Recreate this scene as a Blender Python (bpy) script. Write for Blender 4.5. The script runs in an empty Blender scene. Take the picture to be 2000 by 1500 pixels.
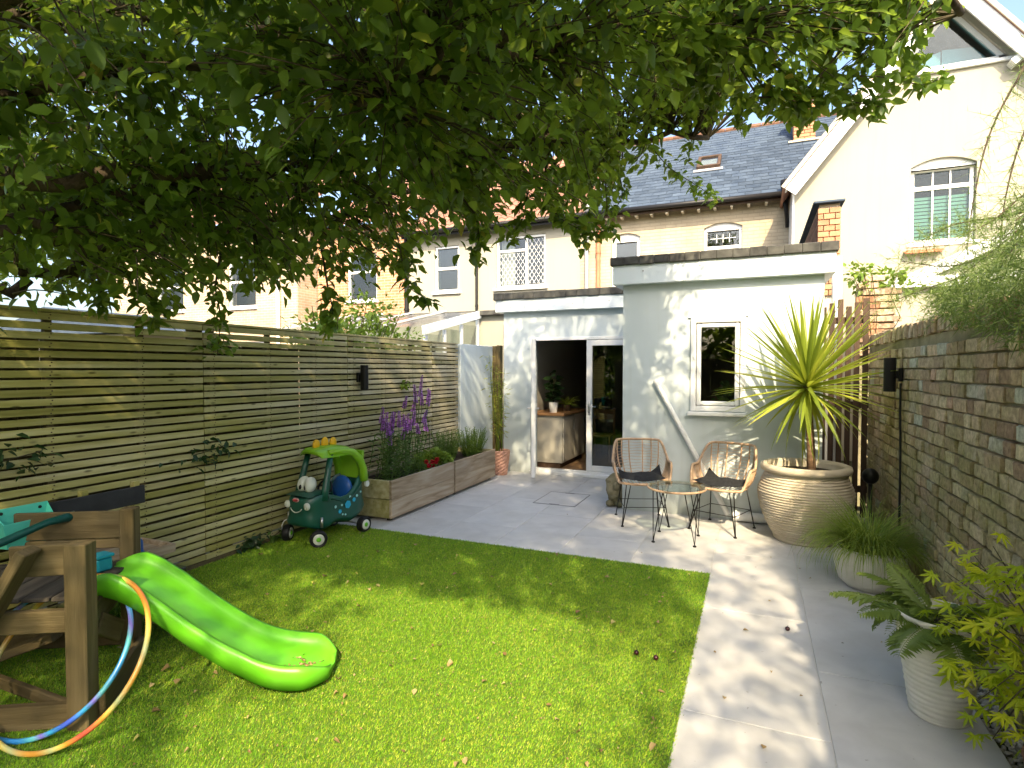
import bpy, bmesh, math, random
import numpy as np
from mathutils import Vector, Matrix, Quaternion, Euler

random.seed(7)
RNG = np.random.default_rng(11)
R = math.radians
scene = bpy.context.scene
COL = scene.collection

# ------------------------------------------------------------------ camera
FPX, YAW, PIT, CH = 1111.0, R(23.1), R(-1.55), 1.62
cam_d = bpy.data.cameras.new('camera')
cam = bpy.data.objects.new('camera', cam_d)
COL.objects.link(cam)
cam.location = (0, 0, CH)
cam.rotation_euler = (R(90) + PIT, 0, YAW)
cam_d.sensor_width = 36.0
cam_d.lens = FPX / 2000 * 36
cam_d.clip_start, cam_d.clip_end = 0.05, 2000
scene.camera = cam

# ------------------------------------------------------------------ light
TO_SUN = Vector((0.20, -0.50, 0.47)).normalized()
world = bpy.data.worlds.new('World')
scene.world = world
world.use_nodes = True
wn, wl = world.node_tree.nodes, world.node_tree.links
sky = wn.new('ShaderNodeTexSky')
sky.sky_type = 'NISHITA'
sky.sun_disc = False
sky.sun_elevation = math.asin(TO_SUN.z)
sky.sun_rotation = math.atan2(TO_SUN.x, TO_SUN.y)
sky.air_density, sky.dust_density, sky.ozone_density = 1.0, 4.5, 1.1
wl.new(sky.outputs[0], wn['Background'].inputs[0])
wn['Background'].inputs[1].default_value = 0.15
sun_d = bpy.data.lights.new('sun', 'SUN')
sun_d.energy, sun_d.angle, sun_d.color = 3.0, R(0.8), (1.0, 0.81, 0.52)
sun = bpy.data.objects.new('sun', sun_d)
COL.objects.link(sun)
sun.rotation_euler = (-TO_SUN).to_track_quat('-Z', 'Y').to_euler()
sun.location = TO_SUN * 40
vs = scene.view_settings
vs.view_transform, vs.look, vs.gamma, vs.use_curve_mapping = 'Standard', 'None', 1.0, False
vs.exposure = 1.72
scene.cycles.use_denoising = True
scene.cycles.max_bounces = 8
scene.cycles.transparent_max_bounces = 16
scene.cycles.sample_clamp_indirect = 6.0
scene.cycles.caustics_reflective = scene.cycles.caustics_refractive = False

# ------------------------------------------------------------------ materials
MATS = {}
def _new(name):
    m = bpy.data.materials.new(name); m.use_nodes = True
    MATS[name] = m
    return m, m.node_tree.nodes, m.node_tree.links, m.node_tree.nodes['Principled BSDF']

def c4(c): return (c[0], c[1], c[2], 1.0)

def coords(n, l, stretch=(1, 1, 1), rnd=True):
    tc = n.new('ShaderNodeTexCoord'); mp = n.new('ShaderNodeMapping')
    mp.inputs['Scale'].default_value = stretch
    if rnd:
        oi = n.new('ShaderNodeObjectInfo'); mu = n.new('ShaderNodeMath'); mu.operation = 'MULTIPLY'
        mu.inputs[1].default_value = 37.0
        l.new(oi.outputs['Random'], mu.inputs[0]); l.new(mu.outputs[0], mp.inputs['Location'])
    l.new(tc.outputs['Object'], mp.inputs['Vector'])
    return mp.outputs[0]

def ramp(n, stops):
    r = n.new('ShaderNodeValToRGB'); e = r.color_ramp.elements
    while len(e) < len(stops): e.new(0.5)
    for i, (p, c) in enumerate(stops):
        e[i].position = p; e[i].color = c4(c)
    return r

def mat(name, stops, scale=6, rough=0.6, bump=0.15, bscale=60, stretch=(1, 1, 1), rnd=True, objvar=0.0,
        spec=0.3, metal=0.0, detail=6, dist=0.0, bdist=0.01, stain=None, stain_scale=1.5, stain_amt=0.6):
    """noise-coloured surface; stops = list of (pos, colour) or one colour"""
    m, n, l, p = _new(name)
    if not isinstance(stops, list): stops = [(0.0, stops), (1.0, stops)]
    v = coords(n, l, stretch, rnd)
    nz = n.new('ShaderNodeTexNoise'); nz.inputs['Scale'].default_value = scale
    nz.inputs['Detail'].default_value = detail; nz.inputs['Distortion'].default_value = dist
    l.new(v, nz.inputs['Vector'])
    rp = ramp(n, stops); l.new(nz.outputs[0], rp.inputs[0])
    out = rp.outputs[0]
    if stain:
        v2 = coords(n, l, (1, 1, 1), False)
        n2 = n.new('ShaderNodeTexNoise'); n2.inputs['Scale'].default_value = stain_scale; n2.inputs['Detail'].default_value = 8
        l.new(v2, n2.inputs['Vector'])
        mr = n.new('ShaderNodeMapRange'); mr.inputs[1].default_value = 0.45; mr.inputs[2].default_value = 0.68
        mr.inputs[4].default_value = stain_amt
        l.new(n2.outputs[0], mr.inputs[0])
        mx = n.new('ShaderNodeMix'); mx.data_type = 'RGBA'
        l.new(mr.outputs[0], mx.inputs[0]); l.new(out, mx.inputs[6]); mx.inputs[7].default_value = c4(stain)
        out = mx.outputs[2]
    if objvar:
        oi = n.new('ShaderNodeObjectInfo'); hs = n.new('ShaderNodeHueSaturation')
        mr = n.new('ShaderNodeMapRange'); mr.inputs[3].default_value = 1 - objvar; mr.inputs[4].default_value = 1 + objvar
        l.new(oi.outputs['Random'], mr.inputs[0]); l.new(mr.outputs[0], hs.inputs['Value']); l.new(out, hs.inputs['Color'])
        out = hs.outputs[0]
    l.new(out, p.inputs['Base Color'])
    p.inputs['Roughness'].default_value = rough; p.inputs['Metallic'].default_value = metal
    p.inputs['Specular IOR Level'].default_value = spec
    if bump:
        nb = n.new('ShaderNodeTexNoise'); nb.inputs['Scale'].default_value = bscale; nb.inputs['Detail'].default_value = 5
        l.new(v, nb.inputs['Vector'])
        b = n.new('ShaderNodeBump'); b.inputs['Strength'].default_value = bump; b.inputs['Distance'].default_value = bdist
        l.new(nb.outputs[0], b.inputs['Height']); l.new(b.outputs[0], p.inputs['Normal'])
    return m

def leafmat(name, stops, trans=(0.3, 0.45, 0.06), tamt=0.4, rough=0.45, spec=0.35):
    """leaf colour picked per leaf (face attribute 'vary' or object random); light passes through the blade"""
    m, n, l, p = _new(name)
    at = n.new('ShaderNodeAttribute'); at.attribute_name = 'vary'
    oi = n.new('ShaderNodeObjectInfo'); ad = n.new('ShaderNodeMath'); ad.operation = 'ADD'
    fr = n.new('ShaderNodeMath'); fr.operation = 'FRACT'
    l.new(at.outputs['Fac'], ad.inputs[0]); l.new(oi.outputs['Random'], ad.inputs[1]); l.new(ad.outputs[0], fr.inputs[0])
    rp = ramp(n, stops); l.new(fr.outputs[0], rp.inputs[0])
    l.new(rp.outputs[0], p.inputs['Base Color'])
    p.inputs['Roughness'].default_value = rough; p.inputs['Specular IOR Level'].default_value = spec
    tr = n.new('ShaderNodeBsdfTranslucent')
    mul = n.new('ShaderNodeMix'); mul.data_type = 'RGBA'; mul.inputs[0].default_value = 0.5
    l.new(rp.outputs[0], mul.inputs[6]); mul.inputs[7].default_value = c4(trans); l.new(mul.outputs[2], tr.inputs[0])
    mx = n.new('ShaderNodeMixShader'); mx.inputs[0].default_value = tamt
    l.new(p.outputs[0], mx.inputs[1]); l.new(tr.outputs[0], mx.inputs[2])
    l.new(mx.outputs[0], n['Material Output'].inputs[0])
    return m

def glassmat(name, tint=(0.85, 0.9, 0.9), ior=1.5, rough=0.0):
    m, n, l, p = _new(name)
    n.remove(p)
    t = n.new('ShaderNodeBsdfTransparent'); t.inputs[0].default_value = c4(tint)
    g = n.new('ShaderNodeBsdfGlossy'); g.inputs['Roughness'].default_value = rough
    lw = n.new('ShaderNodeLayerWeight'); lw.inputs[0].default_value = 0.5
    pw = n.new('ShaderNodeMath'); pw.operation = 'POWER'; pw.inputs[1].default_value = 5.0
    f = n.new('ShaderNodeMapRange'); f0 = ((ior - 1) / (ior + 1)) ** 2
    f.inputs[3].default_value, f.inputs[4].default_value = f0, 1.0
    l.new(lw.outputs['Facing'], pw.inputs[0]); l.new(pw.outputs[0], f.inputs[0])
    mx = n.new('ShaderNodeMixShader')
    l.new(f.outputs[0], mx.inputs[0]); l.new(t.outputs[0], mx.inputs[1]); l.new(g.outputs[0], mx.inputs[2])
    l.new(mx.outputs[0], n['Material Output'].inputs[0])
    return m

def brickmat(name, c1, c2, mortar, scale=1.0, bw=0.225, bh=0.075, bump=0.5):
    """far brickwork, too small to pick apart"""
    m, n, l, p = _new(name)
    tc = n.new('ShaderNodeTexCoord'); sp = n.new('ShaderNodeSeparateXYZ'); cb = n.new('ShaderNodeCombineXYZ')
    l.new(tc.outputs['Object'], sp.inputs[0])
    ad = n.new('ShaderNodeMath'); ad.operation = 'ADD'
    l.new(sp.outputs[0], ad.inputs[0]); l.new(sp.outputs[1], ad.inputs[1])
    l.new(ad.outputs[0], cb.inputs[0]); l.new(sp.outputs[2], cb.inputs[1])
    b = n.new('ShaderNodeTexBrick'); b.inputs['Scale'].default_value = scale
    b.inputs['Brick Width'].default_value = bw; b.inputs['Row Height'].default_value = bh
    b.inputs['Mortar Size'].default_value = 0.008; b.inputs['Color1'].default_value = c4(c1)
    b.inputs['Color2'].default_value = c4(c2); b.inputs['Mortar'].default_value = c4(mortar)
    l.new(cb.outputs[0], b.inputs['Vector'])
    nz = n.new('ShaderNodeTexNoise'); nz.inputs['Scale'].default_value = 2.0; nz.inputs['Detail'].default_value = 8
    l.new(tc.outputs['Object'], nz.inputs['Vector'])
    hs = n.new('ShaderNodeHueSaturation'); mr = n.new('ShaderNodeMapRange')
    mr.inputs[1].default_value, mr.inputs[2].default_value, mr.inputs[3].default_value, mr.inputs[4].default_value = 0.3, 0.7, 0.8, 1.15
    l.new(nz.outputs[0], mr.inputs[0]); l.new(mr.outputs[0], hs.inputs['Value']); l.new(b.outputs[0], hs.inputs['Color'])
    l.new(hs.outputs[0], p.inputs['Base Color']); p.inputs['Roughness'].default_value = 0.85
    bp = n.new('ShaderNodeBump'); bp.inputs['Strength'].default_value = bump; bp.inputs['Distance'].default_value = 0.01
    bp.invert = True
    l.new(b.outputs['Fac'], bp.inputs['Height']); l.new(bp.outputs[0], p.inputs['Normal'])
    return m

# setting
mat('earth', [(0.3, (0.05, 0.045, 0.03)), (0.7, (0.09, 0.1, 0.04))], 3, 0.95, 0.5, 20)
mat('turf_base', [(0.3, (0.07, 0.13, 0.018)), (0.7, (0.12, 0.19, 0.025))], 20, 0.9, 0.4, 150)
leafmat('turf', [(0.0, (0.10, 0.28, 0.016)), (0.45, (0.21, 0.42, 0.02)), (0.8, (0.38, 0.54, 0.03)), (1.0, (0.52, 0.53, 0.09))], (0.4, 0.55, 0.04), 0.3, 0.5, 0.3)
mat('paver', [(0.25, (0.46, 0.46, 0.46)), (0.5, (0.53, 0.53, 0.525)), (0.75, (0.585, 0.58, 0.565))], 5, 0.5, 0.2, 160, objvar=0.06, detail=9, dist=0.6, bdist=0.003,
    stain=(0.42, 0.41, 0.385), stain_scale=2.6, stain_amt=0.5)
mat('grout', (0.62, 0.61, 0.57), 8, 0.9)
mat('metal_trim', (0.25, 0.25, 0.25), 8, 0.4, 0, metal=0.8)
mat('pebble', [(0.3, (0.35, 0.32, 0.27)), (0.7, (0.62, 0.6, 0.54))], 3, 0.7, 0.2, 30, objvar=0.3)
# render and paint
mat('render_pale', [(0.3, (0.53, 0.60, 0.625)), (0.7, (0.55, 0.62, 0.645))], 2.5, 0.8, 0.12, 220, rnd=False, detail=10, bdist=0.004, stain=(0.50, 0.53, 0.53), stain_scale=0.6, stain_amt=0.18)  # white wall paint, with the blue cast of the shade put into its colour
mat('render_cream', [(0.3, (0.68, 0.63, 0.50)), (0.7, (0.76, 0.71, 0.58))], 1.5, 0.85, 0.3, 120, rnd=False, detail=9, stain=(0.56, 0.50, 0.39), stain_scale=1.3, stain_amt=0.55)
mat('render_white', [(0.3, (0.325, 0.31, 0.255)), (0.7, (0.35, 0.335, 0.275))], 1.2, 0.85, 0.25, 120, rnd=False, detail=9, stain=(0.31, 0.285, 0.215), stain_scale=0.6, stain_amt=0.3)
mat('render_olive', [(0.3, (0.30, 0.31, 0.22)), (0.7, (0.38, 0.39, 0.29))], 2, 0.85, 0.2, 90, rnd=False)
mat('upvc', [(0.3, (0.74, 0.76, 0.77)), (0.7, (0.80, 0.81, 0.81))], 3, 0.3, 0, spec=0.5, rnd=False, stain=(0.66, 0.67, 0.65), stain_scale=6, stain_amt=0.4)
mat('fascia', [(0.3, (0.62, 0.70, 0.76)), (0.7, (0.69, 0.76, 0.81))], 3, 0.4, 0.05, 60, spec=0.4, rnd=False, stain=(0.55, 0.59, 0.60), stain_scale=3, stain_amt=0.5)
mat('felt', [(0.3, (0.035, 0.035, 0.035)), (0.7, (0.10, 0.10, 0.09))], 9, 0.9, 0.6, 160, rnd=False)
mat('black_plastic', (0.012, 0.012, 0.013), 8, 0.45, 0.05, 40)
mat('black_metal', (0.012, 0.012, 0.012), 8, 0.4, 0, metal=0.3)
mat('lead', (0.30, 0.31, 0.33), 8, 0.5, 0.2, 30)
mat('slate', [(0.3, (0.042, 0.060, 0.092)), (0.7, (0.07, 0.094, 0.13))], 4, 0.9, 0.3, 40, (1, 1, 1), True, 0.22, spec=0.08)
mat('pantile', [(0.3, (0.20, 0.10, 0.07)), (0.7, (0.32, 0.17, 0.12))], 4, 0.8, 0.3, 40, objvar=0.2)
mat('orange_brick', [(0.3, (0.36, 0.18, 0.10)), (0.7, (0.47, 0.26, 0.15))], 8, 0.85, 0.4, 60, objvar=0.15)
mat('dark_brick', [(0.3, (0.12, 0.065, 0.045)), (0.7, (0.2, 0.11, 0.07))], 8, 0.85, 0.4, 60, objvar=0.2)
mat('mortar_light', (0.5, 0.45, 0.36), 20, 0.95, 0.4, 120)
brickmat('far_brick', (0.46, 0.35, 0.23), (0.39, 0.29, 0.19), (0.47, 0.43, 0.35))
brickmat('far_brick_orange', (0.45, 0.22, 0.11), (0.38, 0.18, 0.09), (0.45, 0.38, 0.3))
brickmat('painted_brick', (0.45, 0.385, 0.275), (0.42, 0.355, 0.25), (0.38, 0.325, 0.23), bump=0.9)
mat('terracotta', [(0.3, (0.42, 0.15, 0.08)), (0.7, (0.52, 0.21, 0.12))], 8, 0.7, 0.1)
# old wall
def oldbrick():
    m, n, l, p = _new('old_brick')
    oi = n.new('ShaderNodeObjectInfo'); at = n.new('ShaderNodeAttribute'); at.attribute_name = 'vary'
    ad = n.new('ShaderNodeMath'); ad.operation = 'ADD'; fr = n.new('ShaderNodeMath'); fr.operation = 'FRACT'
    l.new(oi.outputs['Random'], ad.inputs[0]); l.new(at.outputs['Fac'], ad.inputs[1]); l.new(ad.outputs[0], fr.inputs[0])
    rp = ramp(n, [(0.0, (0.26, 0.175, 0.12)), (0.25, (0.41, 0.30, 0.20)), (0.45, (0.54, 0.44, 0.30)), (0.62, (0.34, 0.26, 0.18)), (0.78, (0.58, 0.49, 0.32)), (0.93, (0.48, 0.32, 0.23)), (0.965, (0.46, 0.46, 0.38)), (1.0, (0.5, 0.5, 0.42))])
    l.new(fr.outputs[0], rp.inputs[0])
    g = n.new('ShaderNodeNewGeometry')
    # lichen, moss, dirt that lie across the wall
    n1 = n.new('ShaderNodeTexNoise'); n1.inputs['Scale'].default_value = 2.3; n1.inputs['Detail'].default_value = 9; n1.inputs['Roughness'].default_value = 0.65
    l.new(g.outputs['Position'], n1.inputs['Vector'])
    sp = n.new('ShaderNodeSeparateXYZ'); l.new(g.outputs['Position'], sp.inputs[0])
    mr = n.new('ShaderNodeMapRange'); mr.inputs[1].default_value, mr.inputs[2].default_value, mr.inputs[3].default_value, mr.inputs[4].default_value = 0.0, 1.9, 0.16, -0.08
    l.new(sp.outputs[2], mr.inputs[0])
    a2 = n.new('ShaderNodeMath'); a2.operation = 'ADD'; l.new(n1.outputs[0], a2.inputs[0]); l.new(mr.outputs[0], a2.inputs[1])
    m2 = n.new('ShaderNodeMapRange'); m2.inputs[1].default_value, m2.inputs[2].default_value, m2.inputs[4].default_value = 0.42, 0.66, 0.75
    l.new(a2.outputs[0], m2.inputs[0])
    mx = n.new('ShaderNodeMix'); mx.data_type = 'RGBA'
    l.new(m2.outputs[0], mx.inputs[0]); l.new(rp.outputs[0], mx.inputs[6]); mx.inputs[7].default_value = (0.25, 0.235, 0.09, 1)
    n3 = n.new('ShaderNodeTexNoise'); n3.inputs['Scale'].default_value = 26; n3.inputs['Detail'].default_value = 8; n3.inputs['Roughness'].default_value = 0.7
    l.new(g.outputs['Position'], n3.inputs['Vector'])
    hs = n.new('ShaderNodeHueSaturation'); m3 = n.new('ShaderNodeMapRange')
    m3.inputs[1].default_value, m3.inputs[2].default_value, m3.inputs[3].default_value, m3.inputs[4].default_value = 0.3, 0.7, 0.55, 1.5
    l.new(n3.outputs[0], m3.inputs[0]); l.new(m3.outputs[0], hs.inputs['Value']); l.new(mx.outputs[2], hs.inputs['Color'])
    l.new(hs.outputs[0], p.inputs['Base Color']); p.inputs['Roughness'].default_value = 0.92; p.inputs['Specular IOR Level'].default_value = 0.15
    b = n.new('ShaderNodeBump'); b.inputs['Strength'].default_value = 0.8; b.inputs['Distance'].default_value = 0.012
    l.new(n3.outputs[0], b.inputs['Height']); l.new(b.outputs[0], p.inputs['Normal'])
oldbrick()
mat('old_mortar', [(0.3, (0.22, 0.19, 0.115)), (0.7, (0.36, 0.32, 0.20))], 7, 0.95, 0.7, 70, rnd=False, stain=(0.13, 0.14, 0.05), stain_scale=2, stain_amt=0.7)
# rain streaks below the roof edge and splash dirt at the foot of the rendered walls
def weathered(name, dirt, amt=0.5):
    m = MATS[name]; n, l = m.node_tree.nodes, m.node_tree.links; p = n['Principled BSDF']
    old = p.inputs['Base Color'].links[0].from_socket
    g = n.new('ShaderNodeNewGeometry'); sp = n.new('ShaderNodeSeparateXYZ'); l.new(g.outputs['Position'], sp.inputs[0])
    mp = n.new('ShaderNodeMapping'); mp.inputs['Scale'].default_value = (9, 9, 0.55); l.new(g.outputs['Position'], mp.inputs[0])
    nz = n.new('ShaderNodeTexNoise'); nz.inputs['Scale'].default_value = 1.4; nz.inputs['Detail'].default_value = 7; l.new(mp.outputs[0], nz.inputs['Vector'])
    st = n.new('ShaderNodeMapRange'); st.inputs[1].default_value, st.inputs[2].default_value, st.inputs[4].default_value = 0.52, 0.78, amt * .6; l.new(nz.outputs[0], st.inputs[0])
    n2 = n.new('ShaderNodeTexNoise'); n2.inputs['Scale'].default_value = 7; n2.inputs['Detail'].default_value = 8; l.new(g.outputs['Position'], n2.inputs['Vector'])
    zz = n.new('ShaderNodeMapRange'); zz.inputs[1].default_value, zz.inputs[2].default_value, zz.inputs[3].default_value, zz.inputs[4].default_value = 0.0, 0.34, 0.9, 0.0; l.new(sp.outputs[2], zz.inputs[0])
    ml = n.new('ShaderNodeMath'); ml.operation = 'MULTIPLY'; l.new(zz.outputs[0], ml.inputs[0]); l.new(n2.outputs[0], ml.inputs[1])
    ad = n.new('ShaderNodeMath'); ad.operation = 'ADD'; ad.use_clamp = True; l.new(st.outputs[0], ad.inputs[0]); l.new(ml.outputs[0], ad.inputs[1])
    mx = n.new('ShaderNodeMix'); mx.data_type = 'RGBA'; l.new(ad.outputs[0], mx.inputs[0]); l.new(old, mx.inputs[6]); mx.inputs[7].default_value = c4(dirt)
    l.new(mx.outputs[2], p.inputs['Base Color'])
weathered('render_pale', (0.40, 0.41, 0.36), 0.35)
weathered('render_white', (0.27, 0.255, 0.20), 0.35)
def specks(name, col, scale, lo, hi):
    m = MATS[name]; n, l = m.node_tree.nodes, m.node_tree.links; p = n['Principled BSDF']
    old = p.inputs['Base Color'].links[0].from_socket
    g = n.new('ShaderNodeNewGeometry'); nz = n.new('ShaderNodeTexNoise'); nz.inputs['Scale'].default_value = scale; nz.inputs['Detail'].default_value = 3; l.new(g.outputs['Position'], nz.inputs['Vector'])
    mr = n.new('ShaderNodeMapRange'); mr.inputs[1].default_value, mr.inputs[2].default_value, mr.inputs[4].default_value = lo, hi, 0.8; l.new(nz.outputs[0], mr.inputs[0])
    mx = n.new('ShaderNodeMix'); mx.data_type = 'RGBA'; l.new(mr.outputs[0], mx.inputs[0]); l.new(old, mx.inputs[6]); mx.inputs[7].default_value = c4(col)
    l.new(mx.outputs[2], p.inputs['Base Color'])
specks('paver', (0.16, 0.14, 0.11), 26, 0.71, 0.76)
# timber
def slatwood():
    """weathered pine slats: green algae at the shaded near end, greyer towards the house"""
    m = mat('slat_wood', [(0.25, (0.23, 0.22, 0.05)), (0.5, (0.36, 0.34, 0.10)), (0.75, (0.47, 0.44, 0.20))], 3.2, 0.85, 0.35, 22, (6, 0.35, 6), True, 0.0, spec=0.12, detail=9)
    n, l = m.node_tree.nodes, m.node_tree.links; p = n['Principled BSDF']
    old = p.inputs['Base Color'].links[0].from_socket
    nz = [x for x in n if x.type == 'TEX_NOISE'][0]
    rp = ramp(n, [(0.25, (0.25, 0.215, 0.125)), (0.5, (0.41, 0.365, 0.24)), (0.75, (0.54, 0.495, 0.37))]); l.new(nz.outputs[0], rp.inputs[0])
    g = n.new('ShaderNodeNewGeometry'); sp = n.new('ShaderNodeSeparateXYZ'); l.new(g.outputs['Position'], sp.inputs[0])
    n2 = n.new('ShaderNodeTexNoise'); n2.inputs['Scale'].default_value = 1.6; n2.inputs['Detail'].default_value = 7; l.new(g.outputs['Position'], n2.inputs['Vector'])
    mr = n.new('ShaderNodeMapRange'); mr.inputs[1].default_value, mr.inputs[2].default_value, mr.inputs[3].default_value, mr.inputs[4].default_value = 1.5, 7.5, -0.55, 0.45
    l.new(sp.outputs[1], mr.inputs[0])
    oi = n.new('ShaderNodeObjectInfo'); o2 = n.new('ShaderNodeMapRange'); o2.inputs[3].default_value, o2.inputs[4].default_value = -0.28, 0.28; l.new(oi.outputs['Random'], o2.inputs[0])
    a = n.new('ShaderNodeMath'); a.operation = 'ADD'; l.new(n2.outputs[0], a.inputs[0]); l.new(mr.outputs[0], a.inputs[1])
    a2 = n.new('ShaderNodeMath'); a2.operation = 'ADD'; a2.use_clamp = True; l.new(a.outputs[0], a2.inputs[0]); l.new(o2.outputs[0], a2.inputs[1])
    mx = n.new('ShaderNodeMix'); mx.data_type = 'RGBA'; l.new(a2.outputs[0], mx.inputs[0]); l.new(old, mx.inputs[6]); l.new(rp.outputs[0], mx.inputs[7])
    # knots
    vo = n.new('ShaderNodeTexVoronoi'); vo.inputs['Scale'].default_value = 1.0; mp = n.new('ShaderNodeMapping'); mp.inputs['Scale'].default_value = (9, 4.5, 14)
    l.new(g.outputs['Position'], mp.inputs[0]); l.new(mp.outputs[0], vo.inputs['Vector'])
    kr = n.new('ShaderNodeMapRange'); kr.inputs[1].default_value, kr.inputs[2].default_value, kr.inputs[3].default_value, kr.inputs[4].default_value = 0.06, 0.16, 0.42, 1.0; l.new(vo.outputs['Distance'], kr.inputs[0])
    hs = n.new('ShaderNodeHueSaturation'); l.new(kr.outputs[0], hs.inputs['Value']); l.new(mx.outputs[2], hs.inputs['Color'])
    h2 = n.new('ShaderNodeHueSaturation'); v2 = n.new('ShaderNodeMapRange'); v2.inputs[3].default_value, v2.inputs[4].default_value = 0.78, 1.2; l.new(oi.outputs['Random'], v2.inputs[0])
    l.new(v2.outputs[0], h2.inputs['Value']); l.new(hs.outputs[0], h2.inputs['Color']); l.new(h2.outputs[0], p.inputs['Base Color'])
slatwood()
mat('grey_wood', [(0.25, (0.22, 0.165, 0.10)), (0.5, (0.36, 0.29, 0.205)), (0.75, (0.47, 0.41, 0.32))], 3.0, 0.85, 0.35, 22, (5, 0.5, 5), True, 0.12, spec=0.12, detail=9, dist=1.2)
mat('play_wood', [(0.25, (0.07, 0.052, 0.022)), (0.5, (0.12, 0.092, 0.042)), (0.75, (0.18, 0.142, 0.072))], 3.0, 0.8, 0.3, 25, (6, 6, 0.5), True, 0.12, spec=0.15, detail=8, dist=0.8)
mat('play_wood_x', [(0.25, (0.065, 0.048, 0.02)), (0.5, (0.11, 0.085, 0.04)), (0.75, (0.165, 0.13, 0.068))], 3.0, 0.8, 0.3, 25, (0.5, 6, 6), True, 0.12, spec=0.15, detail=8, dist=0.8)
mat('dark_deck', [(0.25, (0.035, 0.03, 0.025)), (0.75, (0.09, 0.078, 0.06))], 3, 0.85, 0.3, 25, (0.5, 6, 6), True, 0.15)
mat('dark_wood', [(0.25, (0.04, 0.025, 0.016)), (0.75, (0.095, 0.058, 0.037))], 3, 0.7, 0.3, 25, (6, 6, 0.5), True, 0.2)
mat('board_wood', [(0.25, (0.06, 0.05, 0.02)), (0.75, (0.12, 0.095, 0.045))], 3, 0.9, 0.3, 25, (6, 6, 0.4), True, 0.3)
mat('bark', [(0.3, (0.035, 0.026, 0.017)), (0.7, (0.105, 0.08, 0.052))], 9, 0.95, 0.9, 40, (1, 1, 0.4), False, bdist=0.02)
mat('twig', [(0.3, (0.045, 0.035, 0.02)), (0.7, (0.10, 0.085, 0.045))], 9, 0.9, 0)
mat('palm_trunk', [(0.3, (0.10, 0.06, 0.035)), (0.7, (0.24, 0.15, 0.09))], 14, 0.9, 0.8, 60, (1, 1, 2))
mat('worktop', [(0.3, (0.30, 0.15, 0.06)), (0.7, (0.45, 0.25, 0.11))], 3, 0.5, 0.1, 25, (1, 6, 6))
mat('floor_wood', [(0.3, (0.20, 0.12, 0.06)), (0.7, (0.32, 0.2, 0.11))], 3, 0.5, 0.1, 25, (6, 0.6, 6), objvar=0.2)
mat('rattan', [(0.3, (0.36, 0.235, 0.14)), (0.7, (0.52, 0.37, 0.245))], 18, 0.5, 0.3, 90, spec=0.35)
# plants
leafmat('tree_leaf', [(0.0, (0.040, 0.085, 0.012)), (0.35, (0.062, 0.125, 0.016)), (0.7, (0.09, 0.17, 0.022)), (0.9, (0.135, 0.225, 0.03)), (0.985, (0.19, 0.26, 0.035)), (1.0, (0.42, 0.31, 0.05))], (0.45, 0.60, 0.05), 0.5, 0.42)
leafmat('fresh_leaf', [(0.0, (0.09, 0.17, 0.02)), (0.5, (0.14, 0.24, 0.03)), (1.0, (0.22, 0.32, 0.05))], (0.4, 0.5, 0.06), 0.4)
leafmat('herb_leaf', [(0.0, (0.045, 0.10, 0.02)), (0.6, (0.08, 0.16, 0.03)), (1.0, (0.15, 0.24, 0.05))], (0.3, 0.45, 0.06), 0.35)
leafmat('dark_leaf', [(0.0, (0.015, 0.038, 0.012)), (1.0, (0.035, 0.075, 0.022))], (0.1, 0.25, 0.05), 0.2, 0.4)
leafmat('grass_leaf', [(0.0, (0.12, 0.20, 0.025)), (0.6, (0.21, 0.31, 0.04)), (1.0, (0.38, 0.43, 0.08))], (0.4, 0.5, 0.06), 0.35)
leafmat('maple_leaf', [(0.0, (0.24, 0.36, 0.015)), (0.6, (0.40, 0.50, 0.02)), (1.0, (0.58, 0.60, 0.03))], (0.6, 0.65, 0.03), 0.5)
leafmat('fern_leaf', [(0.0, (0.10, 0.16, 0.03)), (0.7, (0.17, 0.24, 0.05)), (0.92, (0.28, 0.25, 0.07)), (1.0, (0.25, 0.13, 0.04))], (0.35, 0.45, 0.06), 0.35)
leafmat('cordyline_leaf', [(0.0, (0.17, 0.24, 0.03)), (0.6, (0.27, 0.34, 0.04)), (1.0, (0.42, 0.43, 0.06))], (0.5, 0.55, 0.04), 0.4, 0.4)
leafmat('bamboo_leaf', [(0.0, (0.14, 0.20, 0.02)), (0.6, (0.26, 0.30, 0.03)), (1.0, (0.38, 0.38, 0.04))], (0.5, 0.5, 0.04), 0.4)
leafmat('feather', [(0.0, (0.09, 0.15, 0.035)), (0.6, (0.15, 0.22, 0.055)), (1.0, (0.22, 0.28, 0.09))], (0.25, 0.4, 0.06), 0.3)
leafmat('purple_petal', [(0.0, (0.28, 0.08, 0.34)), (0.6, (0.46, 0.18, 0.55)), (1.0, (0.52, 0.32, 0.68))], (0.5, 0.2, 0.7), 0.3)
leafmat('red_petal', [(0.0, (0.36, 0.008, 0.015)), (1.0, (0.55, 0.02, 0.03))], (0.7, 0.02, 0.04), 0.3)
leafmat('dry_leaf', [(0.0, (0.20, 0.12, 0.05)), (0.5, (0.36, 0.25, 0.11)), (0.85, (0.44, 0.36, 0.18)), (1.0, (0.42, 0.40, 0.08))], (0.5, 0.4, 0.15), 0.25)
mat('plum', (0.035, 0.006, 0.010), 8, 0.25, 0, spec=0.5)
mat('soil', [(0.3, (0.018, 0.014, 0.01)), (0.7, (0.045, 0.034, 0.024))], 25, 0.95, 0.8, 60)
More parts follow.
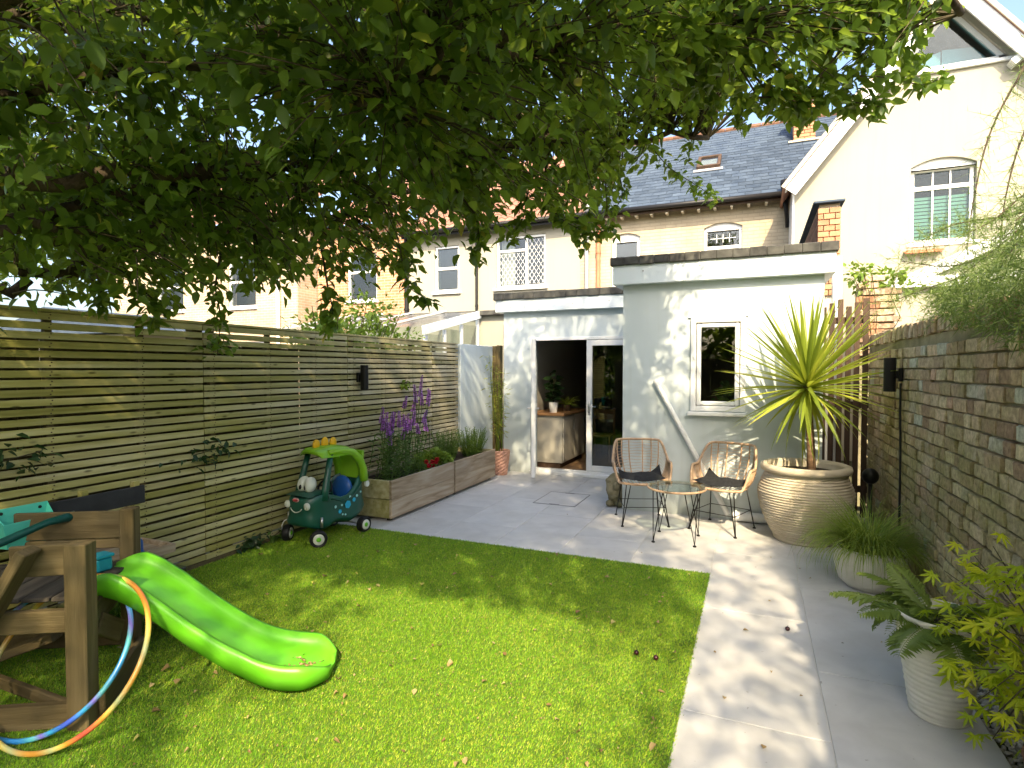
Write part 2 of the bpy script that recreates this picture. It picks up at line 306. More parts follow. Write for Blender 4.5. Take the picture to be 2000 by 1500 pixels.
# things
mat('cream_pot', [(0.3, (0.47, 0.41, 0.31)), (0.7, (0.58, 0.52, 0.41))], 5, 0.75, 0.3, 60, (1, 1, 3), stain=(0.36, 0.29, 0.19), stain_scale=4, stain_amt=0.5)
mat('white_pot', [(0.3, (0.56, 0.54, 0.47)), (0.7, (0.68, 0.66, 0.59))], 5, 0.7, 0.3, 60, stain=(0.42, 0.40, 0.31), stain_scale=5, stain_amt=0.5)
mat('pink_pot', [(0.3, (0.46, 0.25, 0.18)), (0.7, (0.58, 0.34, 0.26))], 12, 0.7, 0.3, 60)
mat('stone', [(0.3, (0.16, 0.145, 0.085)), (0.7, (0.30, 0.27, 0.18))], 7, 0.95, 0.7, 40, stain=(0.12, 0.13, 0.05), stain_scale=5, stain_amt=0.6)
mat('slide_green', [(0.3, (0.115, 0.46, 0.012)), (0.7, (0.135, 0.50, 0.018))], 4, 0.38, 0.03, 60, spec=0.45, stain=(0.13, 0.38, 0.04), stain_scale=7, stain_amt=0.45)
mat('car_green', [(0.3, (0.006, 0.068, 0.045)), (0.7, (0.009, 0.082, 0.055))], 5, 0.34, 0.02, 60, spec=0.5)
mat('car_lime', [(0.3, (0.19, 0.42, 0.012)), (0.7, (0.23, 0.47, 0.02))], 5, 0.36, 0.02, 60, spec=0.5)
mat('toy_yellow', (0.75, 0.42, 0.01), 5, 0.4, 0)
mat('toy_white', (0.62, 0.65, 0.58), 5, 0.4, 0)
mat('toy_blue', (0.015, 0.10, 0.36), 5, 0.35, 0, spec=0.5)
mat('sticker_blue', (0.03, 0.42, 0.68), 5, 0.4, 0)
mat('sticker_pale', (0.35, 0.66, 0.66), 5, 0.4, 0)
mat('toy_black', (0.008, 0.008, 0.009), 5, 0.45, 0, spec=0.4)
mat('tyre', (0.012, 0.012, 0.013), 5, 0.5, 0.05, 40)
mat('badge_red', (0.42, 0.05, 0.06), 5, 0.4, 0)
mat('badge_pink', (0.62, 0.36, 0.33), 5, 0.4, 0)
mat('steel', (0.55, 0.55, 0.55), 5, 0.3, 0, metal=0.9)
mat('turquoise', [(0.3, (0.07, 0.50, 0.38)), (0.7, (0.10, 0.56, 0.43))], 4, 0.4, 0)
mat('teal', (0.01, 0.22, 0.30), 4, 0.4, 0)
mat('bottle_green', (0.005, 0.06, 0.05), 4, 0.35, 0)
mat('black_paint', [(0.3, (0.012, 0.013, 0.016)), (0.7, (0.03, 0.032, 0.038))], 6, 0.6, 0.2, 60)
mat('cushion', [(0.3, (0.010, 0.011, 0.013)), (0.7, (0.022, 0.024, 0.027))], 30, 0.9, 0.4, 300)
mat('beige_toy', [(0.3, (0.55, 0.38, 0.26)), (0.7, (0.68, 0.52, 0.4))], 6, 0.6, 0.1)
mat('room_white', (0.55, 0.52, 0.46), 3, 0.9, 0)
mat('room_brown', [(0.3, (0.26, 0.14, 0.07)), (0.7, (0.36, 0.20, 0.10))], 3, 0.8, 0.1, 30, (1, 1, 0.3))
mat('room_dark', (0.03, 0.028, 0.026), 3, 0.9, 0)  # near-black colour stands in for the darkness of unlit rooms
mat('cabinet', (0.48, 0.45, 0.38), 3, 0.6, 0)
mat('navy', (0.008, 0.010, 0.02), 8, 0.9, 0.2, 90)
mat('curtain', (0.55, 0.53, 0.48), 8, 0.9, 0.2, 60)
mat('blind', (0.40, 0.40, 0.23), 8, 0.7, 0)
glassmat('glass', (0.60, 0.64, 0.62), 1.8)
glassmat('far_glass', (0.78, 0.82, 0.82), 1.75)
glassmat('frosted', (0.6, 0.68, 0.68), 2.2, 0.25)
glassmat('table_glass', (0.86, 0.93, 0.90), 1.5)
glassmat('sky_glass', (0.62, 0.78, 0.84), 1.42)  # blue tint puts the sky's reflection into the glass colour
glassmat('clear_plastic', (0.78, 0.82, 0.84), 1.4, 0.2)
def hoopmat(name, cols):
    m, n, l, p = _new(name)
    tc = n.new('ShaderNodeTexCoord'); sp = n.new('ShaderNodeSeparateXYZ'); l.new(tc.outputs['Generated'], sp.inputs[0])
    v = coords(n, l, (1, 1, 1), False)
    w = n.new('ShaderNodeTexWave'); w.inputs['Scale'].default_value = 0.9; w.inputs['Distortion'].default_value = 2.0
    w.bands_direction = 'DIAGONAL'; l.new(v, w.inputs['Vector'])
    rp = ramp(n, [(i / (len(cols) - 1), c) for i, c in enumerate(cols)]); l.new(w.outputs[0], rp.inputs[0])
    l.new(rp.outputs[0], p.inputs['Base Color']); p.inputs['Roughness'].default_value = 0.25
hoopmat('hoop_orange', [(0.55, 0.10, 0.06), (0.70, 0.30, 0.04), (0.75, 0.58, 0.12), (0.5, 0.55, 0.25), (0.70, 0.33, 0.05)])
hoopmat('hoop_blue', [(0.05, 0.10, 0.55), (0.04, 0.36, 0.62), (0.22, 0.16, 0.60), (0.12, 0.52, 0.52), (0.03, 0.22, 0.58)])

# ------------------------------------------------------------------ builders
WL = {}                       # world location of every thing (un-rotated ones), used to store parts in local space
def tag(o, label=None, cat=None, group=None, kind=None):
    if label: o['label'] = label
    if cat: o['category'] = cat
    if group: o['group'] = group
    if kind: o['kind'] = kind
    return o

def thing(name, label, cat, loc=(0, 0, 0), rz=0.0, group=None, kind=None):
    o = bpy.data.objects.new(name, None)
    o.empty_display_size = 0.05
    COL.objects.link(o)
    o.location = loc; o.rotation_euler = (0, 0, rz)
    WL[o.name] = Vector(loc)
    return tag(o, label, cat, group, kind)

def link(name, me, parent=None, m=None, loc=None, rot=None, mtx=None, smooth=False):
    o = bpy.data.objects.new(name, me)
    COL.objects.link(o)
    if m and me is not None and not me.materials: me.materials.append(MATS[m])
    if parent is not None: o.parent = parent
    if mtx is not None: o.matrix_local = mtx
    else:
        if loc is not None: o.location = loc
        if rot is not None: o.rotation_euler = rot
    return o

def wloc(o):
    v = Vector((0, 0, 0))
    while o is not None:
        v = v + o.location; o = o.parent
    return v

class MB:
    """collects simple solids and links them as ONE mesh object"""
    def __init__(s): s.v = []; s.f = []
    def add(s, vs_, fs_):
        k = len(s.v); s.v += [tuple(a) for a in vs_]; s.f += [tuple(i + k for i in f) for f in fs_]; return s
    def box(s, x0, x1, y0, y1, z0, z1, b=0.0):
        if x0 > x1: x0, x1 = x1, x0
        if y0 > y1: y0, y1 = y1, y0
        if z0 > z1: z0, z1 = z1, z0
        return s.obox(((x0 + x1) / 2, (y0 + y1) / 2, (z0 + z1) / 2), (x1 - x0, y1 - y0, z1 - z0), None, b)
    def obox(s, c, sz, rot=None, b=0.0):
        hx, hy, hz = sz[0] / 2, sz[1] / 2, sz[2] / 2
        c = Vector(c)
        b = min(b, hx * .45, hy * .45, hz * .45)
        if b <= 0:
            vv = [(sx * hx, sy * hy, sz_ * hz) for sx in (-1, 1) for sy in (-1, 1) for sz_ in (-1, 1)]
            ff = [(0, 1, 3, 2), (4, 6, 7, 5), (0, 4, 5, 1), (2, 3, 7, 6), (0, 2, 6, 4), (1, 5, 7, 3)]
        else:
            vv = []; idx = {}
            for sx in (-1, 1):
                for sy in (-1, 1):
                    for sz_ in (-1, 1):
                        for ax in range(3):
                            p = [sx * (hx - b), sy * (hy - b), sz_ * (hz - b)]
                            p[ax] = (sx * hx, sy * hy, sz_ * hz)[ax]
                            idx[(sx, sy, sz_, ax)] = len(vv); vv.append(tuple(p))
            ff = []
            I = idx
            for q in (-1, 1):
                ff.append((I[q, -1, -1, 0], I[q, 1, -1, 0], I[q, 1, 1, 0], I[q, -1, 1, 0])[::q])
                ff.append((I[-1, q, -1, 1], I[-1, q, 1, 1], I[1, q, 1, 1], I[1, q, -1, 1])[::q])
                ff.append((I[-1, -1, q, 2], I[1, -1, q, 2], I[1, 1, q, 2], I[-1, 1, q, 2])[::q])
            for a in (-1, 1):
                for d in (-1, 1):
                    ff.append((I[a, d, -1, 0], I[a, d, 1, 0], I[a, d, 1, 1], I[a, d, -1, 1])[::-a * d])
                    ff.append((I[a, -1, d, 0], I[a, 1, d, 0], I[a, 1, d, 2], I[a, -1, d, 2])[::a * d])
                    ff.append((I[-1, a, d, 1], I[1, a, d, 1], I[1, a, d, 2], I[-1, a, d, 2])[::-a * d])
                    for e in (-1, 1):
                        ff.append((I[a, d, e, 0], I[a, d, e, 1], I[a, d, e, 2])[::a * d * e])
        vv = [Vector(p) for p in vv]
        if rot is not None: vv = [rot @ p for p in vv]
        return s.add([p + c for p in vv], ff)
    def beam(s, p0, p1, w, h, up=(0, 0, 1), b=0.0):
        p0, p1, up = Vector(p0), Vector(p1), Vector(up)
        d = (p1 - p0); L = d.length; d.normalize()
        sd = d.cross(up)
        if sd.length < 1e-4: sd = d.cross(Vector((1, 0, 0)))
        sd.normalize(); u2 = sd.cross(d)
        m = Matrix((d, sd, u2)).transposed()
        return s.obox((p0 + p1) / 2, (L, w, h), m, b)
    def tube(s, pts, r, n=8, closed=False, cap=True):
        pts = [Vector(p) for p in pts]; k = len(pts)
        rr = r if isinstance(r, (list, tuple)) else [r] * k
        base = len(s.v); prev = None
        for i, p in enumerate(pts):
            if closed: t = pts[(i + 1) % k] - pts[i - 1]
            else: t = pts[min(i + 1, k - 1)] - pts[max(i - 1, 0)]
            if t.length < 1e-9: t = Vector((0, 0, 1))
            t.normalize()
            if prev is None:
                a = Vector((0, 0, 1)) if abs(t.z) < 0.9 else Vector((1, 0, 0))
                nrm = t.cross(a).normalized()
            else:
                nrm = prev - t * prev.dot(t)
                nrm = nrm.normalized() if nrm.length > 1e-6 else t.orthogonal().normalized()
            prev = nrm; bn = t.cross(nrm)
            for j in range(n):
                an = 2 * math.pi * j / n
                s.v.append(tuple(p + (nrm * math.cos(an) + bn * math.sin(an)) * rr[i]))
        m = k if closed else k - 1
        for i in range(m):
            a, b2 = base + i * n, base + ((i + 1) % k) * n
            for j in range(n):
                s.f.append((a + j, a + (j + 1) % n, b2 + (j + 1) % n, b2 + j))
        if cap and not closed:
            s.f.append(tuple(base + j for j in range(n))[::-1]); s.f.append(tuple(base + (k - 1) * n + j for j in range(n)))
        return s
    def lathe(s, prof, n=32, c=(0, 0, 0), wob=None):
        base = len(s.v)
        for i, (r, z) in enumerate(prof):
            for j in range(n):
                a = 2 * math.pi * j / n
                q = r + (wob(i, j) if wob else 0)
                s.v.append((c[0] + q * math.cos(a), c[1] + q * math.sin(a), c[2] + z))
        for i in range(len(prof) - 1):
            for j in range(n):
                a, b2 = base + i * n, base + (i + 1) * n
                s.f.append((a + j, a + (j + 1) % n, b2 + (j + 1) % n, b2 + j))
        return s
    def disc(s, c, r, n=24, nrm=(0, 0, 1), t=0.0):
        nrm = Vector(nrm).normalized(); a = nrm.orthogonal().normalized(); b2 = nrm.cross(a); c = Vector(c)
        ring = [c + (a * math.cos(2 * math.pi * j / n) + b2 * math.sin(2 * math.pi * j / n)) * r for j in range(n)]
        if t <= 0: return s.add(ring, [tuple(range(n))])
        r2 = [p + nrm * t for p in ring]
        return s.add(ring + r2, [tuple(range(n))[::-1], tuple(range(n, 2 * n))] + [(j, (j + 1) % n, n + (j + 1) % n, n + j) for j in range(n)])
    def ell(s, c, rad, n=16, m=10, rot=None):
        vv = []; ff = []
        for i in range(1, m):
            th = math.pi * i / m
            for j in range(n):
                a = 2 * math.pi * j / n
                vv.append(Vector((rad[0] * math.sin(th) * math.cos(a), rad[1] * math.sin(th) * math.sin(a), rad[2] * math.cos(th))))
        t, bt = len(vv), len(vv) + 1
        vv += [Vector((0, 0, rad[2])), Vector((0, 0, -rad[2]))]
        for i in range(m - 2):
            for j in range(n):
                ff.append((i * n + j, (i + 1) * n + j, (i + 1) * n + (j + 1) % n, i * n + (j + 1) % n))
        for j in range(n):
            ff.append((t, j, (j + 1) % n)); ff.append((bt, (m - 2) * n + (j + 1) % n, (m - 2) * n + j))
        if rot is not None: vv = [rot @ p for p in vv]
        return s.add([p + Vector(c) for p in vv], ff)
    def prism(s, poly, y0, y1):
        """poly of (x,z) extruded along y"""
        n = len(poly)
        return s.add([(x, y0, z) for x, z in poly] + [(x, y1, z) for x, z in poly],
                     [tuple(range(n)), tuple(range(n, 2 * n))[::-1]] + [(j, n + j, n + (j + 1) % n, (j + 1) % n) for j in range(n)])
    def quad(s, a, b2, c, d): return s.add([a, b2, c, d], [(0, 1, 2, 3)])
    def mesh(s, name='m', m=None, smooth=False, off=None):
        me = bpy.data.meshes.new(name)
        vv = s.v if off is None else [(a[0] - off[0], a[1] - off[1], a[2] - off[2]) for a in s.v]
        me.from_pydata(vv, [], s.f)
        bm = bmesh.new(); bm.from_mesh(me)
        bmesh.ops.recalc_face_normals(bm, faces=bm.faces); bm.to_mesh(me); bm.free()
        if smooth:
            me.polygons.foreach_set('use_smooth', [True] * len(me.polygons))
            if smooth != True: me.set_sharp_from_angle(angle=R(smooth))
        if m: me.materials.append(MATS[m])
        return me
    def build(s, name, m, parent=None, smooth=False, world=True, label=None, cat=None, group=None, kind=None):
        """world=True: coordinates given in world space, stored relative to the parent"""
        if parent is None:
            # one-mesh thing: origin at its base centre
            a = np.array(s.v); off = Vector(((a[:, 0].min() + a[:, 0].max()) / 2, (a[:, 1].min() + a[:, 1].max()) / 2, a[:, 2].min())) if world else Vector((0, 0, 0))
            o = link(name, s.mesh(name, m, smooth, off)); o.location = off
        else:
            off = wloc(parent) if world else Vector((0, 0, 0))
            o = link(name, s.mesh(name, m, smooth, off), parent)
        return tag(o, label, cat, group, kind)

def fast_mesh(name, verts, tris, m=None, vary=None, smooth=False):
    me = bpy.data.meshes.new(name)
    nv, nt = len(verts), len(tris)
    me.vertices.add(nv); me.vertices.foreach_set('co', np.asarray(verts, np.float32).ravel())
    me.loops.add(nt * 3); me.loops.foreach_set('vertex_index', np.asarray(tris, np.int32).ravel())
    me.polygons.add(nt); me.polygons.foreach_set('loop_start', np.arange(0, nt * 3, 3, dtype=np.int32))
    if smooth: me.polygons.foreach_set('use_smooth', np.ones(nt, bool))
    me.update(calc_edges=True)
    if vary is not None:
        at = me.attributes.new('vary', 'FLOAT', 'FACE'); at.data.foreach_set('value', np.asarray(vary, np.float32))
    if m: me.materials.append(MATS[m])
    return me

def leaf_template(w=0.27, fold=0.10, curl=0.18):
    """pointed oval leaf, length 1 along +X, 8 triangles, folded along the midrib and curling down"""
    v = [(0, 0, 0), (.28, w, fold), (.28, 0, 0), (.28, -w, fold), (.64, w * .82, fold * .7 - curl * .4), (.64, 0, -curl * .4), (.64, -w * .82, fold * .7 - curl * .4), (1, 0, -curl)]
    t = [(0, 2, 1), (0, 3, 2), (1, 2, 5), (1, 5, 4), (2, 3, 6), (2, 6, 5), (4, 5, 7), (5, 6, 7)]
    return np.array(v, float), np.array(t, int)

def frames(dirs, roll):
    """rotation matrices (N,3,3) with x along dirs, rolled about it"""
    d = dirs / np.linalg.norm(dirs, axis=1, keepdims=True)
    up = np.tile(np.array([0, 0, 1.0]), (len(d), 1)); up[np.abs(d[:, 2]) > 0.95] = (0, 1, 0)
    s = np.cross(up, d); s /= np.linalg.norm(s, axis=1, keepdims=True)
    u = np.cross(d, s)
    c, sn = np.cos(roll)[:, None], np.sin(roll)[:, None]
    y = s * c + u * sn; z = -s * sn + u * c
    return np.stack([d, y, z], axis=2)

def scatter(tv, tt, pos, rot, scl):
    """copies of a template (tv, tt) at pos with rot and scale -> verts, tris"""
    N = len(pos)
    scl = np.asarray(scl, float)
    if scl.ndim == 1: scl = np.repeat(scl[:, None], 3, 1)
    a = tv[None] * scl[:, None, :]
    V_ = np.einsum('nij,nkj->nki', rot, a) + pos[:, None, :]
    T = tt[None] + (np.arange(N) * len(tv))[:, None, None]
    return V_.reshape(-1, 3), T.reshape(-1, 3)

def proj_np(P):
    fx, fy, rx, ry = -math.sin(YAW), math.cos(YAW), math.cos(YAW), math.sin(YAW)
    a = P[:, 0] * rx + P[:, 1] * ry; h = P[:, 0] * fx + P[:, 1] * fy; z = P[:, 2] - CH
    f = h * math.cos(PIT) + z * math.sin(PIT); b = -h * math.sin(PIT) + z * math.cos(PIT)
    return 1000 + FPX * a / np.maximum(f, 1e-3), 750 - FPX * b / np.maximum(f, 1e-3), f

def along(u, v, depth):
    """a point of the place seen at picture position (u, v), at a given distance ahead"""
    a = (u - 1000) / FPX; b = (750 - v) / FPX
    f = math.cos(PIT) - b * math.sin(PIT); z = math.sin(PIT) + b * math.cos(PIT)
    return Vector(((a * math.cos(YAW) - f * math.sin(YAW)) * depth, (a * math.sin(YAW) + f * math.cos(YAW)) * depth, CH + z * depth))

def wall_y(mb, x0, x1, z0, z1, y, th, ops=()):
    """wall facing -Y with rectangular openings (x0,x1,z0,z1) cut through it"""
    xs = sorted({x0, x1, *[o[0] for o in ops], *[o[1] for o in ops]}); zs = sorted({z0, z1, *[o[2] for o in ops], *[o[3] for o in ops]})
    for i in range(len(xs) - 1):
        for j in range(len(zs) - 1):
            cx, cz = (xs[i] + xs[i + 1]) / 2, (zs[j] + zs[j + 1]) / 2
            if any(o[0] < cx < o[1] and o[2] < cz < o[3] for o in ops): continue
            for yy in (y, y + th):
                mb.quad((xs[i], yy, zs[j]), (xs[i + 1], yy, zs[j]), (xs[i + 1], yy, zs[j + 1]), (xs[i], yy, zs[j + 1]))
    for (a, b2, c, d) in [*ops, (x0, x1, z0, z1)]:
        mb.quad((a, y, c), (a, y + th, c), (a, y + th, d), (a, y, d)); mb.quad((b2, y, c), (b2, y + th, c), (b2, y + th, d), (b2, y, d))
        mb.quad((a, y, c), (b2, y, c), (b2, y + th, c), (a, y + th, c)); mb.quad((a, y, d), (b2, y, d), (b2, y + th, d), (a, y + th, d))
    return mb

def frame_y(mb, x0, x1, z0, z1, y0, y1, w, b=0.004):
    """rectangular frame standing in a wall that faces -Y"""
    mb.box(x0, x0 + w, y0, y1, z0, z1, b); mb.box(x1 - w, x1, y0, y1, z0, z1, b)
    mb.box(x0 + w, x1 - w, y0, y1, z0, z0 + w, b); mb.box(x0 + w, x1 - w, y0, y1, z1 - w, z1, b)
    return mb

# ================================================================== THE SETTING
g = MB(); g.quad((-150, -150, -0.07), (150, -150, -0.07), (150, 150, -0.07), (-150, 150, -0.07))
g.build('ground', 'earth', kind='structure')

FX, WX = -4.16, 1.12            # slatted fence face, brick wall face
LX0, LX1, LY0, LY1 = -4.14, -0.31, -1.6, 4.70   # lawn

# ---- patio: grout bed and single porcelain slabs
bed = MB()
bed.box(LX0 - 0.02, 0.974, LY1, 8.24, -0.06, -0.006)
bed.box(LX1, 0.974, -1.6, LY1, -0.06, -0.0065)
patio = bed.build('patio', 'grout', kind='structure')
PW, PL, GAP = 0.635, 1.27, 0.005
slab_cache = {}
def slab(x0, x1, y0, y1):
    k = (round(x1 - x0, 3), round(y1 - y0, 3))
    if k not in slab_cache:
        slab_cache[k] = MB().obox((0, 0, -0.01), (k[0] - GAP, k[1] - GAP, 0.02), None, 0.002).mesh('slab', 'paver')
    link('slab', slab_cache[k], patio, loc=Vector(((x0 + x1) / 2, (y0 + y1) / 2, 0)) - patio.location)
COVER = (-2.45, -1.92, 6.38, 7.06)
for i in range(-7, 2):
    x0 = -0.31 + i * PW; x1 = x0 + PW
    ph = 2.77 if i % 2 == 0 else 3.405
    y = ph - 4 * PL
    while y < 8.24:
        a, b_ = y, y + PL
        y += PL
        lo = -1.6 if x0 > LX1 - 0.01 else LY1
        a, b_ = max(a, lo), min(b_, 8.235); xa, xb = max(x0, LX0 + 0.05), min(x1, 0.98) if x1 < .9 else .982
        if b_ - a < 0.03 or xb - xa < 0.03: continue
        slab(xa, xb, a, b_)
# recessed inspection cover in the paving
cv = thing('inspection_cover', 'recessed paved inspection cover with thin dark edges in front of the doors', 'cover', ((COVER[0] + COVER[1]) / 2, (COVER[2] + COVER[3]) / 2, 0.0))
m_ = MB()
for (a, b_, c, d) in ((COVER[0], COVER[1], COVER[2], COVER[2] + .009), (COVER[0], COVER[1], COVER[3] - .009, COVER[3]), (COVER[0], COVER[0] + .007, COVER[2] + .009, COVER[3] - .009), (COVER[1] - .007, COVER[1], COVER[2] + .009, COVER[3] - .009)):
    m_.box(a, b_, c, d, -0.004, 0.0035)
m_.build('cover_frame', 'metal_trim', cv)
MB().box(COVER[0] + .01, COVER[1] - .01, COVER[2] + .012, COVER[3] - .012, -0.003, 0.0025, .001).build('slab_inset', 'paver', cv)
for yy in (COVER[2] + .022, COVER[3] - .03):
    MB().box(-2.25, -2.12, yy, yy + .011, 0.0, 0.004).build('lifting_slot', 'toy_black', cv)

# ---- lawn
lb = MB(); lb.box(LX0, LX1, LY0, LY1 - 0.002, -0.06, 0.004)
lawn = lb.build('lawn', 'turf_base', kind='structure')
N = 560000
P = np.stack([RNG.uniform(LX0, LX1, N), RNG.uniform(0.9, LY1, N), np.full(N, 0.003)], 1)
P[:, 1] = LY1 - (LY1 - 0.9) * RNG.random(N) ** 0.92
P[:, 1] += np.where(P[:, 1] > LY1 - .03, np.abs(RNG.normal(size=N)) * .006, 0)
P[:, 0] += np.where(P[:, 0] > LX1 - .03, np.abs(RNG.normal(size=N)) * .006, 0)
P = P[(P[:, 1] > 1.1) | (P[:, 0] > -3)]
N = len(P)
an = RNG.uniform(0, 2 * np.pi, N); lean = RNG.uniform(0.1, 1.3, N)
nap = np.stack([np.cos(an) * lean + 0.25, np.sin(an) * lean - 0.15, np.ones(N)], 1)
nap /= np.linalg.norm(nap, axis=1, keepdims=True)
ln = RNG.uniform(0.010, 0.019, N); wd = RNG.uniform(0.0014, 0.0028, N)
sd = np.stack([-np.sin(an + 0.6), np.cos(an + 0.6), np.zeros(N)], 1) * wd[:, None]
tip = P + nap * ln[:, None]
VV = np.stack([P - sd, P + sd, tip], 1).reshape(-1, 3)
TT = np.arange(N * 3).reshape(-1, 3)
patch = 0.12 * np.sin(P[:, 0] * 2.1 + np.sin(P[:, 1] * 1.7)) + 0.1 * np.sin(P[:, 1] * 3.3 + P[:, 0])
vary = np.clip(RNG.random(N) * 0.8 + 0.08 + patch, 0, 0.999)
gr = link('grass', fast_mesh('grass', VV, TT, 'turf', vary)); tag(gr, 'short green artificial grass of the lawn', 'grass', kind='stuff')

# ---- pebble strip between paving and old wall
pb = MB(); rr = random.Random(3)
tv = MB().ell((0, 0, 0), (1, 1, .62), 7, 5); tvv = np.array(tv.v)
pv, pt = [], []
N = 2600
pp = np.stack([RNG.uniform(0.99, 1.115, N), RNG.uniform(1.9, 6.4, N), RNG.uniform(-0.04, -0.004, N)], 1)
tris = []
for f in tv.f:
    for i in range(1, len(f) - 1): tris.append((f[0], f[i], f[i + 1]))
rot = frames(RNG.normal(size=(N, 3)) * [1, 1, .2], np.zeros(N))
VV, TT = scatter(tvv, np.array(tris), pp, rot, RNG.uniform(.007, .015, (N, 3)))
pg = link('gravel', fast_mesh('gravel', VV, TT, 'pebble', None, True)); tag(pg, 'pale pebbles in the strip along the old brick wall', 'gravel', kind='stuff')

# ================================================================== SLATTED FENCE
FY0, FY1 = -0.3, 7.66
fence = thing('slatted_fence', 'long green weathered timber fence of narrow horizontal slats', 'fence', (FX, 3.5, 0))
PITCH, SH = 0.0612, 0.0455
joints = [FY0, 1.5, 3.3, 5.1, 6.9, FY1]
slat_mesh = {}
for k in range(32):
    z = 0.035 + k * PITCH + SH / 2
    for j in range(len(joints) - 1):
        a, b_ = joints[j], joints[j + 1]
        L = round(b_ - a - 0.006, 3)
        var = rr.randrange(3)
        if (L, var) not in slat_mesh:
            mb = MB(); mb.obox((0, 0, 0), (0.018, L, SH - 0.001 * var), None, 0.002)
            slat_mesh[(L, var)] = mb.mesh('slat', 'slat_wood')
        shift = rr.choice((-0.05, 0, 0, 0.05)) if 0 < j < len(joints) - 2 else 0
        o = link('slat', slat_mesh[(L, var)], fence, loc=(-0.009 + rr.uniform(-.002, .002), (a + b_) / 2 - 3.5, z + rr.uniform(-.0025, .0025)), rot=(rr.uniform(-.0022, .0022), rr.uniform(-.05, .05), 0))
bat = MB().obox((0, 0, 0.995), (0.035, 0.045, 1.94), None, 0.002).mesh('batten', 'board_wood')
for y in np.arange(FY0 + .1, FY1, 0.6):
    link('batten', bat, fence, loc=(-0.0375, y - 3.5, 0.02))
pst = MB().obox((0, 0, 0.98), (0.09, 0.09, 2.02), None, 0.004).mesh('post', 'board_wood')
for y in joints:
    link('post', pst, fence, loc=(-0.105, min(max(y, FY0 + .05), FY1 - .05) - 3.5, -0.03))
MB().box(FX - .16, FX + .004, FY0, FY1, 1.984, 2.004, .003).build('capping', 'slat_wood', fence)
MB().box(FX - .045, FX - .004, FY0, FY1, -0.06, 0.03, .003).build('gravel_board', 'board_wood', fence)
sr = MB()
for k in range(32):
    for y in np.arange(FY0 + .1, FY1, 0.6):
        for dz in (-.011, .011): sr.add([(FX + .0021, y + .006 * math.cos(a) + dz * .4, .035 + k * PITCH + SH / 2 + dz + .0045 * math.sin(a)) for a in np.linspace(0, 6.28, 6, endpoint=False)], [(0, 1, 2, 3, 4, 5)])
o_s = sr.build('screw_heads', 'dark_wood', fence, kind='stuff')
# old close-board fence behind, seen through the gaps
cb_ = thing('close_board_fence', 'dark upright boards of the old fence behind the slatted fence', 'fence', (FX - 0.22, 3.5, 0))
bm_ = [MB().obox((0, 0, 0.93), (0.014, 0.135 - .006 * i, 1.84 - .03 * i), None, 0.0).mesh('board', 'board_wood') for i in range(3)]
y = FY0
while y < FY1 + .1:
    link('board', bm_[rr.randrange(3)], cb_, loc=((.012 if int(y * 50) % 2 else -.012) + rr.uniform(-.004, .004), y - 3.5, 0), rot=(rr.uniform(-.004, .004), 0, 0)); y += 0.124
for z in (0.3, 1.5): MB().box(FX - .262, FX - .23, FY0, FY1, z, z + .08).build('rail', 'board_wood', cb_)

# pale rendered wall and timber post at the far end of the fence
MB().box(FX - .1, FX + .02, 7.70, 8.86, 0, 2.0, .008).build('garden_wall', 'render_pale', label='short pale rendered wall panel between slatted fence and extension', cat='wall')
tp = thing('fence_post', 'tall brown timber post against the corner of the extension', 'post', (FX + .02, 9.0, 0))
for i, (dx, w) in enumerate(((-.075, .07), (0, .075), (.075, .07))):
    MB().box(FX + .02 + dx - w / 2, FX + .02 + dx + w / 2, 8.90 + .006 * i, 9.05, 0, 2.0 + .01 * i, .01).build('plank', 'play_wood', tp)

# unseen fence added behind the viewer to block the bright horizon
rf0 = thing('added_rear_fence', 'unseen plain board fence added to block the low horizon', 'fence', (-1.5, -4.4, 0))
rb_ = MB().obox((0, 0, 0.95), (0.145, 0.018, 1.9), None, 0.0).mesh('board', 'board_wood')
for i in range(44): link('board', rb_, rf0, loc=(-3.2 + i * .15, rr.uniform(-.004, .004), 0))

# ================================================================== OLD BRICK WALL
WY0, WY1 = -0.5, 7.2
bw = thing('brick_wall', 'old mossy garden wall of uneven brown bricks with brick-on-edge coping', 'wall', (WX + .11, 3.5, 0))
MB().box(WX + .022, WX + .21, WY0, WY1, -0.05, 1.86).build('mortar_core', 'old_mortar', bw)
def rough_brick(sx, sy, sz, seed):
    r_ = random.Random(seed); mb = MB(); mb.obox((0, 0, 0), (sx, sy, sz), None, 0.006)
    mb.v = [(a[0] + r_.uniform(-.003, .003), a[1] + r_.uniform(-.0035, .0035), a[2] + r_.uniform(-.003, .003)) for a in mb.v]
    return mb
BH, BJ = 0.076, 0.0095
kinds = {'s': 0.222, 'h': 0.108, 'q': 0.165}
bmesh_lib = {(k, v): rough_brick(0.10, L, BH, hash(k) % 97 + v).mesh('brick', 'old_brick') for k, L in kinds.items() for v in range(4)}
bl_np = {}
bricks = []
z = 0.0
row = 0
while z + BH < 1.86:
    y = WY1 - rr.uniform(0, .02) - (0.06 if row % 2 else 0)
    if row % 2: bricks.append(('h', y + 0.06 - .054 + 0.0, z, rr.uniform(-.006, .004)))
    y = y - (0.06 if row % 2 else 0)
    seq = 0
    while y > WY0:
        k = rr.choice('shshq') if rr.random() < .5 else ('s' if seq % 2 else 'h')
        seq += 1
        L = kinds[k]
        bricks.append((k, y - L / 2, z + BH / 2 + rr.uniform(-.003, .003), rr.uniform(-.012, .006))); y -= L + BJ
    z += BH + BJ; row += 1
def vis(b_):
    p = np.array([[WX, b_[1], b_[2]]]); u, v, f = proj_np(p)
    return f[0] if (f[0] > 0.5 and u[0] < 2030) else 1e3 + abs(b_[1] - 3)
bricks.sort(key=vis)
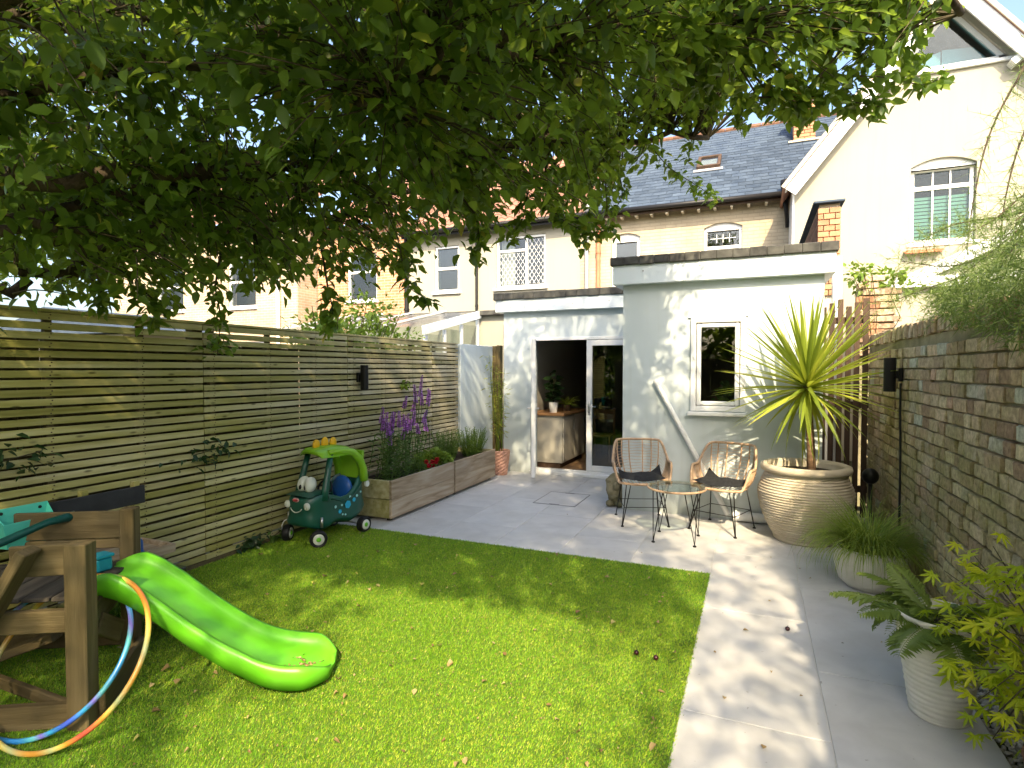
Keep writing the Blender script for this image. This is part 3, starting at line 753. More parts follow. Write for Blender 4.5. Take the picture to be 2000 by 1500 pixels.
def brick_mtx(b_):
    return Matrix.Translation((WX + .05 + b_[3] - (WX + .11), b_[1] - 3.5, b_[2])) @ Euler((rr.uniform(-.012, .012), rr.uniform(-.02, .02), rr.uniform(-.02, .02))).to_matrix().to_4x4()
for b_ in bricks[:300]:
    link('brick', bmesh_lib[(b_[0], rr.randrange(4))], bw, mtx=brick_mtx(b_))
big = MB(); vr = []
for b_ in bricks[300:]:
    q = rough_brick(0.10, kinds[b_[0]], BH, rr.randrange(9999)); M4 = brick_mtx(b_)
    big.add([M4 @ Vector(a) for a in q.v], q.f); vr += [rr.random()] * len(q.f)
o = big.build('brickwork', 'old_brick', bw, world=False, kind='stuff')
at = o.data.attributes.new('vary', 'FLOAT', 'FACE'); at.data.foreach_set('value', vr)
# coping of bricks on edge
cm = [rough_brick(0.22, 0.07, 0.115, 50 + i).mesh('coping_brick', 'old_brick') for i in range(5)]
y = WY1 - .04
while y > 1.2:
    link('coping_brick', cm[rr.randrange(5)], bw, mtx=Matrix.Translation((rr.uniform(-.012, .012), y - 3.5, 1.86 + .057 + rr.uniform(-.008, .008))) @ Euler((rr.uniform(-.06, .06), rr.uniform(-.03, .03), rr.uniform(-.05, .05))).to_matrix().to_4x4())
    y -= 0.079
MB().box(WX - .002, WX + .22, WY0, 1.16, 1.86, 1.96, .01).build('coping_run', 'old_brick', bw)

# ================================================================== EXTENSION (two flat-roofed blocks)
RY, LY = 6.50, 8.25
ext = thing('garden_extension', 'pale rendered flat-roofed house extension in two stepped blocks', 'house', (-1.5, 9.0, 0))
RX0, RX1, EX0 = -1.39, 0.635, -3.66
WIN = (-0.645, -0.088, 1.16, 2.17)
DOOR = (-3.20, -1.42, 0.03, 2.10)
HY = 13.0
mb = MB(); wall_y(mb, RX0, RX1, -0.05, 2.80, RY, 0.28, [WIN])
mb.build('front_wall', 'render_pale', ext)
MB().box(RX0, RX0 + .25, RY + .28, LY + .001, -.05, 2.80).build('side_wall', 'render_pale', ext)
MB().box(RX1 - .25, RX1, RY + .28, HY - .02, -.05, 2.80).build('side_wall', 'render_pale', ext)
mb = MB(); wall_y(mb, EX0, RX0 + .25, -0.05, 2.72, LY, 0.28, [DOOR])
mb.build('front_wall', 'render_pale', ext)
MB().box(EX0, EX0 + .25, LY + .28, HY - .02, -.05, 2.72).build('side_wall', 'render_pale', ext)
# roofs, fascias, felt drip edges
MB().box(RX0 + .02, RX1 - .02, RY + .05, HY - .02, 2.802, 2.84).build('flat_roof', 'felt', ext)
MB().box(EX0 + .02, RX0, LY + .05, HY - .02, 2.722, 2.78).build('flat_roof', 'felt', ext)
MB().box(RX0 - .10, RX1 + .09, RY - .10, RY - .002, 2.565, 2.79, .004).build('fascia', 'fascia', ext)
MB().box(RX0 - .10, RX0 - .003, RY, LY - .12, 2.57, 2.788, .004).build('fascia', 'fascia', ext)
MB().box(RX1 + .003, RX1 + .09, RY, 8.6, 2.57, 2.788, .004).build('fascia', 'fascia', ext)
MB().box(EX0 - .10, RX0 - .11, LY - .10, LY - .002, 2.50, 2.70, .004).build('fascia', 'fascia', ext)
MB().box(EX0 - .10, EX0 - .003, LY, HY - .05, 2.502, 2.698, .004).build('fascia', 'fascia', ext)
def drip(x0, x1, y0, y1, z0, z1):
    q = MB(); n_ = 14; r_ = random.Random(int(x0 * 100))
    for i in range(n_):
        a, b_ = x0 + (x1 - x0) * i / n_, x0 + (x1 - x0) * (i + 1) / n_
        j = r_.uniform(-.004, .004)
        q.box(a, b_ + .0008, y0 + j, y1, z0 + j, z1 + r_.uniform(-.003, .003), .008)
    q.build('roof_edge', 'felt', ext)
drip(RX0 - .125, RX1 + .11, RY - .13, RY + .05, 2.775, 2.868)
drip(EX0 - .125, RX0 - .02, LY - .13, LY + .05, 2.69, 2.795)
MB().box(RX0 - .125, RX0 - .02, RY + .06, LY - .14, 2.78, 2.86, .006).build('roof_edge', 'felt', ext)
MB().box(RX1, RX1 + .11, RY + .06, 8.6, 2.78, 2.86, .006).build('roof_edge', 'felt', ext)
sc_ = MB().disc((0, 0, 0), 0.009, 8, (0, -1, 0), 0.003).mesh('fixing', 'lead')
for x in (-1.15, -.55, .05, .5): link('fixing', sc_, ext, loc=Vector((x, RY - .101, 2.70 + rr.uniform(-.02, .02))) - ext.location)
for x in (-3.5, -2.9, -2.5, -1.95): link('fixing', sc_, ext, loc=Vector((x, LY - .101, 2.59 + rr.uniform(-.02, .02))) - ext.location)
# window of the right block
wi = MB(); frame_y(wi, WIN[0] - .0, WIN[1] + .0, WIN[2], WIN[3], RY - .03, RY + .07, 0.055, .006)
wo = wi.build('window', 'upvc', ext)
q = MB(); frame_y(q, WIN[0] + .062, WIN[1] - .062, WIN[2] + .062, WIN[3] - .062, RY - .016, RY + .05, 0.045, .008); q.build('sash', 'upvc', wo)
MB().box(WIN[0] + .10, WIN[1] - .10, RY + .012, RY + .018, WIN[2] + .10, WIN[3] - .10).build('pane', 'glass', wo)
MB().box(WIN[0] - .03, WIN[1] + .02, RY - .075, RY - .002, WIN[2] - .05, WIN[2] - .008, .008).build('sill', 'upvc', wo)
q = MB(); q.box(WIN[0] - .03, WIN[1] + .025, RY - .022, RY - .002, WIN[3] + .002, WIN[3] + .016, .003); q.build('drip_cap', 'upvc', wo)
# french doors
dr = MB(); frame_y(dr, DOOR[0], DOOR[1], DOOR[2], DOOR[3], LY - .01, LY + .07, 0.05, .005)
do = dr.build('door_frame', 'upvc', ext)
MB().box(DOOR[0] + .005, DOOR[1] - .005, LY - .09, LY - .011, .0, .055, .008).build('threshold', 'upvc', do)
LW = (DOOR[1] - DOOR[0] - .10) / 2
# closed right leaf (hinged on the right)
x1 = DOOR[1] - .05; x0 = x1 - LW
q = MB(); frame_y(q, x0, x1, .085, 2.045, LY - .005, LY + .055, .085, .006)
d1 = q.build('door_leaf', 'upvc', ext)
MB().box(x0 + .08, x1 - .08, LY + .022, LY + .028, .17, 1.96).build('pane', 'glass', d1)
h = MB(); h.box(x0 + .028, x0 + .058, LY - .014, LY - .005, .93, 1.13, .004); h.tube([(x0 + .043, LY - .012, 1.06), (x0 + .043, LY - .055, 1.06), (x0 + .06, LY - .058, 1.06), (x0 + .155, LY - .058, 1.055)], .009, 8)
h.build('handle', 'steel', d1, True)
MB().disc((x0 + .043, LY - .0145, .97), .009, 10, (0, -1, 0), .003).build('keyhole', 'toy_black', d1)
# open left leaf, swung out towards the garden and seen edge-on
hx, hy = DOOR[0] + .055, LY - .012
ang = R(-69.5)
ca, sa = math.cos(ang), math.sin(ang)
def dl(p): return (hx + p[0] * ca - p[1] * sa, hy + p[0] * sa + p[1] * ca, p[2])
q = MB(); frame_y(q, 0, LW, .085, 2.045, -.03, .03, .085, .006); q.v = [dl(p) for p in q.v]
d2 = q.build('door_leaf', 'upvc', ext)
q = MB(); q.box(.08, LW - .08, -.003, .003, .17, 1.96); q.v = [dl(p) for p in q.v]; q.build('pane', 'glass', d2)
for sg in (-1, 1):
    q = MB(); q.box(LW - .058, LW - .028, sg * .03, sg * .04, .93, 1.13, .003); q.tube([(LW - .043, sg * .035, 1.06), (LW - .043, sg * .08, 1.06), (LW - .06, sg * .083, 1.06), (LW - .155, sg * .083, 1.055)], .009, 8)
    q.v = [dl(p) for p in q.v]; q.build('handle', 'steel', d2, True)
for z in (.3, 1.1, 1.85):
    q = MB(); q.tube([(hx - .012, hy - .012, z - .05), (hx - .012, hy - .012, z + .05)], .011, 8); q.build('hinge', 'upvc', d2)
# inside: floor boards, ceiling, walls
MB().box(EX0 + .255, RX0 - .003, LY + .285, 12.9, 2.42, 2.46).build('room_ceiling', 'room_white', ext)
MB().box(EX0 + .252, EX0 + .268, LY + .285, 12.9, .02, 2.42).build('room_wall', 'room_white', ext)
MB().box(EX0 + .27, RX0 + 1.9, 12.55, 12.6, .02, 2.42).build('room_wall', 'room_white', ext)
MB().box(EX0 + .252, RX1 - .26, LY + .02, 12.9, -.03, .006).build('room_floor', 'floor_wood', ext)
fb = MB().obox((0, 0, 0), (0.148, 1.19, 0.012), None, .001).mesh('floor_board', 'floor_wood')
for i in range(12):
    for j in range(3): link('floor_board', fb, ext, loc=Vector((-3.30 + i * .15, 9.0 + j * 1.2 + (i % 2) * .3, .014)) - ext.location)
MB().box(RX0 + .3, RX1 - .3, 7.75, 7.8, .02, 2.6).build('inner_wall', 'room_brown', ext)
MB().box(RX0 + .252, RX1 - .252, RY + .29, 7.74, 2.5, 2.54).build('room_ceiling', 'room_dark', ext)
MB().box(-2.6, -2.52, 10.4, 12.5, .02, 2.4).build('inner_wall', 'room_white', ext)

# things inside, seen through the open door
cbn = thing('kitchen_cabinet', 'pale cabinet with an oak worktop just inside the open door', 'cabinet', (-3.08, 9.1, 0.02))
MB().box(-3.37, -2.82, 8.66, 9.9, .10, .86, .004).build('carcass', 'cabinet', cbn)
MB().box(-3.36, -2.86, 8.68, 9.88, .021, .098).build('plinth', 'dark_wood', cbn)
MB().box(-3.38, -2.78, 8.62, 9.92, .862, .905, .005).build('worktop', 'worktop', cbn)
for k in range(2):
    d_ = MB().box(-2.819, -2.80, 8.68 + k * .6, 9.27 + k * .6, .12, .85, .003).build('cabinet_door', 'cabinet', cbn)
    MB().box(-2.80, -2.785, 9.2 + k * .6, 9.215 + k * .6, .6, .75, .003).build('handle', 'steel', d_)

# ================================================================== plants: shared builders
LV, LT = leaf_template()
def leafy(name, parent, m, pos, dirs, size, roll=None, tmpl=None, kind='stuff', world_off=None, vary=None):
    pos = np.asarray(pos, float); dirs = np.asarray(dirs, float); n_ = len(pos)
    tv_, tt_ = tmpl if tmpl is not None else (LV, LT)
    roll = RNG.uniform(-.9, .9, n_) if roll is None else roll
    off = np.array(wloc(parent)) if parent is not None else np.zeros(3)
    VV, TT = scatter(tv_, tt_, pos - off, frames(dirs, roll), size)
    vr_ = np.repeat(RNG.random(n_) * .999 if vary is None else vary, len(tt_))
    o = link(name, fast_mesh(name, VV, TT, m, vr_), parent)
    if kind: o['kind'] = kind
    return o

def blob_plant(parent, c, rad, n_, size, m, name='foliage', zmin=None, seed=0, up=.3, tmpl=None, lumps=7):
    """leafy mass: leaf clumps spread through an uneven volume"""
    rg = np.random.default_rng(seed)
    cc = rg.normal(size=(lumps, 3)) * .42; cc = cc * np.array(rad) + np.array(c)
    k = rg.integers(0, lumps, n_)
    d = rg.normal(size=(n_, 3)); d /= np.linalg.norm(d, axis=1, keepdims=True)
    rr_ = rg.random((n_, 1)) ** .5
    p = cc[k] + d * rr_ * np.array(rad) * .55
    if zmin is not None: p[:, 2] = np.maximum(p[:, 2], zmin + rg.random(n_) * .05)
    dd = d + np.array([0, 0, up]) + rg.normal(size=(n_, 3)) * .5
    return leafy(name, parent, m, p, dd, rg.uniform(.7, 1.25, n_) * size, tmpl=tmpl)

NARROW = leaf_template(.09, .03, .15)
WIDE = leaf_template(.40, .08, .2)

# pots indoors
def small_pot(name, label, c, r0, r1, h_, m):
    t = thing(name, label, 'plant', c)
    MB().lathe([(0.001, 0), (r0, 0), (r1, h_), (r1 - .01, h_), (r1 - .015, h_ - .03), (.001, h_ - .03)], 20).build('pot', m, t, 40, world=False)
    return t
t = small_pot('potted_rubber_plant', 'dark broad-leaved plant in white pot on the oak worktop', (-3.02, 8.80, .905), .06, .08, .17, 'upvc')
q = MB(); pos = []; dr_ = []
for i in range(5):
    a = i * 1.3; tp_ = Vector((-3.02 + .07 * math.cos(a), 8.80 + .07 * math.sin(a), 1.35 + .1 * (i % 3)))
    q.tube([(-3.02, 8.80, 1.03), ((-3.02 + tp_.x) / 2, (8.80 + tp_.y) / 2, 1.2), tp_], .006, 5)
    for j in range(9):
        s_ = .15 + .85 * j / 8; pos.append(Vector((-3.02, 8.80, 1.05)).lerp(tp_, s_)); b_ = a + j * 2.2; dr_.append((math.cos(b_), math.sin(b_), .25))
q.build('stem', 'twig', t)
leafy('leaf_cluster', t, 'dark_leaf', pos, dr_, np.full(len(pos), .15), tmpl=WIDE)
t = small_pot('potted_spider_plant', 'thin arching green house plant beside the white pot on the worktop', (-2.93, 9.25, .905), .06, .08, .10, 'dark_wood')
pos = []; dr_ = []
for i in range(60):
    a = rr.uniform(0, 6.28); pos.append((-2.93, 9.25, 1.0)); dr_.append((math.cos(a), math.sin(a), rr.uniform(.2, 1.6)))
leafy('leaf_cluster', t, 'grass_leaf', pos, dr_, np.full(60, .27), tmpl=leaf_template(.03, .01, .45))
t = small_pot('potted_basil', 'bushy green plant standing inside the white window', (-.25, RY + .16, 1.165), .05, .065, .09, 'dark_wood')
blob_plant(t, (-.25, RY + .17, 1.36), (.12, .07, .11), 190, .06, 'herb_leaf', 'leaf_cluster', seed=5, tmpl=WIDE)
# dark coat and chair inside
cc_ = thing('hanging_coat', 'dark navy coat hanging inside the doorway', 'coat', (-2.62, 10.3, .85))
q = MB()
for i in range(9):
    pass
prof = [(.02, 1.0), (.08, .97), (.17, .9), (.2, .7), (.19, .45), (.23, .2), (.25, 0)]
q.lathe([(a, b_) for a, b_ in prof[::-1]], 18, (0, 0, 0), lambda i, j: .018 * math.sin(j * 2.1 + i))
q.v = [(a[0] * .9, a[1] * .45, a[2]) for a in q.v]
q.build('coat_body', 'navy', cc_, True, world=False)
for s_ in (-1, 1): MB().tube([(s_ * .12, 0, .93), (s_ * .2, -.02, .7), (s_ * .22, -.05, .42)], [.06, .055, .045], 10).build('sleeve', 'navy', cc_, True, world=False)
ch = thing('wooden_chair', 'brown wooden chair in the room behind the cabinet', 'chair', (-2.45, 9.75, .02))
MB().box(-.2, .2, -.2, .2, .43, .46, .008).build('seat', 'worktop', ch, world=False)
for sx in (-.18, .18):
    for sy in (-.18, .18): MB().box(sx - .018, sx + .018, sy - .018, sy + .018, 0, .43 if sy < 0 else .9, .003).build('leg', 'worktop', ch, world=False)
MB().box(-.16, .16, .172, .188, .7, .88, .004).build('backrest', 'worktop', ch, world=False)

# ================================================================== HOUSES
def sash(parent, x0, x1, z0, z1, y,  glass='far_glass', transom=None, mull=(), bars=None, w=.06, sill=True, name='window', m='upvc'):
    q = MB(); frame_y(q, x0, x1, z0, z1, y + .05, y + .13, w, .006)
    if transom: q.box(x0 + w, x1 - w, y + .045, y + .125, transom - .035, transom + .035, .005)
    for mx_ in mull: q.box(mx_ - .03, mx_ + .03, y + .052, y + .122, z0 + w, z1 - w, .004)
    o = q.build(name, m, parent)
    zz = [z0 + w] + ([transom] if transom else []) + [z1 - w]; xx = [x0 + w] + list(mull) + [x1 - w]
    for i in range(len(zz) - 1):
        for j in range(len(xx) - 1):
            MB().box(xx[j], xx[j + 1], y + .085, y + .091, zz[i] + .02, zz[i + 1] - .02).build('pane', glass, o)
    if sill: MB().box(x0 - .06, x1 + .06, y - .06, y + .045, z0 - .07, z0 - .002, .006).build('sill', m, o)
    return o

def arch_fill(parent, x0, x1, z1, rise, y, th, m):
    """fills the corners above a segmental arch so the opening gets a curved head"""
    n_ = 10; q = MB(); cx = (x0 + x1) / 2
    for s_ in range(n_):
        a, b_ = x0 + (x1 - x0) * s_ / n_, x0 + (x1 - x0) * (s_ + 1) / n_
        f = lambda x: z1 - rise * ((x - cx) / ((x1 - x0) / 2)) ** 2
        if z1 - min(f(a), f(b_)) < .002: continue
        q.prism([(a, min(f(a), z1 - .001)), (b_, min(f(b_), z1 - .001)), (b_, z1 + .0), (a, z1 + .0)], y, y + th)
    q.build('arch', m, parent)
    MB().box(x0, x1, y + .07, y + .11, z1 - rise - .06, z1 - .002).build('window_head', 'upvc', parent)

def roof_tiles(parent, name, m, x0, x1, y0, z0, y1, z1, tw, ex, proto, limit=300, stag=.5, stuffname='roofing'):
    """courses of single tiles laid on a slope that faces -Y"""
    sl = math.hypot(y1 - y0, z1 - z0); an_ = math.atan2(z1 - z0, y1 - y0)
    rows = int(sl / ex); items = []
    for r_ in range(rows + 1):
        s_ = r_ * ex
        x = x0 + tw / 2 - (tw * stag if r_ % 2 else 0)
        while x < x1 + tw * .3:
            if x > x0 - tw * .2:
                yy = y0 + (y1 - y0) * s_ / sl; zz = z0 + (z1 - z0) * s_ / sl
                items.append((x, yy, zz))
            x += tw
    P_ = np.array(items); u, v, f = proj_np(P_); on = (u > -20) & (u < 2020) & (v > -20)
    order = np.argsort(np.where(on, f, f + 500))
    base = wloc(parent); rest = MB()
    for c_, i in enumerate(order):
        x, yy, zz = items[i]
        M4 = Matrix.Translation(Vector((x, yy, zz)) - base) @ Euler((an_ - .045 + rr.uniform(-.006, .006), rr.uniform(-.008, .008), rr.uniform(-.006, .006))).to_matrix().to_4x4()
        if c_ < limit: link(name, proto, parent, mtx=M4)
        else: rest.add([M4 @ Vector(a.co) for a in proto.vertices], [tuple(p.vertices) for p in proto.polygons])
    if rest.v:
        rest.build(stuffname, m, parent, world=False, kind='stuff')

# --- cream house with the slate roof
ch_ = thing('cream_house', 'cream painted brick house with blue-grey slate roof and skylight', 'house', (-1.6, 15, 0))
CX0, CX1, EZ = -3.80, 0.72, 5.20
cw1, cw2 = (-1.04, -.27, 3.30, 4.74), (-3.06, -2.40, 3.15, 4.70)
mb = MB(); wall_y(mb, CX0, CX1 + 1.5, -.05, EZ, HY, .3, [cw1, cw2]); mb.build('wall', 'painted_brick', ch_)
arch_fill(ch_, cw1[0], cw1[1], cw1[3], .10, HY, .3, 'painted_brick'); arch_fill(ch_, cw2[0], cw2[1], cw2[3], .10, HY, .3, 'painted_brick')
w1 = sash(ch_, cw1[0], cw1[1], cw1[2], cw1[3] - .10, HY + .03, transom=4.22)
def leading(parent, x0, x1, z0, z1, y, nx, nz, w=.012, m='upvc'):
    q = MB()
    for i in range(1, nx): x = x0 + (x1 - x0) * i / nx; q.box(x - w / 2, x + w / 2, y, y + .008, z0, z1)
    for j in range(1, nz): z = z0 + (z1 - z0) * j / nz; q.box(x0, x1, y - .001, y + .007, z - w / 2, z + w / 2)
    q.build('glazing_bars', m, parent)
leading(w1, cw1[0] + .13, cw1[1] - .13, 4.33, 4.51, HY + .095, 4, 2); leading(w1, cw1[0] + .13, cw1[1] - .13, 3.5, 4.12, HY + .095, 4, 3)
bl = MB()
for z in np.arange(3.40, 4.15, .042): bl.box(cw1[0] + .08, cw1[1] - .08, HY + .17, HY + .19, z, z + .03)
bl.build('blind', 'blind', w1)
w2 = sash(ch_, cw2[0], cw2[1], cw2[2], cw2[3] - .10, HY + .03, 'frosted', w=.09)
MB().box(CX0 + .1, CX1, HY + .9, HY + .95, 0, 5.1).build('unlit_room_panel', 'room_dark', ch_)
# roof
RYE, RZE, RYR, RZR = 12.70, 5.18, 16.80, 8.12
sl = MB().obox((0, .12, .0), (.292, .30, .011), None, 0.0).mesh('slate', 'slate')
deck = MB(); deck.add([(CX0 + .25, RYE + .02, RZE - .05), (3.4, RYE + .02, RZE - .05), (3.4, RYR, RZR - .05), (CX0 + .25, RYR, RZR - .05), (CX0 + .25, 20.9, RZE - .05), (3.4, 20.9, RZE - .05)], [(0, 1, 2, 3), (3, 2, 5, 4)])
deck.build('roof_deck', 'felt', ch_)
roof_tiles(ch_, 'slate', 'slate', CX0 + .28, 2.2, RYE, RZE, RYR, RZR, .30, .205, sl)
rg = MB().tube([(-.22, 0, 0), (.22, 0, 0)], .085, 8).mesh('ridge_tile', 'dark_brick')
for i in range(13): link('ridge_tile', rg, ch_, loc=Vector((CX0 + .5 + i * .452, RYR, RZR + .0)) - ch_.location)
gu = MB(); gu.tube([(CX0 + .2, RYE - .05, RZE - .05), (.52, RYE - .05, RZE - .07)], .055, 10); gu.build('gutter', 'black_plastic', ch_, True)
q = MB(); q.box(CX0 + .2, .6, RYE + .02, RYE + .05, RZE - .16, RZE - .01); q.build('eaves_board', 'dark_wood', ch_)
rf_ = MB().box(-.025, .025, -.22, .1, -.05, .04).mesh('rafter_end', 'render_cream')
for i in range(13): link('rafter_end', rf_, ch_, loc=Vector((CX0 + .35 + i * .33, RYE + .28, RZE - .14)) - ch_.location)
MB().box(CX0 + .2, .64, RYE + .05, HY, RZE - .05, RZE - .03).build('soffit', 'render_cream', ch_)
hop = MB(); hop.lathe([(.05, 0), (.06, .2), (.10, .42), (.10, .5), (.0, .5)], 10, (.53, 12.62, 4.86)); hop.tube([(.53, 12.62, 4.9), (.56, 12.8, 4.7), (.58, 12.92, 4.5)], .04, 8); hop.build('rain_hopper', 'black_plastic', ch_, True)
# skylight
def roof_pt(x, s_, up=.0):
    an_ = math.atan2(RZR - RZE, RYR - RYE)
    return Vector((x, RYE + math.cos(an_) * s_ - math.sin(an_) * up, RZE + math.sin(an_) * s_ + math.cos(an_) * up))
skm = Euler((math.atan2(RZR - RZE, RYR - RYE), 0, 0)).to_matrix()
skp = roof_pt(-1.06, 2.35)
sk = MB(); W_, H_ = .46, .66
for (c_, s_) in (((-W_ / 2, 0, .05), (.07, H_, .1)), ((W_ / 2, 0, .05), (.07, H_, .1)), ((0, -H_ / 2 - .02, .05), (W_ + .07, .07, .09)), ((0, H_ / 2 + .02, .05), (W_ + .07, .07, .09))):
    sk.obox(skp + skm @ Vector(c_), s_, skm, .006)
sko = sk.build('skylight', 'dark_wood', ch_)
MB().obox(skp + skm @ Vector((0, 0, .06)), (W_ - .08, H_ - .05, .01), skm).build('pane', 'far_glass', sko)
MB().obox(skp + skm @ Vector((0, -H_ / 2 - .14, .02)), (W_ + .2, .16, .012), skm).build('flashing', 'lead', sko)
MB().obox(skp + skm @ Vector((0, 0, .015)), (W_ - .06, H_ - .05, .004), skm).build('blind', 'curtain', sko)
# chimney with its own bricks
def brick_stack(parent, x0, x1, y0, y1, z0, z1, mesh_m, name='brick', faces=('f',), bl_=.215, bh_=.065  , j=.012):
    full = MB().obox((0, 0, 0), (bl_, .05, bh_), None, .003).mesh('brick', mesh_m)
    half = MB().obox((0, 0, 0), (bl_ / 2 - j / 2, .05, bh_), None, .003).mesh('brick', mesh_m)
    base = wloc(parent)
    for fc in faces:
        r_ = 0; z = z0
        while z + bh_ <= z1 + .001:
            a0, a1 = (x0, x1) if fc == 'f' else (y0, y1)
            a = a0; first = r_ % 2 == 1
            while a < a1 - .03:
                L = bl_ / 2 - j / 2 if first else bl_
                if a + L > a1 + .002: L = bl_ / 2 - j / 2
                if a + L > a1 + .03: break
                first = False
                me = half if L < bl_ - .01 else full
                if fc == 'f': lc, rt = Vector((a + L / 2, y0 + .02, z + bh_ / 2)), (0, 0, 0)
                else: lc, rt = Vector((x0 + .02, a + L / 2, z + bh_ / 2)), (0, 0, R(90))
                link(name, me, parent, loc=lc - base + Vector((0, rr.uniform(-.003, .003), 0)), rot=rt); a += L + j
            z += bh_ + j; r_ += 1
cm_ = thing('chimney', 'orange brick chimney stack rising from the slate roof', 'chimney', (1.03, 15.6, 6.6))
MB().box(.83, 1.25, 15.34, 15.85, 6.6, 8.0).build('core', 'mortar_light', cm_)
brick_stack(cm_, .80, 1.27, 15.30, 15.85, 7.05, 7.98, 'orange_brick', faces=('f', 's'), bl_=.222, bh_=.07)
MB().box(.72, 1.36, 15.2, 15.95, 8.01, 8.08, .01).build('cap', 'mortar_light', cm_)
for x in (.95, 1.14): MB().lathe([(.085, 0), (.075, .12), (.095, .14), (.095, .18), (.06, .18)], 14, (x, 15.6, 8.08)).build('chimney_pot', 'terracotta', cm_, 40)
MB().box(.68, 1.38, 15.16, 15.297, 6.98, 7.03, .005).build('flashing', 'mortar_light', cm_)
# pipes on the party line
def pipe(name, label, x, y, z0, z1, r_, m, br=(), cat='pipe'):
    q = MB(); q.tube([(x, y, z0), (x, y, z1)], r_, 10)
    for z in br: q.tube([(x, y, z - .02), (x, y, z + .02)], r_ * 1.28, 10)
    return q.build(name, m, None, 40, label=label, cat=cat)
pipe('soil_pipe', 'grey plastic waste pipe on the cream wall next to the terracotta pipe', -3.62, 12.92, 2.8, 5.3, .05, 'lead', (3.3, 4.4))
pipe('drain_pipe', 'terracotta coloured drainpipe on the cream house wall', -3.35, 12.93, 3.15, 5.0, .05, 'terracotta', (3.2, 4.3))

# --- white rendered neighbour with red pantiles
nh = thing('white_house', 'white rendered terraced house with leaded window and red pantile roof', 'house', (-6.2, 15, 0))
nx0, nx1 = -8.60, -3.80
nw1, nw2 = (-5.97, -4.66, 3.62, 4.88), (-7.74, -7.02, 3.62, 4.80)
mb = MB(); wall_y(mb, nx0, nx1, -.05, EZ + .02, HY - .01, .3, [nw1, nw2]); mb.build('wall', 'render_white', nh)
a1 = sash(nh, *nw1, HY - .02, transom=None, mull=(-5.17,))
q = MB(); q.box(-5.91, -5.2, HY + .02, HY + .08, 4.50, 4.56, .004); q.build('transom', 'upvc', a1)
q = MB()
def lattice(q, x0, x1, z0, z1, y, st=.115, w=.0075):
    n0 = int((x1 - x0 + z1 - z0) / st) + 2
    for k in range(-n0, n0):
        for sg in (1, -1):
            pts = []
            for i in range(41):
                x = x0 + (x1 - x0) * i / 40; z = (z0 if sg > 0 else z1) + sg * ((x - x0) * 1.45 + k * st * 1.45)
                if z0 <= z <= z1: pts.append((x, z))
            if len(pts) >= 2: q.beam((pts[0][0], y + (.003 if sg > 0 else -.003), pts[0][1]), (pts[-1][0], y + (.003 if sg > 0 else -.003), pts[-1][1]), w, w)
lattice(q, -5.90, -5.21, 3.70, 4.49, HY + .058); lattice(q, -5.13, -4.73, 3.70, 4.80, HY + .058)
q.build('lead_lattice', 'upvc', a1)
q = MB()
for i in range(14):
    x = -5.9 + i * .026; q.tube([(x, HY + .22 + .012 * math.sin(i * 1.9), 3.66), (x, HY + .22 + .012 * math.sin(i * 1.9), 4.86)], .017, 6)
q.build('curtain', 'curtain', a1)
a2 = sash(nh, *nw2, HY - .02, 'frosted', transom=4.22)
MB().box(nx0 + .1, nx1 - .1, HY + .9, HY + .95, 0, 5.1).build('unlit_room_panel', 'room_dark', nh)
pt_ = MB(); n_ = 6
for i in range(n_ + 1):
    x = -.12 + .24 * i / n_; z = .022 * math.sin(i / n_ * 2 * math.pi)
    for y_ in (-.03, .30): pt_.v.append((x, y_, z + (.0 if y_ < 0 else -.005)))
    pt_.v.append((x, -.03, z - .014))
for i in range(n_): pt_.f += [(3 * i, 3 * i + 3, 3 * i + 4, 3 * i + 1), (3 * i + 2, 3 * i + 5, 3 * i + 3, 3 * i)]
ptm = pt_.mesh('pantile', 'pantile')
deck = MB(); deck.add([(nx0, RYE + .02, RZE - .05), (CX0 + .24, RYE + .02, RZE - .05), (CX0 + .24, RYR, RZR - .05), (nx0, RYR, RZR - .05), (CX0 + .24, 20.9, RZE - .05), (nx0, 20.9, RZE - .05)], [(0, 1, 2, 3), (3, 2, 4, 5)])
deck.build('roof_deck', 'felt', nh)
roof_tiles(nh, 'pantile', 'pantile', nx0 + .05, CX0 + .2, RYE, RZE, RYR, RZR, .225, .29, ptm, 300, 0.0)
MB().tube([(nx0, RYE - .05, RZE - .06), (CX0 + .18, RYE - .05, RZE - .05)], .055, 10).build('gutter', 'black_plastic', nh, True)
q = MB(); q.box(nx0, CX0 + .19, RYE + .02, RYE + .05, RZE - .16, RZE - .01); q.build('eaves_board', 'black_paint', nh)
q = MB(); q.beam(roof_pt(CX0 + .225, 0, .05), roof_pt(CX0 + .225, 5.0, .05), .09, .05); q.build('verge', 'lead', nh)
pipe('downpipe', 'black downpipe between the two windows of the white house', -6.49, 12.93, 2.6, 5.1, .035, 'black_plastic', (3.2, 4.2))
pipe('downpipe', 'black downpipe where the white house meets the orange brick house', -8.58, 12.93, 2.6, 5.1, .06, 'black_plastic', (3.2, 4.2))

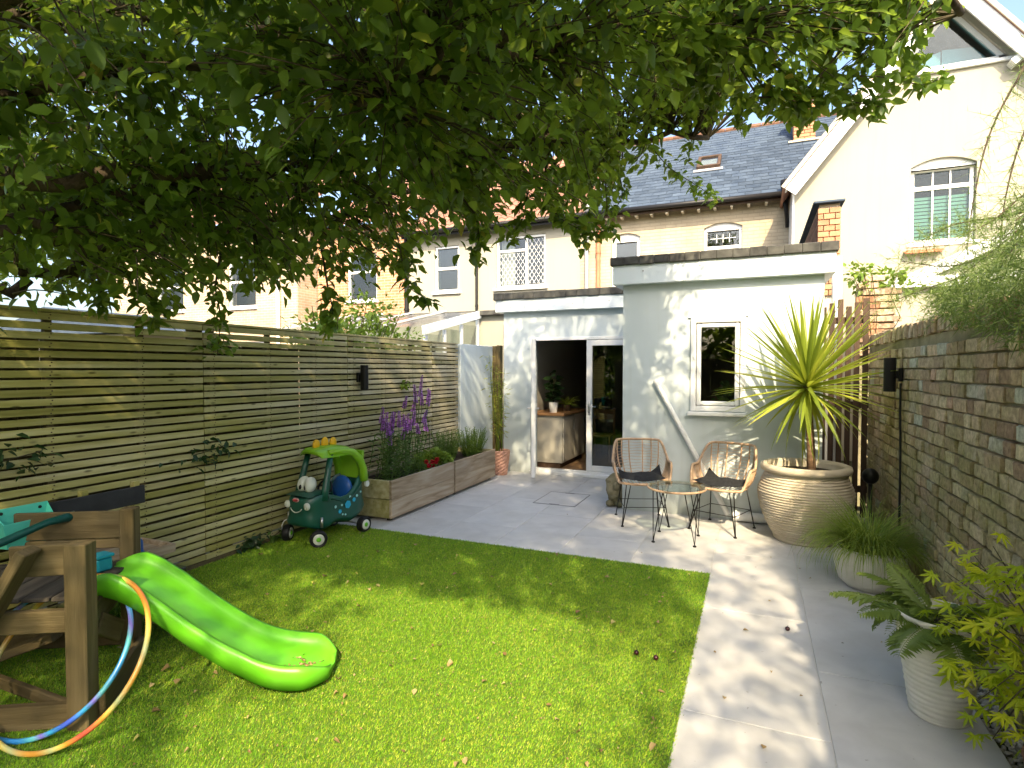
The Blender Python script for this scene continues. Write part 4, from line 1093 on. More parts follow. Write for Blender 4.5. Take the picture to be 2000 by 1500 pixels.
# --- brick houses further along, seen through the leaves
bh_ = thing('brick_house', 'orange brick terraced house behind the tree leaves', 'house', (-10.0, 15, 0))
ow = (-10.55, -9.55, 3.5, 4.8)
mb = MB(); wall_y(mb, -11.6, -8.6, -.05, 5.6, HY - .06, .3, [ow]); mb.build('wall', 'far_brick_orange', bh_)
sash(bh_, *ow, HY - .05, transom=4.3)
MB().box(-11.5, -8.7, HY + .9, HY + .95, 0, 5.4).build('unlit_room_panel', 'room_dark', bh_)
q = MB(); q.add([(-11.65, 12.6, 5.55), (-8.62, 12.6, 5.55), (-8.62, 16.8, 8.3), (-11.65, 16.8, 8.3), (-8.62, 21, 5.5), (-11.65, 21, 5.5)], [(0, 1, 2, 3), (3, 2, 4, 5)]); q.build('roof', 'pantile', bh_)
yh = thing('yellow_brick_house', 'yellow brick house with white windows beyond the slatted fence', 'house', (-15, 14, 0))
o1, o2, o3 = (-14.3, -13.2, 3.4, 4.9), (-17.4, -16.2, 3.4, 4.9), (-13.9, -12.9, .9, 2.4)
mb = MB(); wall_y(mb, -19.5, -11.65, -.05, 5.8, 12.2, .3, [o1, o2, o3]); mb.build('wall', 'far_brick', yh)
for o_ in (o1, o2, o3): sash(yh, *o_, 12.2, transom=(o_[2] + o_[3]) / 2)
MB().box(-19.4, -11.7, 13.1, 13.15, 0, 5.7).build('unlit_room_panel', 'room_dark', yh)
MB().box(-11.9, -11.66, 12.5, 16.5, -.05, 5.8).build('side_wall', 'far_brick', yh)
q = MB(); q.add([(-19.6, 11.8, 5.75), (-11.6, 11.8, 5.75), (-11.6, 16, 8.6), (-19.6, 16, 8.6)], [(0, 1, 2, 3)]); q.build('roof', 'pantile', yh)
MB().tube([(-12.3, 12.13, 0), (-12.3, 12.13, 5.7)], .05, 8).build('downpipe', 'upvc', yh)
wh = thing('pale_outbuilding', 'low white outbuilding with sloping roof beyond the fence', 'outbuilding', (-14.5, 8.6, 0))
MB().box(-17, -12.2, 7.8, 10.2, 0, 2.35).build('wall', 'render_white', wh)
q = MB(); q.prism([(-17.2, 2.37), (-12.0, 2.37), (-14.6, 3.0)], 7.6, 10.4); q.build('roof', 'slate', wh)
q = MB(); frame_y(q, -13.4, -12.6, .9, 2.0, 7.75, 7.82, .06); wq = q.build('window', 'upvc', wh); MB().box(-13.34, -12.66, 7.78, 7.79, .96, 1.94).build('pane', 'far_glass', wq)

# --- neighbour's lean-to and flat-roofed link behind the fence
lt = thing('lean_to_conservatory', 'glazed lean-to with sloping pale fascia behind the fence end', 'conservatory', (-6.6, 9.6, 0))
lx = -5.2
for y, zt in ((8.45, 2.2), (9.1, 2.33), (9.75, 2.47), (10.45, 2.62)): MB().box(lx - .05, lx, y - .035, y + .035, 0, zt, .004).build('post', 'upvc', lt)
for (ya, yb_) in ((8.485, 9.065), (9.135, 9.715), (9.785, 10.415)):
    MB().box(lx - .028, lx - .022, ya, yb_, .75, 2.22 + (ya - 8.48) * .2).build('pane', 'far_glass', lt)
    MB().box(lx - .045, lx - .005, ya, yb_, 0, .74, .003).build('panel', 'upvc', lt)
MB().beam((lx + .02, 8.3, 2.27), (lx + .02, 10.5, 2.73), .04, .15).build('fascia', 'fascia', lt)
q = MB(); q.add([(-8.5, 8.3, 2.34), (lx - .002, 8.3, 2.34), (lx - .002, 10.5, 2.80), (-8.5, 10.5, 2.80)], [(0, 1, 2, 3)]); q.build('roof_sheet', 'frosted', lt)
for x in (-8.4, -7.6, -6.8, -6.0): MB().beam((x, 8.3, 2.37), (x, 10.5, 2.83), .05, .03).build('glazing_bar', 'upvc', lt)
lk = thing('flat_roof_link', 'dark-edged flat roof of the white house beside the lean-to', 'outbuilding', (-4.6, 11.7, 0))
MB().box(-8.5, -3.95, 10.55, 12.95, 0, 2.70).build('wall', 'render_white', lk)
MB().box(-8.6, -3.85, 10.42, 12.97, 2.702, 2.80, .01).build('roof_edge', 'felt', lk)
MB().tube([(-4.62, 10.48, .2), (-4.62, 10.48, 2.5), (-4.5, 10.45, 2.66)], .035, 8).build('downpipe', 'black_plastic', lk, True)

# --- tall gabled house on the right
gh = thing('gabled_house', 'tall cream-white house with steep gable and triangular attic window', 'house', (2.95, 15, 0))
GY = 11.80; gx0, gx1, gez, gap_x, gap_z = .645, 5.26, 5.02, 2.95, 7.93
gw = (2.44, 3.36, 3.78, 5.20)
mb = MB(); wall_y(mb, gx0, gx1, -.05, gez, GY, .3, [(gw[0], gw[1], gw[2], gez)])
# gable triangle with the window head and attic opening left out
att_z0, att_z1 = 6.68, 7.715
def gz(x): return gez + (gap_z - gez) * (1 - abs(x - gap_x) / (gap_x - gx0))
def gxl(z): return gap_x - (gap_x - gx0) * (gap_z - z) / (gap_z - gez)
def gxr(z): return gap_x + (gap_x - gx0) * (gap_z - z) / (gap_z - gez)
ax0, ax1 = 2.13, 3.77
for y in (GY, GY + .3):
    L = [(gx0, gez), (gw[0], gez), (gw[0], gw[3]), (gw[1], gw[3]), (gw[1], gez), (gx1, gez), (gxr(att_z0), att_z0), (gxl(att_z0), att_z0)]
    for poly in ([(gx0, gez), (gw[0], gez), (gw[0], gw[3]), (gxl(gw[3]), gw[3])], [(gw[1], gez), (gx1, gez), (gxr(gw[3]), gw[3]), (gw[1], gw[3])],
                 [(gxl(gw[3]), gw[3]), (gxr(gw[3]), gw[3]), (gxr(att_z0), att_z0), (gxl(att_z0), att_z0)],
                 [(gxl(att_z0), att_z0), (ax0, att_z0), (gap_x, att_z1), (gap_x, gap_z)], [(ax1, att_z0), (gxr(att_z0), att_z0), (gap_x, gap_z), (gap_x, att_z1)]):
        mb.add([(a, y, b_) for a, b_ in poly], [tuple(range(len(poly)))])
for a, b_ in (((gw[0], gez), (gw[0], gw[3])), ((gw[1], gez), (gw[1], gw[3])), ((gw[0], gw[3]), (gw[1], gw[3])), ((ax0, att_z0), (ax1, att_z0)), ((ax0, att_z0), (gap_x, att_z1)), ((ax1, att_z0), (gap_x, att_z1)), ((gx0, gez), (gap_x, gap_z)), ((gx1, gez), (gap_x, gap_z))):
    mb.quad((a[0], GY, a[1]), (b_[0], GY, b_[1]), (b_[0], GY + .3, b_[1]), (a[0], GY + .3, a[1]))
mb.build('wall', 'render_white', gh)
MB().box(gx0, gx0 + .3, GY + .3, 19, -.05, gez).build('side_wall', 'render_white', gh)
MB().box(gx1 - .3, gx1, GY + .3, 19, -.05, gez).build('side_wall', 'render_white', gh)
arch_fill(gh, gw[0], gw[1], gw[3], .13, GY, .3, 'render_white')
g1 = sash(gh, gw[0] + .01, gw[1] - .01, gw[2], gw[3] - .14, GY + .04, 'sky_glass', transom=4.72, w=.06)
leading(g1, gw[0] + .09, gw[1] - .09, 4.76, 4.99, GY + .10, 3, 1, .025); leading(g1, gw[0] + .09, gw[1] - .09, 3.86, 4.68, GY + .10, 3, 1, .025)
bl = MB()
for z in np.arange(3.86, 4.6, .062): bl.box(gw[0] + .08, gw[1] - .08, GY + .17, GY + .20, z, z + .045)
bl.build('blind', 'blind', g1)
MB().box(gx0 + .35, gx1 - .35, GY + 1.2, GY + 1.25, 0, 5.0).build('unlit_room_panel', 'room_dark', gh)
# attic window
tw_ = MB()
for a, b_ in (((ax0 + .02, att_z0 + .04), (ax1 - .02, att_z0 + .04)), ((ax0 + .05, att_z0 + .02), (gap_x, att_z1 - .05)), ((ax1 - .05, att_z0 + .02), (gap_x, att_z1 - .05))):
    tw_.beam((a[0], GY + .09, a[1]), (b_[0], GY + .09, b_[1]), .08, .06, (0, 1, 0))
two = tw_.build('attic_window', 'upvc', gh)
MB().prism([(ax0 + .06, att_z0 + .05), (ax1 - .06, att_z0 + .05), (gap_x, att_z1 - .07)], GY + .088, GY + .094).build('pane', 'sky_glass', two)
MB().prism([(ax0 + .1, att_z0 + .05), (gap_x - .05, att_z0 + .05), (gap_x - .05, att_z0 + .42), (ax0 + .45, att_z0 + .34)], GY + .3, GY + .32).build('curtain', 'curtain', two)
MB().prism([(gap_x - .03, att_z0 + .05), (ax1 - .1, att_z0 + .05), (ax1 - .42, att_z0 + .40), (gap_x - .03, att_z0 + .44)], GY + .3, GY + .32).build('curtain', 'curtain', two)
MB().box(ax0 - .12, ax1 + .14, GY - .06, GY - .002, att_z0 - .06, att_z0 - .004, .006).build('sill', 'upvc', two)
MB().box(2.05, 3.85, GY + .31, 19, 6.5, 6.54).build('attic_floor', 'room_white', gh)
# roof slopes with overhang, barge boards, soffits, tile edge
dx_, dz_ = gap_x - gx0, gap_z - gez; ln_ = math.hypot(dx_, dz_); ux, uz = dx_ / ln_, dz_ / ln_
for s_ in (1, -1):
    def rp(t_, up): return (gap_x - s_ * (ux * t_ + uz * up), gap_z - uz * t_ + ux * up)
    e = ln_ + .20
    q = MB(); p4 = [rp(-.03, .06), rp(e, .06), rp(e, .11), rp(-.08, .11)]
    q.prism(p4, GY - .27, 19.0); q.build('roof', 'pantile', gh)
    q = MB(); q.prism([rp(.0, -.16), rp(e, -.16), rp(e, .055), rp(.0, .055)], GY - .25, GY - .21); q.build('barge_board', 'upvc', gh)
    q = MB(); q.prism([rp(.0, .03), rp(e, .03), rp(e, .052), rp(.0, .052)], GY - .205, GY - .004); q.build('soffit', 'upvc', gh)
    q = MB(); q.prism([rp(.02, .062), rp(e + .02, .062), rp(e + .02, .128), rp(.02, .128)], GY - .30, GY - .272); q.build('verge', 'mortar_light', gh)
    q = MB(); q.prism([rp(1.55, -.26), rp(1.66, -.26), rp(1.66, .028), rp(1.55, .028)], GY - .205, GY - .004); q.build('bracket', 'upvc', gh)
MB().box(gx0 - .035, gx0 - .003, GY - .0, GY + 1.2, 0, gez).build('corner_trim', 'upvc', gh)
tl = MB().obox((0, 0, 0), (.10, .14, .018), Euler((R(22), 0, 0)).to_matrix(), .003).mesh('ledge_tile', 'terracotta')
for i in range(5):
    for j in range(2): link('ledge_tile', tl, gh, loc=Vector((2.40 + i * .105 + j * .05, GY - .07 + j * .06, 3.62 + j * .035)) - gh.location)

# --- brick parapet, soil pipe, gate, ruined pier, right-hand rear projection
pr = thing('brick_parapet', 'orange and brown brick parapet wall with slate coping above the flat roof', 'wall', (.88, 10, 0))
MB().box(.78, 1.02, 8.72, 11.78, 2.0, 3.82).build('core', 'mortar_light', pr)
brick_stack(pr, .76, 1.03, 8.68, 8.7, 2.6, 3.80, 'orange_brick', bl_=.128, bh_=.068, j=.010)
brick_stack(pr, .755, 1.03, 8.73, 11.76, 2.72, 3.80, 'dark_brick', faces=('s',), bl_=.215, bh_=.068, j=.010)
MB().box(.70, 1.07, 8.62, 11.77, 3.822, 3.85, .004).build('coping', 'slate', pr)
MB().box(.70, 1.02, 8.72, 11.77, -.05, 1.99).build('lower_wall', 'mortar_light', pr)
pipe('soil_pipe', 'white soil pipe standing behind the dark slatted gate', .83, 7.25, 0, 2.86, .052, 'upvc', (1.0, 2.2))
gt = thing('side_gate', 'tall dark brown gate of upright slats between extension and brick wall', 'gate', (.88, 6.98, 0))
gm = [MB().obox((0, 0, 1.14 + .02 * i), (.052, .022, 2.24 + .04 * i), None, .003).mesh('slat', 'dark_wood') for i in range(3)]
for i in range(6): link('slat', gm[i % 3], gt, loc=(.68 + i * .078 - .88, rr.uniform(-.003, .003), .02))
for z in (.3, 1.2, 2.1): MB().box(.65, 1.11, 6.995, 7.03, z, z + .07, .003).build('rail', 'dark_wood', gt)
rp_ = thing('ruined_pier', 'crumbling brick pier overgrown with creeper beside the gate', 'pier', (1.3, 7.9, 0))
MB().box(1.12, 1.46, 7.72, 8.06, 0, 2.55).build('core', 'old_mortar', rp_)
pb_ = [rough_brick(.215, .06, .066, 300 + i).mesh('brick', 'orange_brick' if i % 3 == 0 else 'old_brick') for i in range(5)]
for r_ in range(12):
    for c_ in range(2 if r_ < 10 else 1):
        link('brick', pb_[rr.randrange(5)], rp_, loc=(1.19 + c_ * .17 + (.06 if r_ % 2 else 0) - 1.3, -.2 + rr.uniform(-.02, .02), 1.80 + r_ * .078), rot=(0, rr.uniform(-.03, .03), rr.uniform(-.05, .05)))
cr = thing('creeper', 'green creeper sprawling over the ruined pier top', 'plant', (1.3, 7.85, 2.2))
blob_plant(cr, (1.32, 7.8, 2.62), (.34, .2, .2), 420, .07, 'fresh_leaf', 'leaf_cluster', seed=21)
q = MB()
for i in range(4):
    a = rr.uniform(-.25, .3); q.tube([(1.3 + a * .5, 7.68, 1.9), (1.3 + a * 1.2 + .04, 7.62, 2.2), (1.3 + a * .8, 7.64, 2.45), (1.3 + a * 1.3, 7.66, 2.7)], .005, 5)
q.build('stem', 'twig', cr)
nr = thing('rear_projection', 'white single-storey rear wing with olive gable behind the brick wall', 'outbuilding', (3.6, 10.6, 0))
MB().box(1.78, 6.5, 9.5, 11.75, 0, 2.86).build('wall', 'render_white', nr)
q = MB(); q.prism([(2.15, 2.90), (6.5, 2.90), (6.5, 4.9), (2.17, 2.905)], 9.52, 11.75); q.build('gable', 'render_olive', nr)
q = MB(); q.beam((1.9, 9.44, 2.82), (6.5, 9.44, 4.95), .10, .15, (0, 0, 1)); q.build('barge_board', 'upvc', nr)
MB().box(1.74, 6.5, 9.40, 9.495, 2.74, 2.885, .005).build('fascia', 'upvc', nr)
MB().box(2.9, 4.2, 9.46, 9.498, 1.0, 2.3, .004).build('window', 'upvc', nr)
MB().box(1.70, 1.775, 9.42, 9.49, 0, 2.6, .01).build('downpipe', 'upvc', nr)

# ================================================================== GARDEN THINGS
# ---- wall lamps
def up_down_lamp(label, x, y, z, sg):
    t = thing('wall_lamp', label, 'lamp', (x, y, z))
    q = MB(); n_ = 20
    q.lathe([(.043, -.14), (.045, -.138), (.045, .138), (.043, .14), (.038, .14), (.038, .10), (.001, .10)], n_, (sg * .085, 0, 0)); q.lathe([(.043, -.14), (.038, -.14), (.038, -.10), (.001, -.10)], n_, (sg * .085, 0, 0))
    q.build('lamp_body', 'black_metal', t, 40, world=False)
    MB().box(0, sg * .03, -.04, .04, -.055, .055, .004).build('wall_plate', 'black_metal', t, world=False)
    MB().box(sg * .028, sg * .05, -.018, .018, -.03, .03, .002).build('bracket', 'black_metal', t, world=False)
    return t
up_down_lamp('black cylinder lamp mounted on the slatted fence', FX + .002, 5.28, 1.52, 1)
up_down_lamp('black cylinder lamp mounted on the old brick wall', WX - .008, 5.55, 1.57, -1)
q = MB(); q.tube([(WX - .02, 5.53, 1.50), (WX - .022, 5.52, 1.30), (WX - .018, 5.50, .9), (WX - .02, 5.49, .45), (WX - .018, 5.48, .02)], .009, 7)
q.build('cable', 'black_plastic', label='black cable running down the brick wall below the lamp', cat='cable')

# ---- planters
def planter(label, y0, y1):
    t = thing('wooden_planter', label, 'planter', (-3.8, (y0 + y1) / 2, 0), group='timber planters along the fence')
    for k in range(2):
        z0 = .035 + k * .202; z1 = z0 + .198
        MB().box(-3.535, -3.50, y0, y1, z0, z1, .004).build('plank', 'grey_wood', t)
        MB().box(-4.13, -4.10, y0, y1, z0, z1, .004).build('plank', 'grey_wood', t)
        for yy in (y0 + .001, y1 - .034): MB().box(-4.098, -3.537, yy, yy + .033, z0, z1 - .002, .004).build('end_plank', 'slat_wood', t)
    MB().box(-4.095, -3.54, y0 + .04, y1 - .04, .05, .375).build('soil', 'soil', t)
    for yy in (y0 + .05, y1 - .09):
        for xx in (-4.05, -3.6): MB().box(xx, xx + .045, yy, yy + .04, 0, .035).build('foot', 'toy_black', t)
    return t
planter('long weathered plank planter holding the purple flowers next to the toy car', 4.98, 6.33)
planter('weathered plank planter with feathery herbs next to the pink pot', 6.37, 7.58)

def stems(parent, m, items, r_=.004, name='stem'):
    q = MB()
    for pts in items: q.tube(pts, r_, 4, cap=False)
    return q.build(name, m, parent)

def spike_plant(label, cx, cy, n_, spread, h0, h1, n_spike, spk, seed, dens=26, leaf=.085, lmat='herb_leaf'):
    r_ = random.Random(seed)
    t = thing('purple_flower_plant', label, 'plant', (cx, cy, .37))
    st, lp, ld = [], [], []; spikes = []
    for i in range(n_):
        bx, by = cx + r_.uniform(-spread[0], spread[0]), cy + r_.uniform(-spread[1], spread[1])
        H = r_.uniform(h0, h1); lx_, ly_ = r_.uniform(-.07, .09), r_.uniform(-.06, .16)
        tp_ = Vector((bx + lx_, by + ly_, .37 + H)); b0 = Vector((bx, by, .36))
        mid = b0.lerp(tp_, .5) + Vector((r_.uniform(-.02, .02), r_.uniform(-.02, .02), 0))
        spike = i < n_spike
        top = tp_ if not spike else tp_ + Vector((r_.uniform(-.03, .03), r_.uniform(-.01, .07), r_.uniform(*spk)))
        st.append([b0, mid, tp_] + ([top] if spike else []))
        for k in range(dens):
            s_ = (k + .5) / dens; p = b0.lerp(tp_, s_); a = k * 2.4 + i
            lp.append(p); ld.append((math.cos(a), math.sin(a), .55))
        if spike: spikes.append((tp_.lerp(top, .25), top))
    stems(t, 'herb_leaf', st)
    leafy('foliage', t, lmat, lp, ld, RNG.uniform(.7, 1.2, len(lp)) * leaf, tmpl=NARROW)
    fp = leaf_template(.42, .15, .2)
    for (a, b_) in spikes:
        pos, dr_ = [], []
        L = (b_ - a).length; n2 = int(30 + L * 240)
        for k in range(n2):
            s_ = k / n2; an_ = k * 2.39; w = .016 * (1 - .65 * s_)
            pos.append(a.lerp(b_, s_) + Vector((math.cos(an_) * w * .5, math.sin(an_) * w * .5, 0))); dr_.append((math.cos(an_), math.sin(an_), .5))
        leafy('flower_spike', t, 'purple_petal', pos, dr_, np.linspace(.030, .016, n2), tmpl=fp, kind=None)
    return t
spike_plant('dense plant with many short violet flower spikes in the near planter', -3.80, 5.42, 42, (.22, .33), .34, .58, 22, (.14, .26), 3)
spike_plant('tall thin plant with long violet spikes rising above the planter', -3.86, 6.08, 9, (.12, .18), .62, .82, 7, (.16, .40), 4, dens=12, leaf=.05)
t = thing('leafy_plant', 'bright green broad-leaved plant between violet spikes and feathery herbs', 'plant', (-3.75, 6.25, .37))
blob_plant(t, (-3.75, 6.2, .48), (.2, .22, .1), 500, .06, 'fresh_leaf', 'foliage', .37, 8, tmpl=WIDE)
for (cx, cy, rr2, n_, lab, mt, sd_) in ((-3.86, 6.78, .19, 130, 'feathery dark green herb bush next to the leafy plant', 'herb_leaf', 31), (-3.72, 7.25, .20, 140, 'feathery pale green herb bush next to the bamboo pot', 'fresh_leaf', 32)):
    r_ = random.Random(sd_); t = thing('herb_bush', lab, 'plant', (cx, cy, .37)); st, lp, ld = [], [], []
    for i in range(n_):
        a = r_.uniform(0, 6.28); w = r_.random() ** .5 * rr2; H = r_.uniform(.2, .42)
        b0 = Vector((cx + math.cos(a) * w * .5, cy + math.sin(a) * w * .8, .36)); tp_ = b0 + Vector((math.cos(a) * w * .6, math.sin(a) * w * .7, H))
        st.append([b0, b0.lerp(tp_, .5) + Vector((0, 0, .03)), tp_])
        for k in range(22):
            an_ = k * 2.4; lp.append(b0.lerp(tp_, .2 + .8 * k / 21)); ld.append((math.cos(an_), math.sin(an_), .8))
    stems(t, 'herb_leaf', st, .0025); leafy('foliage', t, mt, lp, ld, np.full(len(lp), .034), tmpl=NARROW)
t = thing('red_flower_plant', 'small plant with crimson flowers at the planter edge', 'plant', (-3.58, 5.86, .37))
blob_plant(t, (-3.6, 5.86, .42), (.09, .11, .05), 120, .05, 'herb_leaf', 'foliage', .37, 9)
for i, (dy, dz) in enumerate(((-.10, .15), (-.07, .10), (.03, .13), (.08, .12), (.05, .08), (.11, .15))):
    c_ = Vector((-3.56 + .02 * (i % 2), 5.86 + dy, .37 + dz)); pos, dr_ = [], []
    for k in range(22):
        a = k * 2.39; z = 1 - k / 11; pos.append(c_); dr_.append((math.cos(a) * .8 + .25, math.sin(a) * .8, z))
    leafy('flower_head', t, 'red_petal', pos, dr_, np.full(22, .034), tmpl=leaf_template(.5, .1, .2), kind=None)
    stems(t, 'herb_leaf', [[(-3.6, 5.86, .37), c_]])

# ---- bamboo in woven pink pot
t = thing('potted_bamboo', 'tall thin bamboo in a pink woven pot at the extension corner', 'plant', (-3.58, 7.92, 0))
q = MB(); n_ = 36; prof = []
for i in range(15): z = .37 * i / 14; prof.append((.105 + .05 * (z / .37) ** .8, z))
q.lathe([(.001, 0)] + prof + [(.145, .375), (.135, .36), (.13, .30)], n_, (0, 0, 0), lambda i, j: .006 * (1 if (i + (j // 2)) % 2 else -1) if 0 < i < 15 else 0)
q.build('woven_pot', 'pink_pot', t, world=False)
MB().disc((0, 0, .31), .13, 16).build('soil', 'soil', t, world=False)
r_ = random.Random(12); lp, ld = [], []
for i in range(9):
    a = r_.uniform(0, 6.28); b0 = Vector((.05 * math.cos(a), .05 * math.sin(a), .3)); H = r_.uniform(.9, 1.6)
    tp_ = b0 + Vector((r_.uniform(-.22, .16), r_.uniform(-.12, .08), H))
    pts = [b0.lerp(tp_, k / 6) + Vector((.02 * math.sin(k + i), 0, 0)) for k in range(7)]
    MB().tube(pts, [.007 - .0007 * k for k in range(7)], 6).build('cane', 'fresh_leaf' if i % 2 else 'bamboo_leaf', t, True, world=False)
    for k in range(46):
        s_ = r_.uniform(.25, 1.0); an_ = r_.uniform(0, 6.28); lp.append(b0.lerp(tp_, s_) + Vector((math.cos(an_), math.sin(an_), r_.uniform(-.3, .4))) * r_.uniform(.01, .09)); ld.append((math.cos(an_), math.sin(an_), r_.uniform(-.6, .5)))
lp = np.array([tuple(p) for p in lp]) + np.array(t.location)
leafy('foliage', t, 'bamboo_leaf', lp, ld, RNG.uniform(.05, .10, len(lp)), tmpl=NARROW)

# ---- rattan chairs
def rim_curve(n_=60):
    """front of seat -> arm -> back -> arm, closed ring of the shell edge; local: +y is the back"""
    pts = []
    for i in range(n_):
        a = 2 * math.pi * i / n_                 # 0 = front centre
        c, s_ = math.cos(a), math.sin(a)
        b = (1 - c) / 2                             # 0 front, 1 back
        x = .275 * (abs(s_) ** .72) * (1 if s_ >= 0 else -1) * (1.0 + .10 * math.sin(math.pi * b))
        y = -.235 * (abs(c) ** .8) if c > 0 else .27 * (abs(c) ** .75)
        sm = lambda e0, e1, v: (lambda q_: q_ * q_ * (3 - 2 * q_))(min(max((v - e0) / (e1 - e0), 0), 1))
        z = .435 + .19 * sm(.20, .46, b) + .21 * sm(.56, .86, b)
        y += .05 * sm(.6, 1, b)
        pts.append(Vector((x, y, z)))
    return pts
def base_curve(n_=60):
    pts = []
    for i in range(n_):
        a = 2 * math.pi * i / n_; c, s_ = math.cos(a), math.sin(a)
        pts.append(Vector((.225 * (abs(s_) ** .75) * (1 if s_ >= 0 else -1), -.225 * (abs(c) ** .8) if c > 0 else .20 * (abs(c) ** .8), .425)))
    return pts
def make_chair(label, loc, rz):
    t = thing('rattan_chair', label, 'chair', loc, rz, group='rattan chairs by the glass table')
    n_ = 96; rim, bs = rim_curve(n_), base_curve(n_)
    def side(i, s_):           # bulging shell between seat ring and rim
        p = bs[i].lerp(rim[i], s_); o_ = Vector((p.x, p.y, 0)); 
        return p + o_ * (.10 * math.sin(math.pi * s_))
    MB().tube(rim, .0135, 8, closed=True).build('rim', 'rattan', t, True, world=False)
    MB().tube(bs, .010, 7, closed=True).build('seat_ring', 'rattan', t, True, world=False)
    # back uprights
    for i in (36, 41, 46, 51, 56, 60):
        MB().tube([side(i, k / 6) for k in range(7)], .0075, 6).build('upright', 'rattan', t, True, world=False)
    for i in (28, 68):
        MB().tube([side(i, k / 6) for k in range(7)], .009, 6).build('upright', 'rattan', t, True, world=False)
    # thin cross strands of the back
    q = MB(); r_ = random.Random(int(loc[0] * 100))
    for k in range(1, 13):
        s_ = k / 13.2
        q.tube([side(i, min(s_ + .012 * math.sin(i * .9 + k), .99)) for i in range(30, 67, 2)], .0024, 4)
    q.build('back_strands', 'rattan', t, world=False, kind='stuff')
    # dense upright strands of the arms
    q = MB()
    for rng_ in (range(14, 30), range(67, 83)):
        for i in rng_:
            for f in (0, .34, .67):
                j = (i + 1) % n_
                pts = [side(i, k / 4).lerp(side(j, k / 4), f) for k in range(5)]
                q.tube(pts, .0026, 4)
    q.build('arm_strands', 'rattan', t, world=False, kind='stuff')
    q = MB()
    for x in np.linspace(-.18, .18, 11): q.tube([(x, -.21 + abs(x) * .15, .424), (x, .18 - abs(x) * .2, .424)], .004, 4)
    q.build('seat_slats', 'rattan', t, world=False)
    # hairpin legs
    for sx in (-1, 1):
        for sy in (-1, 1):
            fx_, fy_ = sx * .235, (-.235 if sy < 0 else .235)
            q = MB(); tx, ty = sx * .175, sy * .15
            q.tube([(fx_, fy_, .008), (tx - .035 * sx, ty + .0, .40), (tx - .028 * sx, ty, .418), (tx, ty, .42), (tx + .008 * sx, ty, .41), (fx_ + .003 * sx, fy_, .012)] if sy < 0 else [(fx_, fy_, .008), (tx + .01 * sx, ty, .41)], .0058, 6)
            lg = q.build('leg', 'black_metal', t, True, world=False)
            MB().lathe([(.001, 0), (.017, 0), (.017, .008), (.008, .014), (.001, .014)], 10, (fx_, fy_, 0)).build('foot', 'black_metal', lg, world=False)
    q = MB(); f = .52
    fl = lambda sx, sy, s_: Vector((sx * (.235 + (.175 - .235) * s_), sy * (.235 + (.15 - .235) * s_), .42 * s_))
    for a, b_ in (((-1, -1), (1, -1)), ((-1, 1), (1, 1)), ((-1, -1), (-1, 1)), ((1, -1), (1, 1))): q.tube([fl(*a, .45), fl(*b_, .45)], .004, 5)
    q.build('stretcher', 'black_metal', t, True, world=False)
    return t
def make_cushion(label, loc, rz, flip):
    n_ = 15; vv = []; ff = []
    for side_ in (1, 0):
        for i in range(n_):
            for j in range(n_):
                u, v = -1 + 2 * i / (n_ - 1), -1 + 2 * j / (n_ - 1)
                puff = (1 - u ** 4) * (1 - v ** 4)
                crn = (max(0, u * v * flip) ** 2 + max(0, -u * v * flip) ** 2) * (1 if v > 0 else .35)
                z = .03 + .085 * crn * (1 if u * flip > 0 else .6) - .015 * (1 - u * u) * (v > 0) + (.042 * puff if side_ else -.012 * puff) + .008 * math.sin(5 * u + 2 * v) * puff
                vv.append((u * .225, v * .205 + .0, z * 1.25)); 
    for s_ in (0, 1):
        for i in range(n_ - 1):
            for j in range(n_ - 1):
                a = s_ * n_ * n_ + i * n_ + j; ff.append((a, a + n_, a + n_ + 1, a + 1) if s_ == 0 else (a, a + 1, a + n_ + 1, a + n_))
    edge = [i * n_ for i in range(n_)] + [(n_ - 1) * n_ + j for j in range(1, n_)] + [i * n_ + n_ - 1 for i in range(n_ - 2, -1, -1)] + [j for j in range(n_ - 2, 0, -1)]
    for k in range(len(edge)):
        a, b_ = edge[k], edge[(k + 1) % len(edge)]; ff.append((a, b_, b_ + n_ * n_, a + n_ * n_))
    q = MB(); q.add(vv, ff)
    o = link('seat_cushion', q.mesh('seat_cushion', 'cushion', True)); o.location = loc; o.rotation_euler = (0, 0, rz)
    return tag(o, label, 'cushion', 'black cushions on the rattan chairs')
C1, C2 = (-1.095, 6.08, 0), (-.29, 6.10, 0)
a1_, a2_ = math.atan2(.17, .45), math.atan2(-.18, .47)
make_chair('rattan armchair next to the carved stone, turned towards the glass table', C1, a1_)
make_chair('rattan armchair next to the big ribbed pot, turned towards the glass table', C2, a2_)
def rot2(x, y, a): return (x * math.cos(a) - y * math.sin(a), x * math.sin(a) + y * math.cos(a))
for C_, a_, lab, fl_ in ((C1, a1_, 'black cushion on the rattan chair beside the carved stone', 1), (C2, a2_, 'black cushion on the rattan chair beside the big ribbed pot', -1)):
    d_ = rot2(0, -.02, a_); make_cushion(lab, (C_[0] + d_[0], C_[1] + d_[1], .432), a_, fl_)
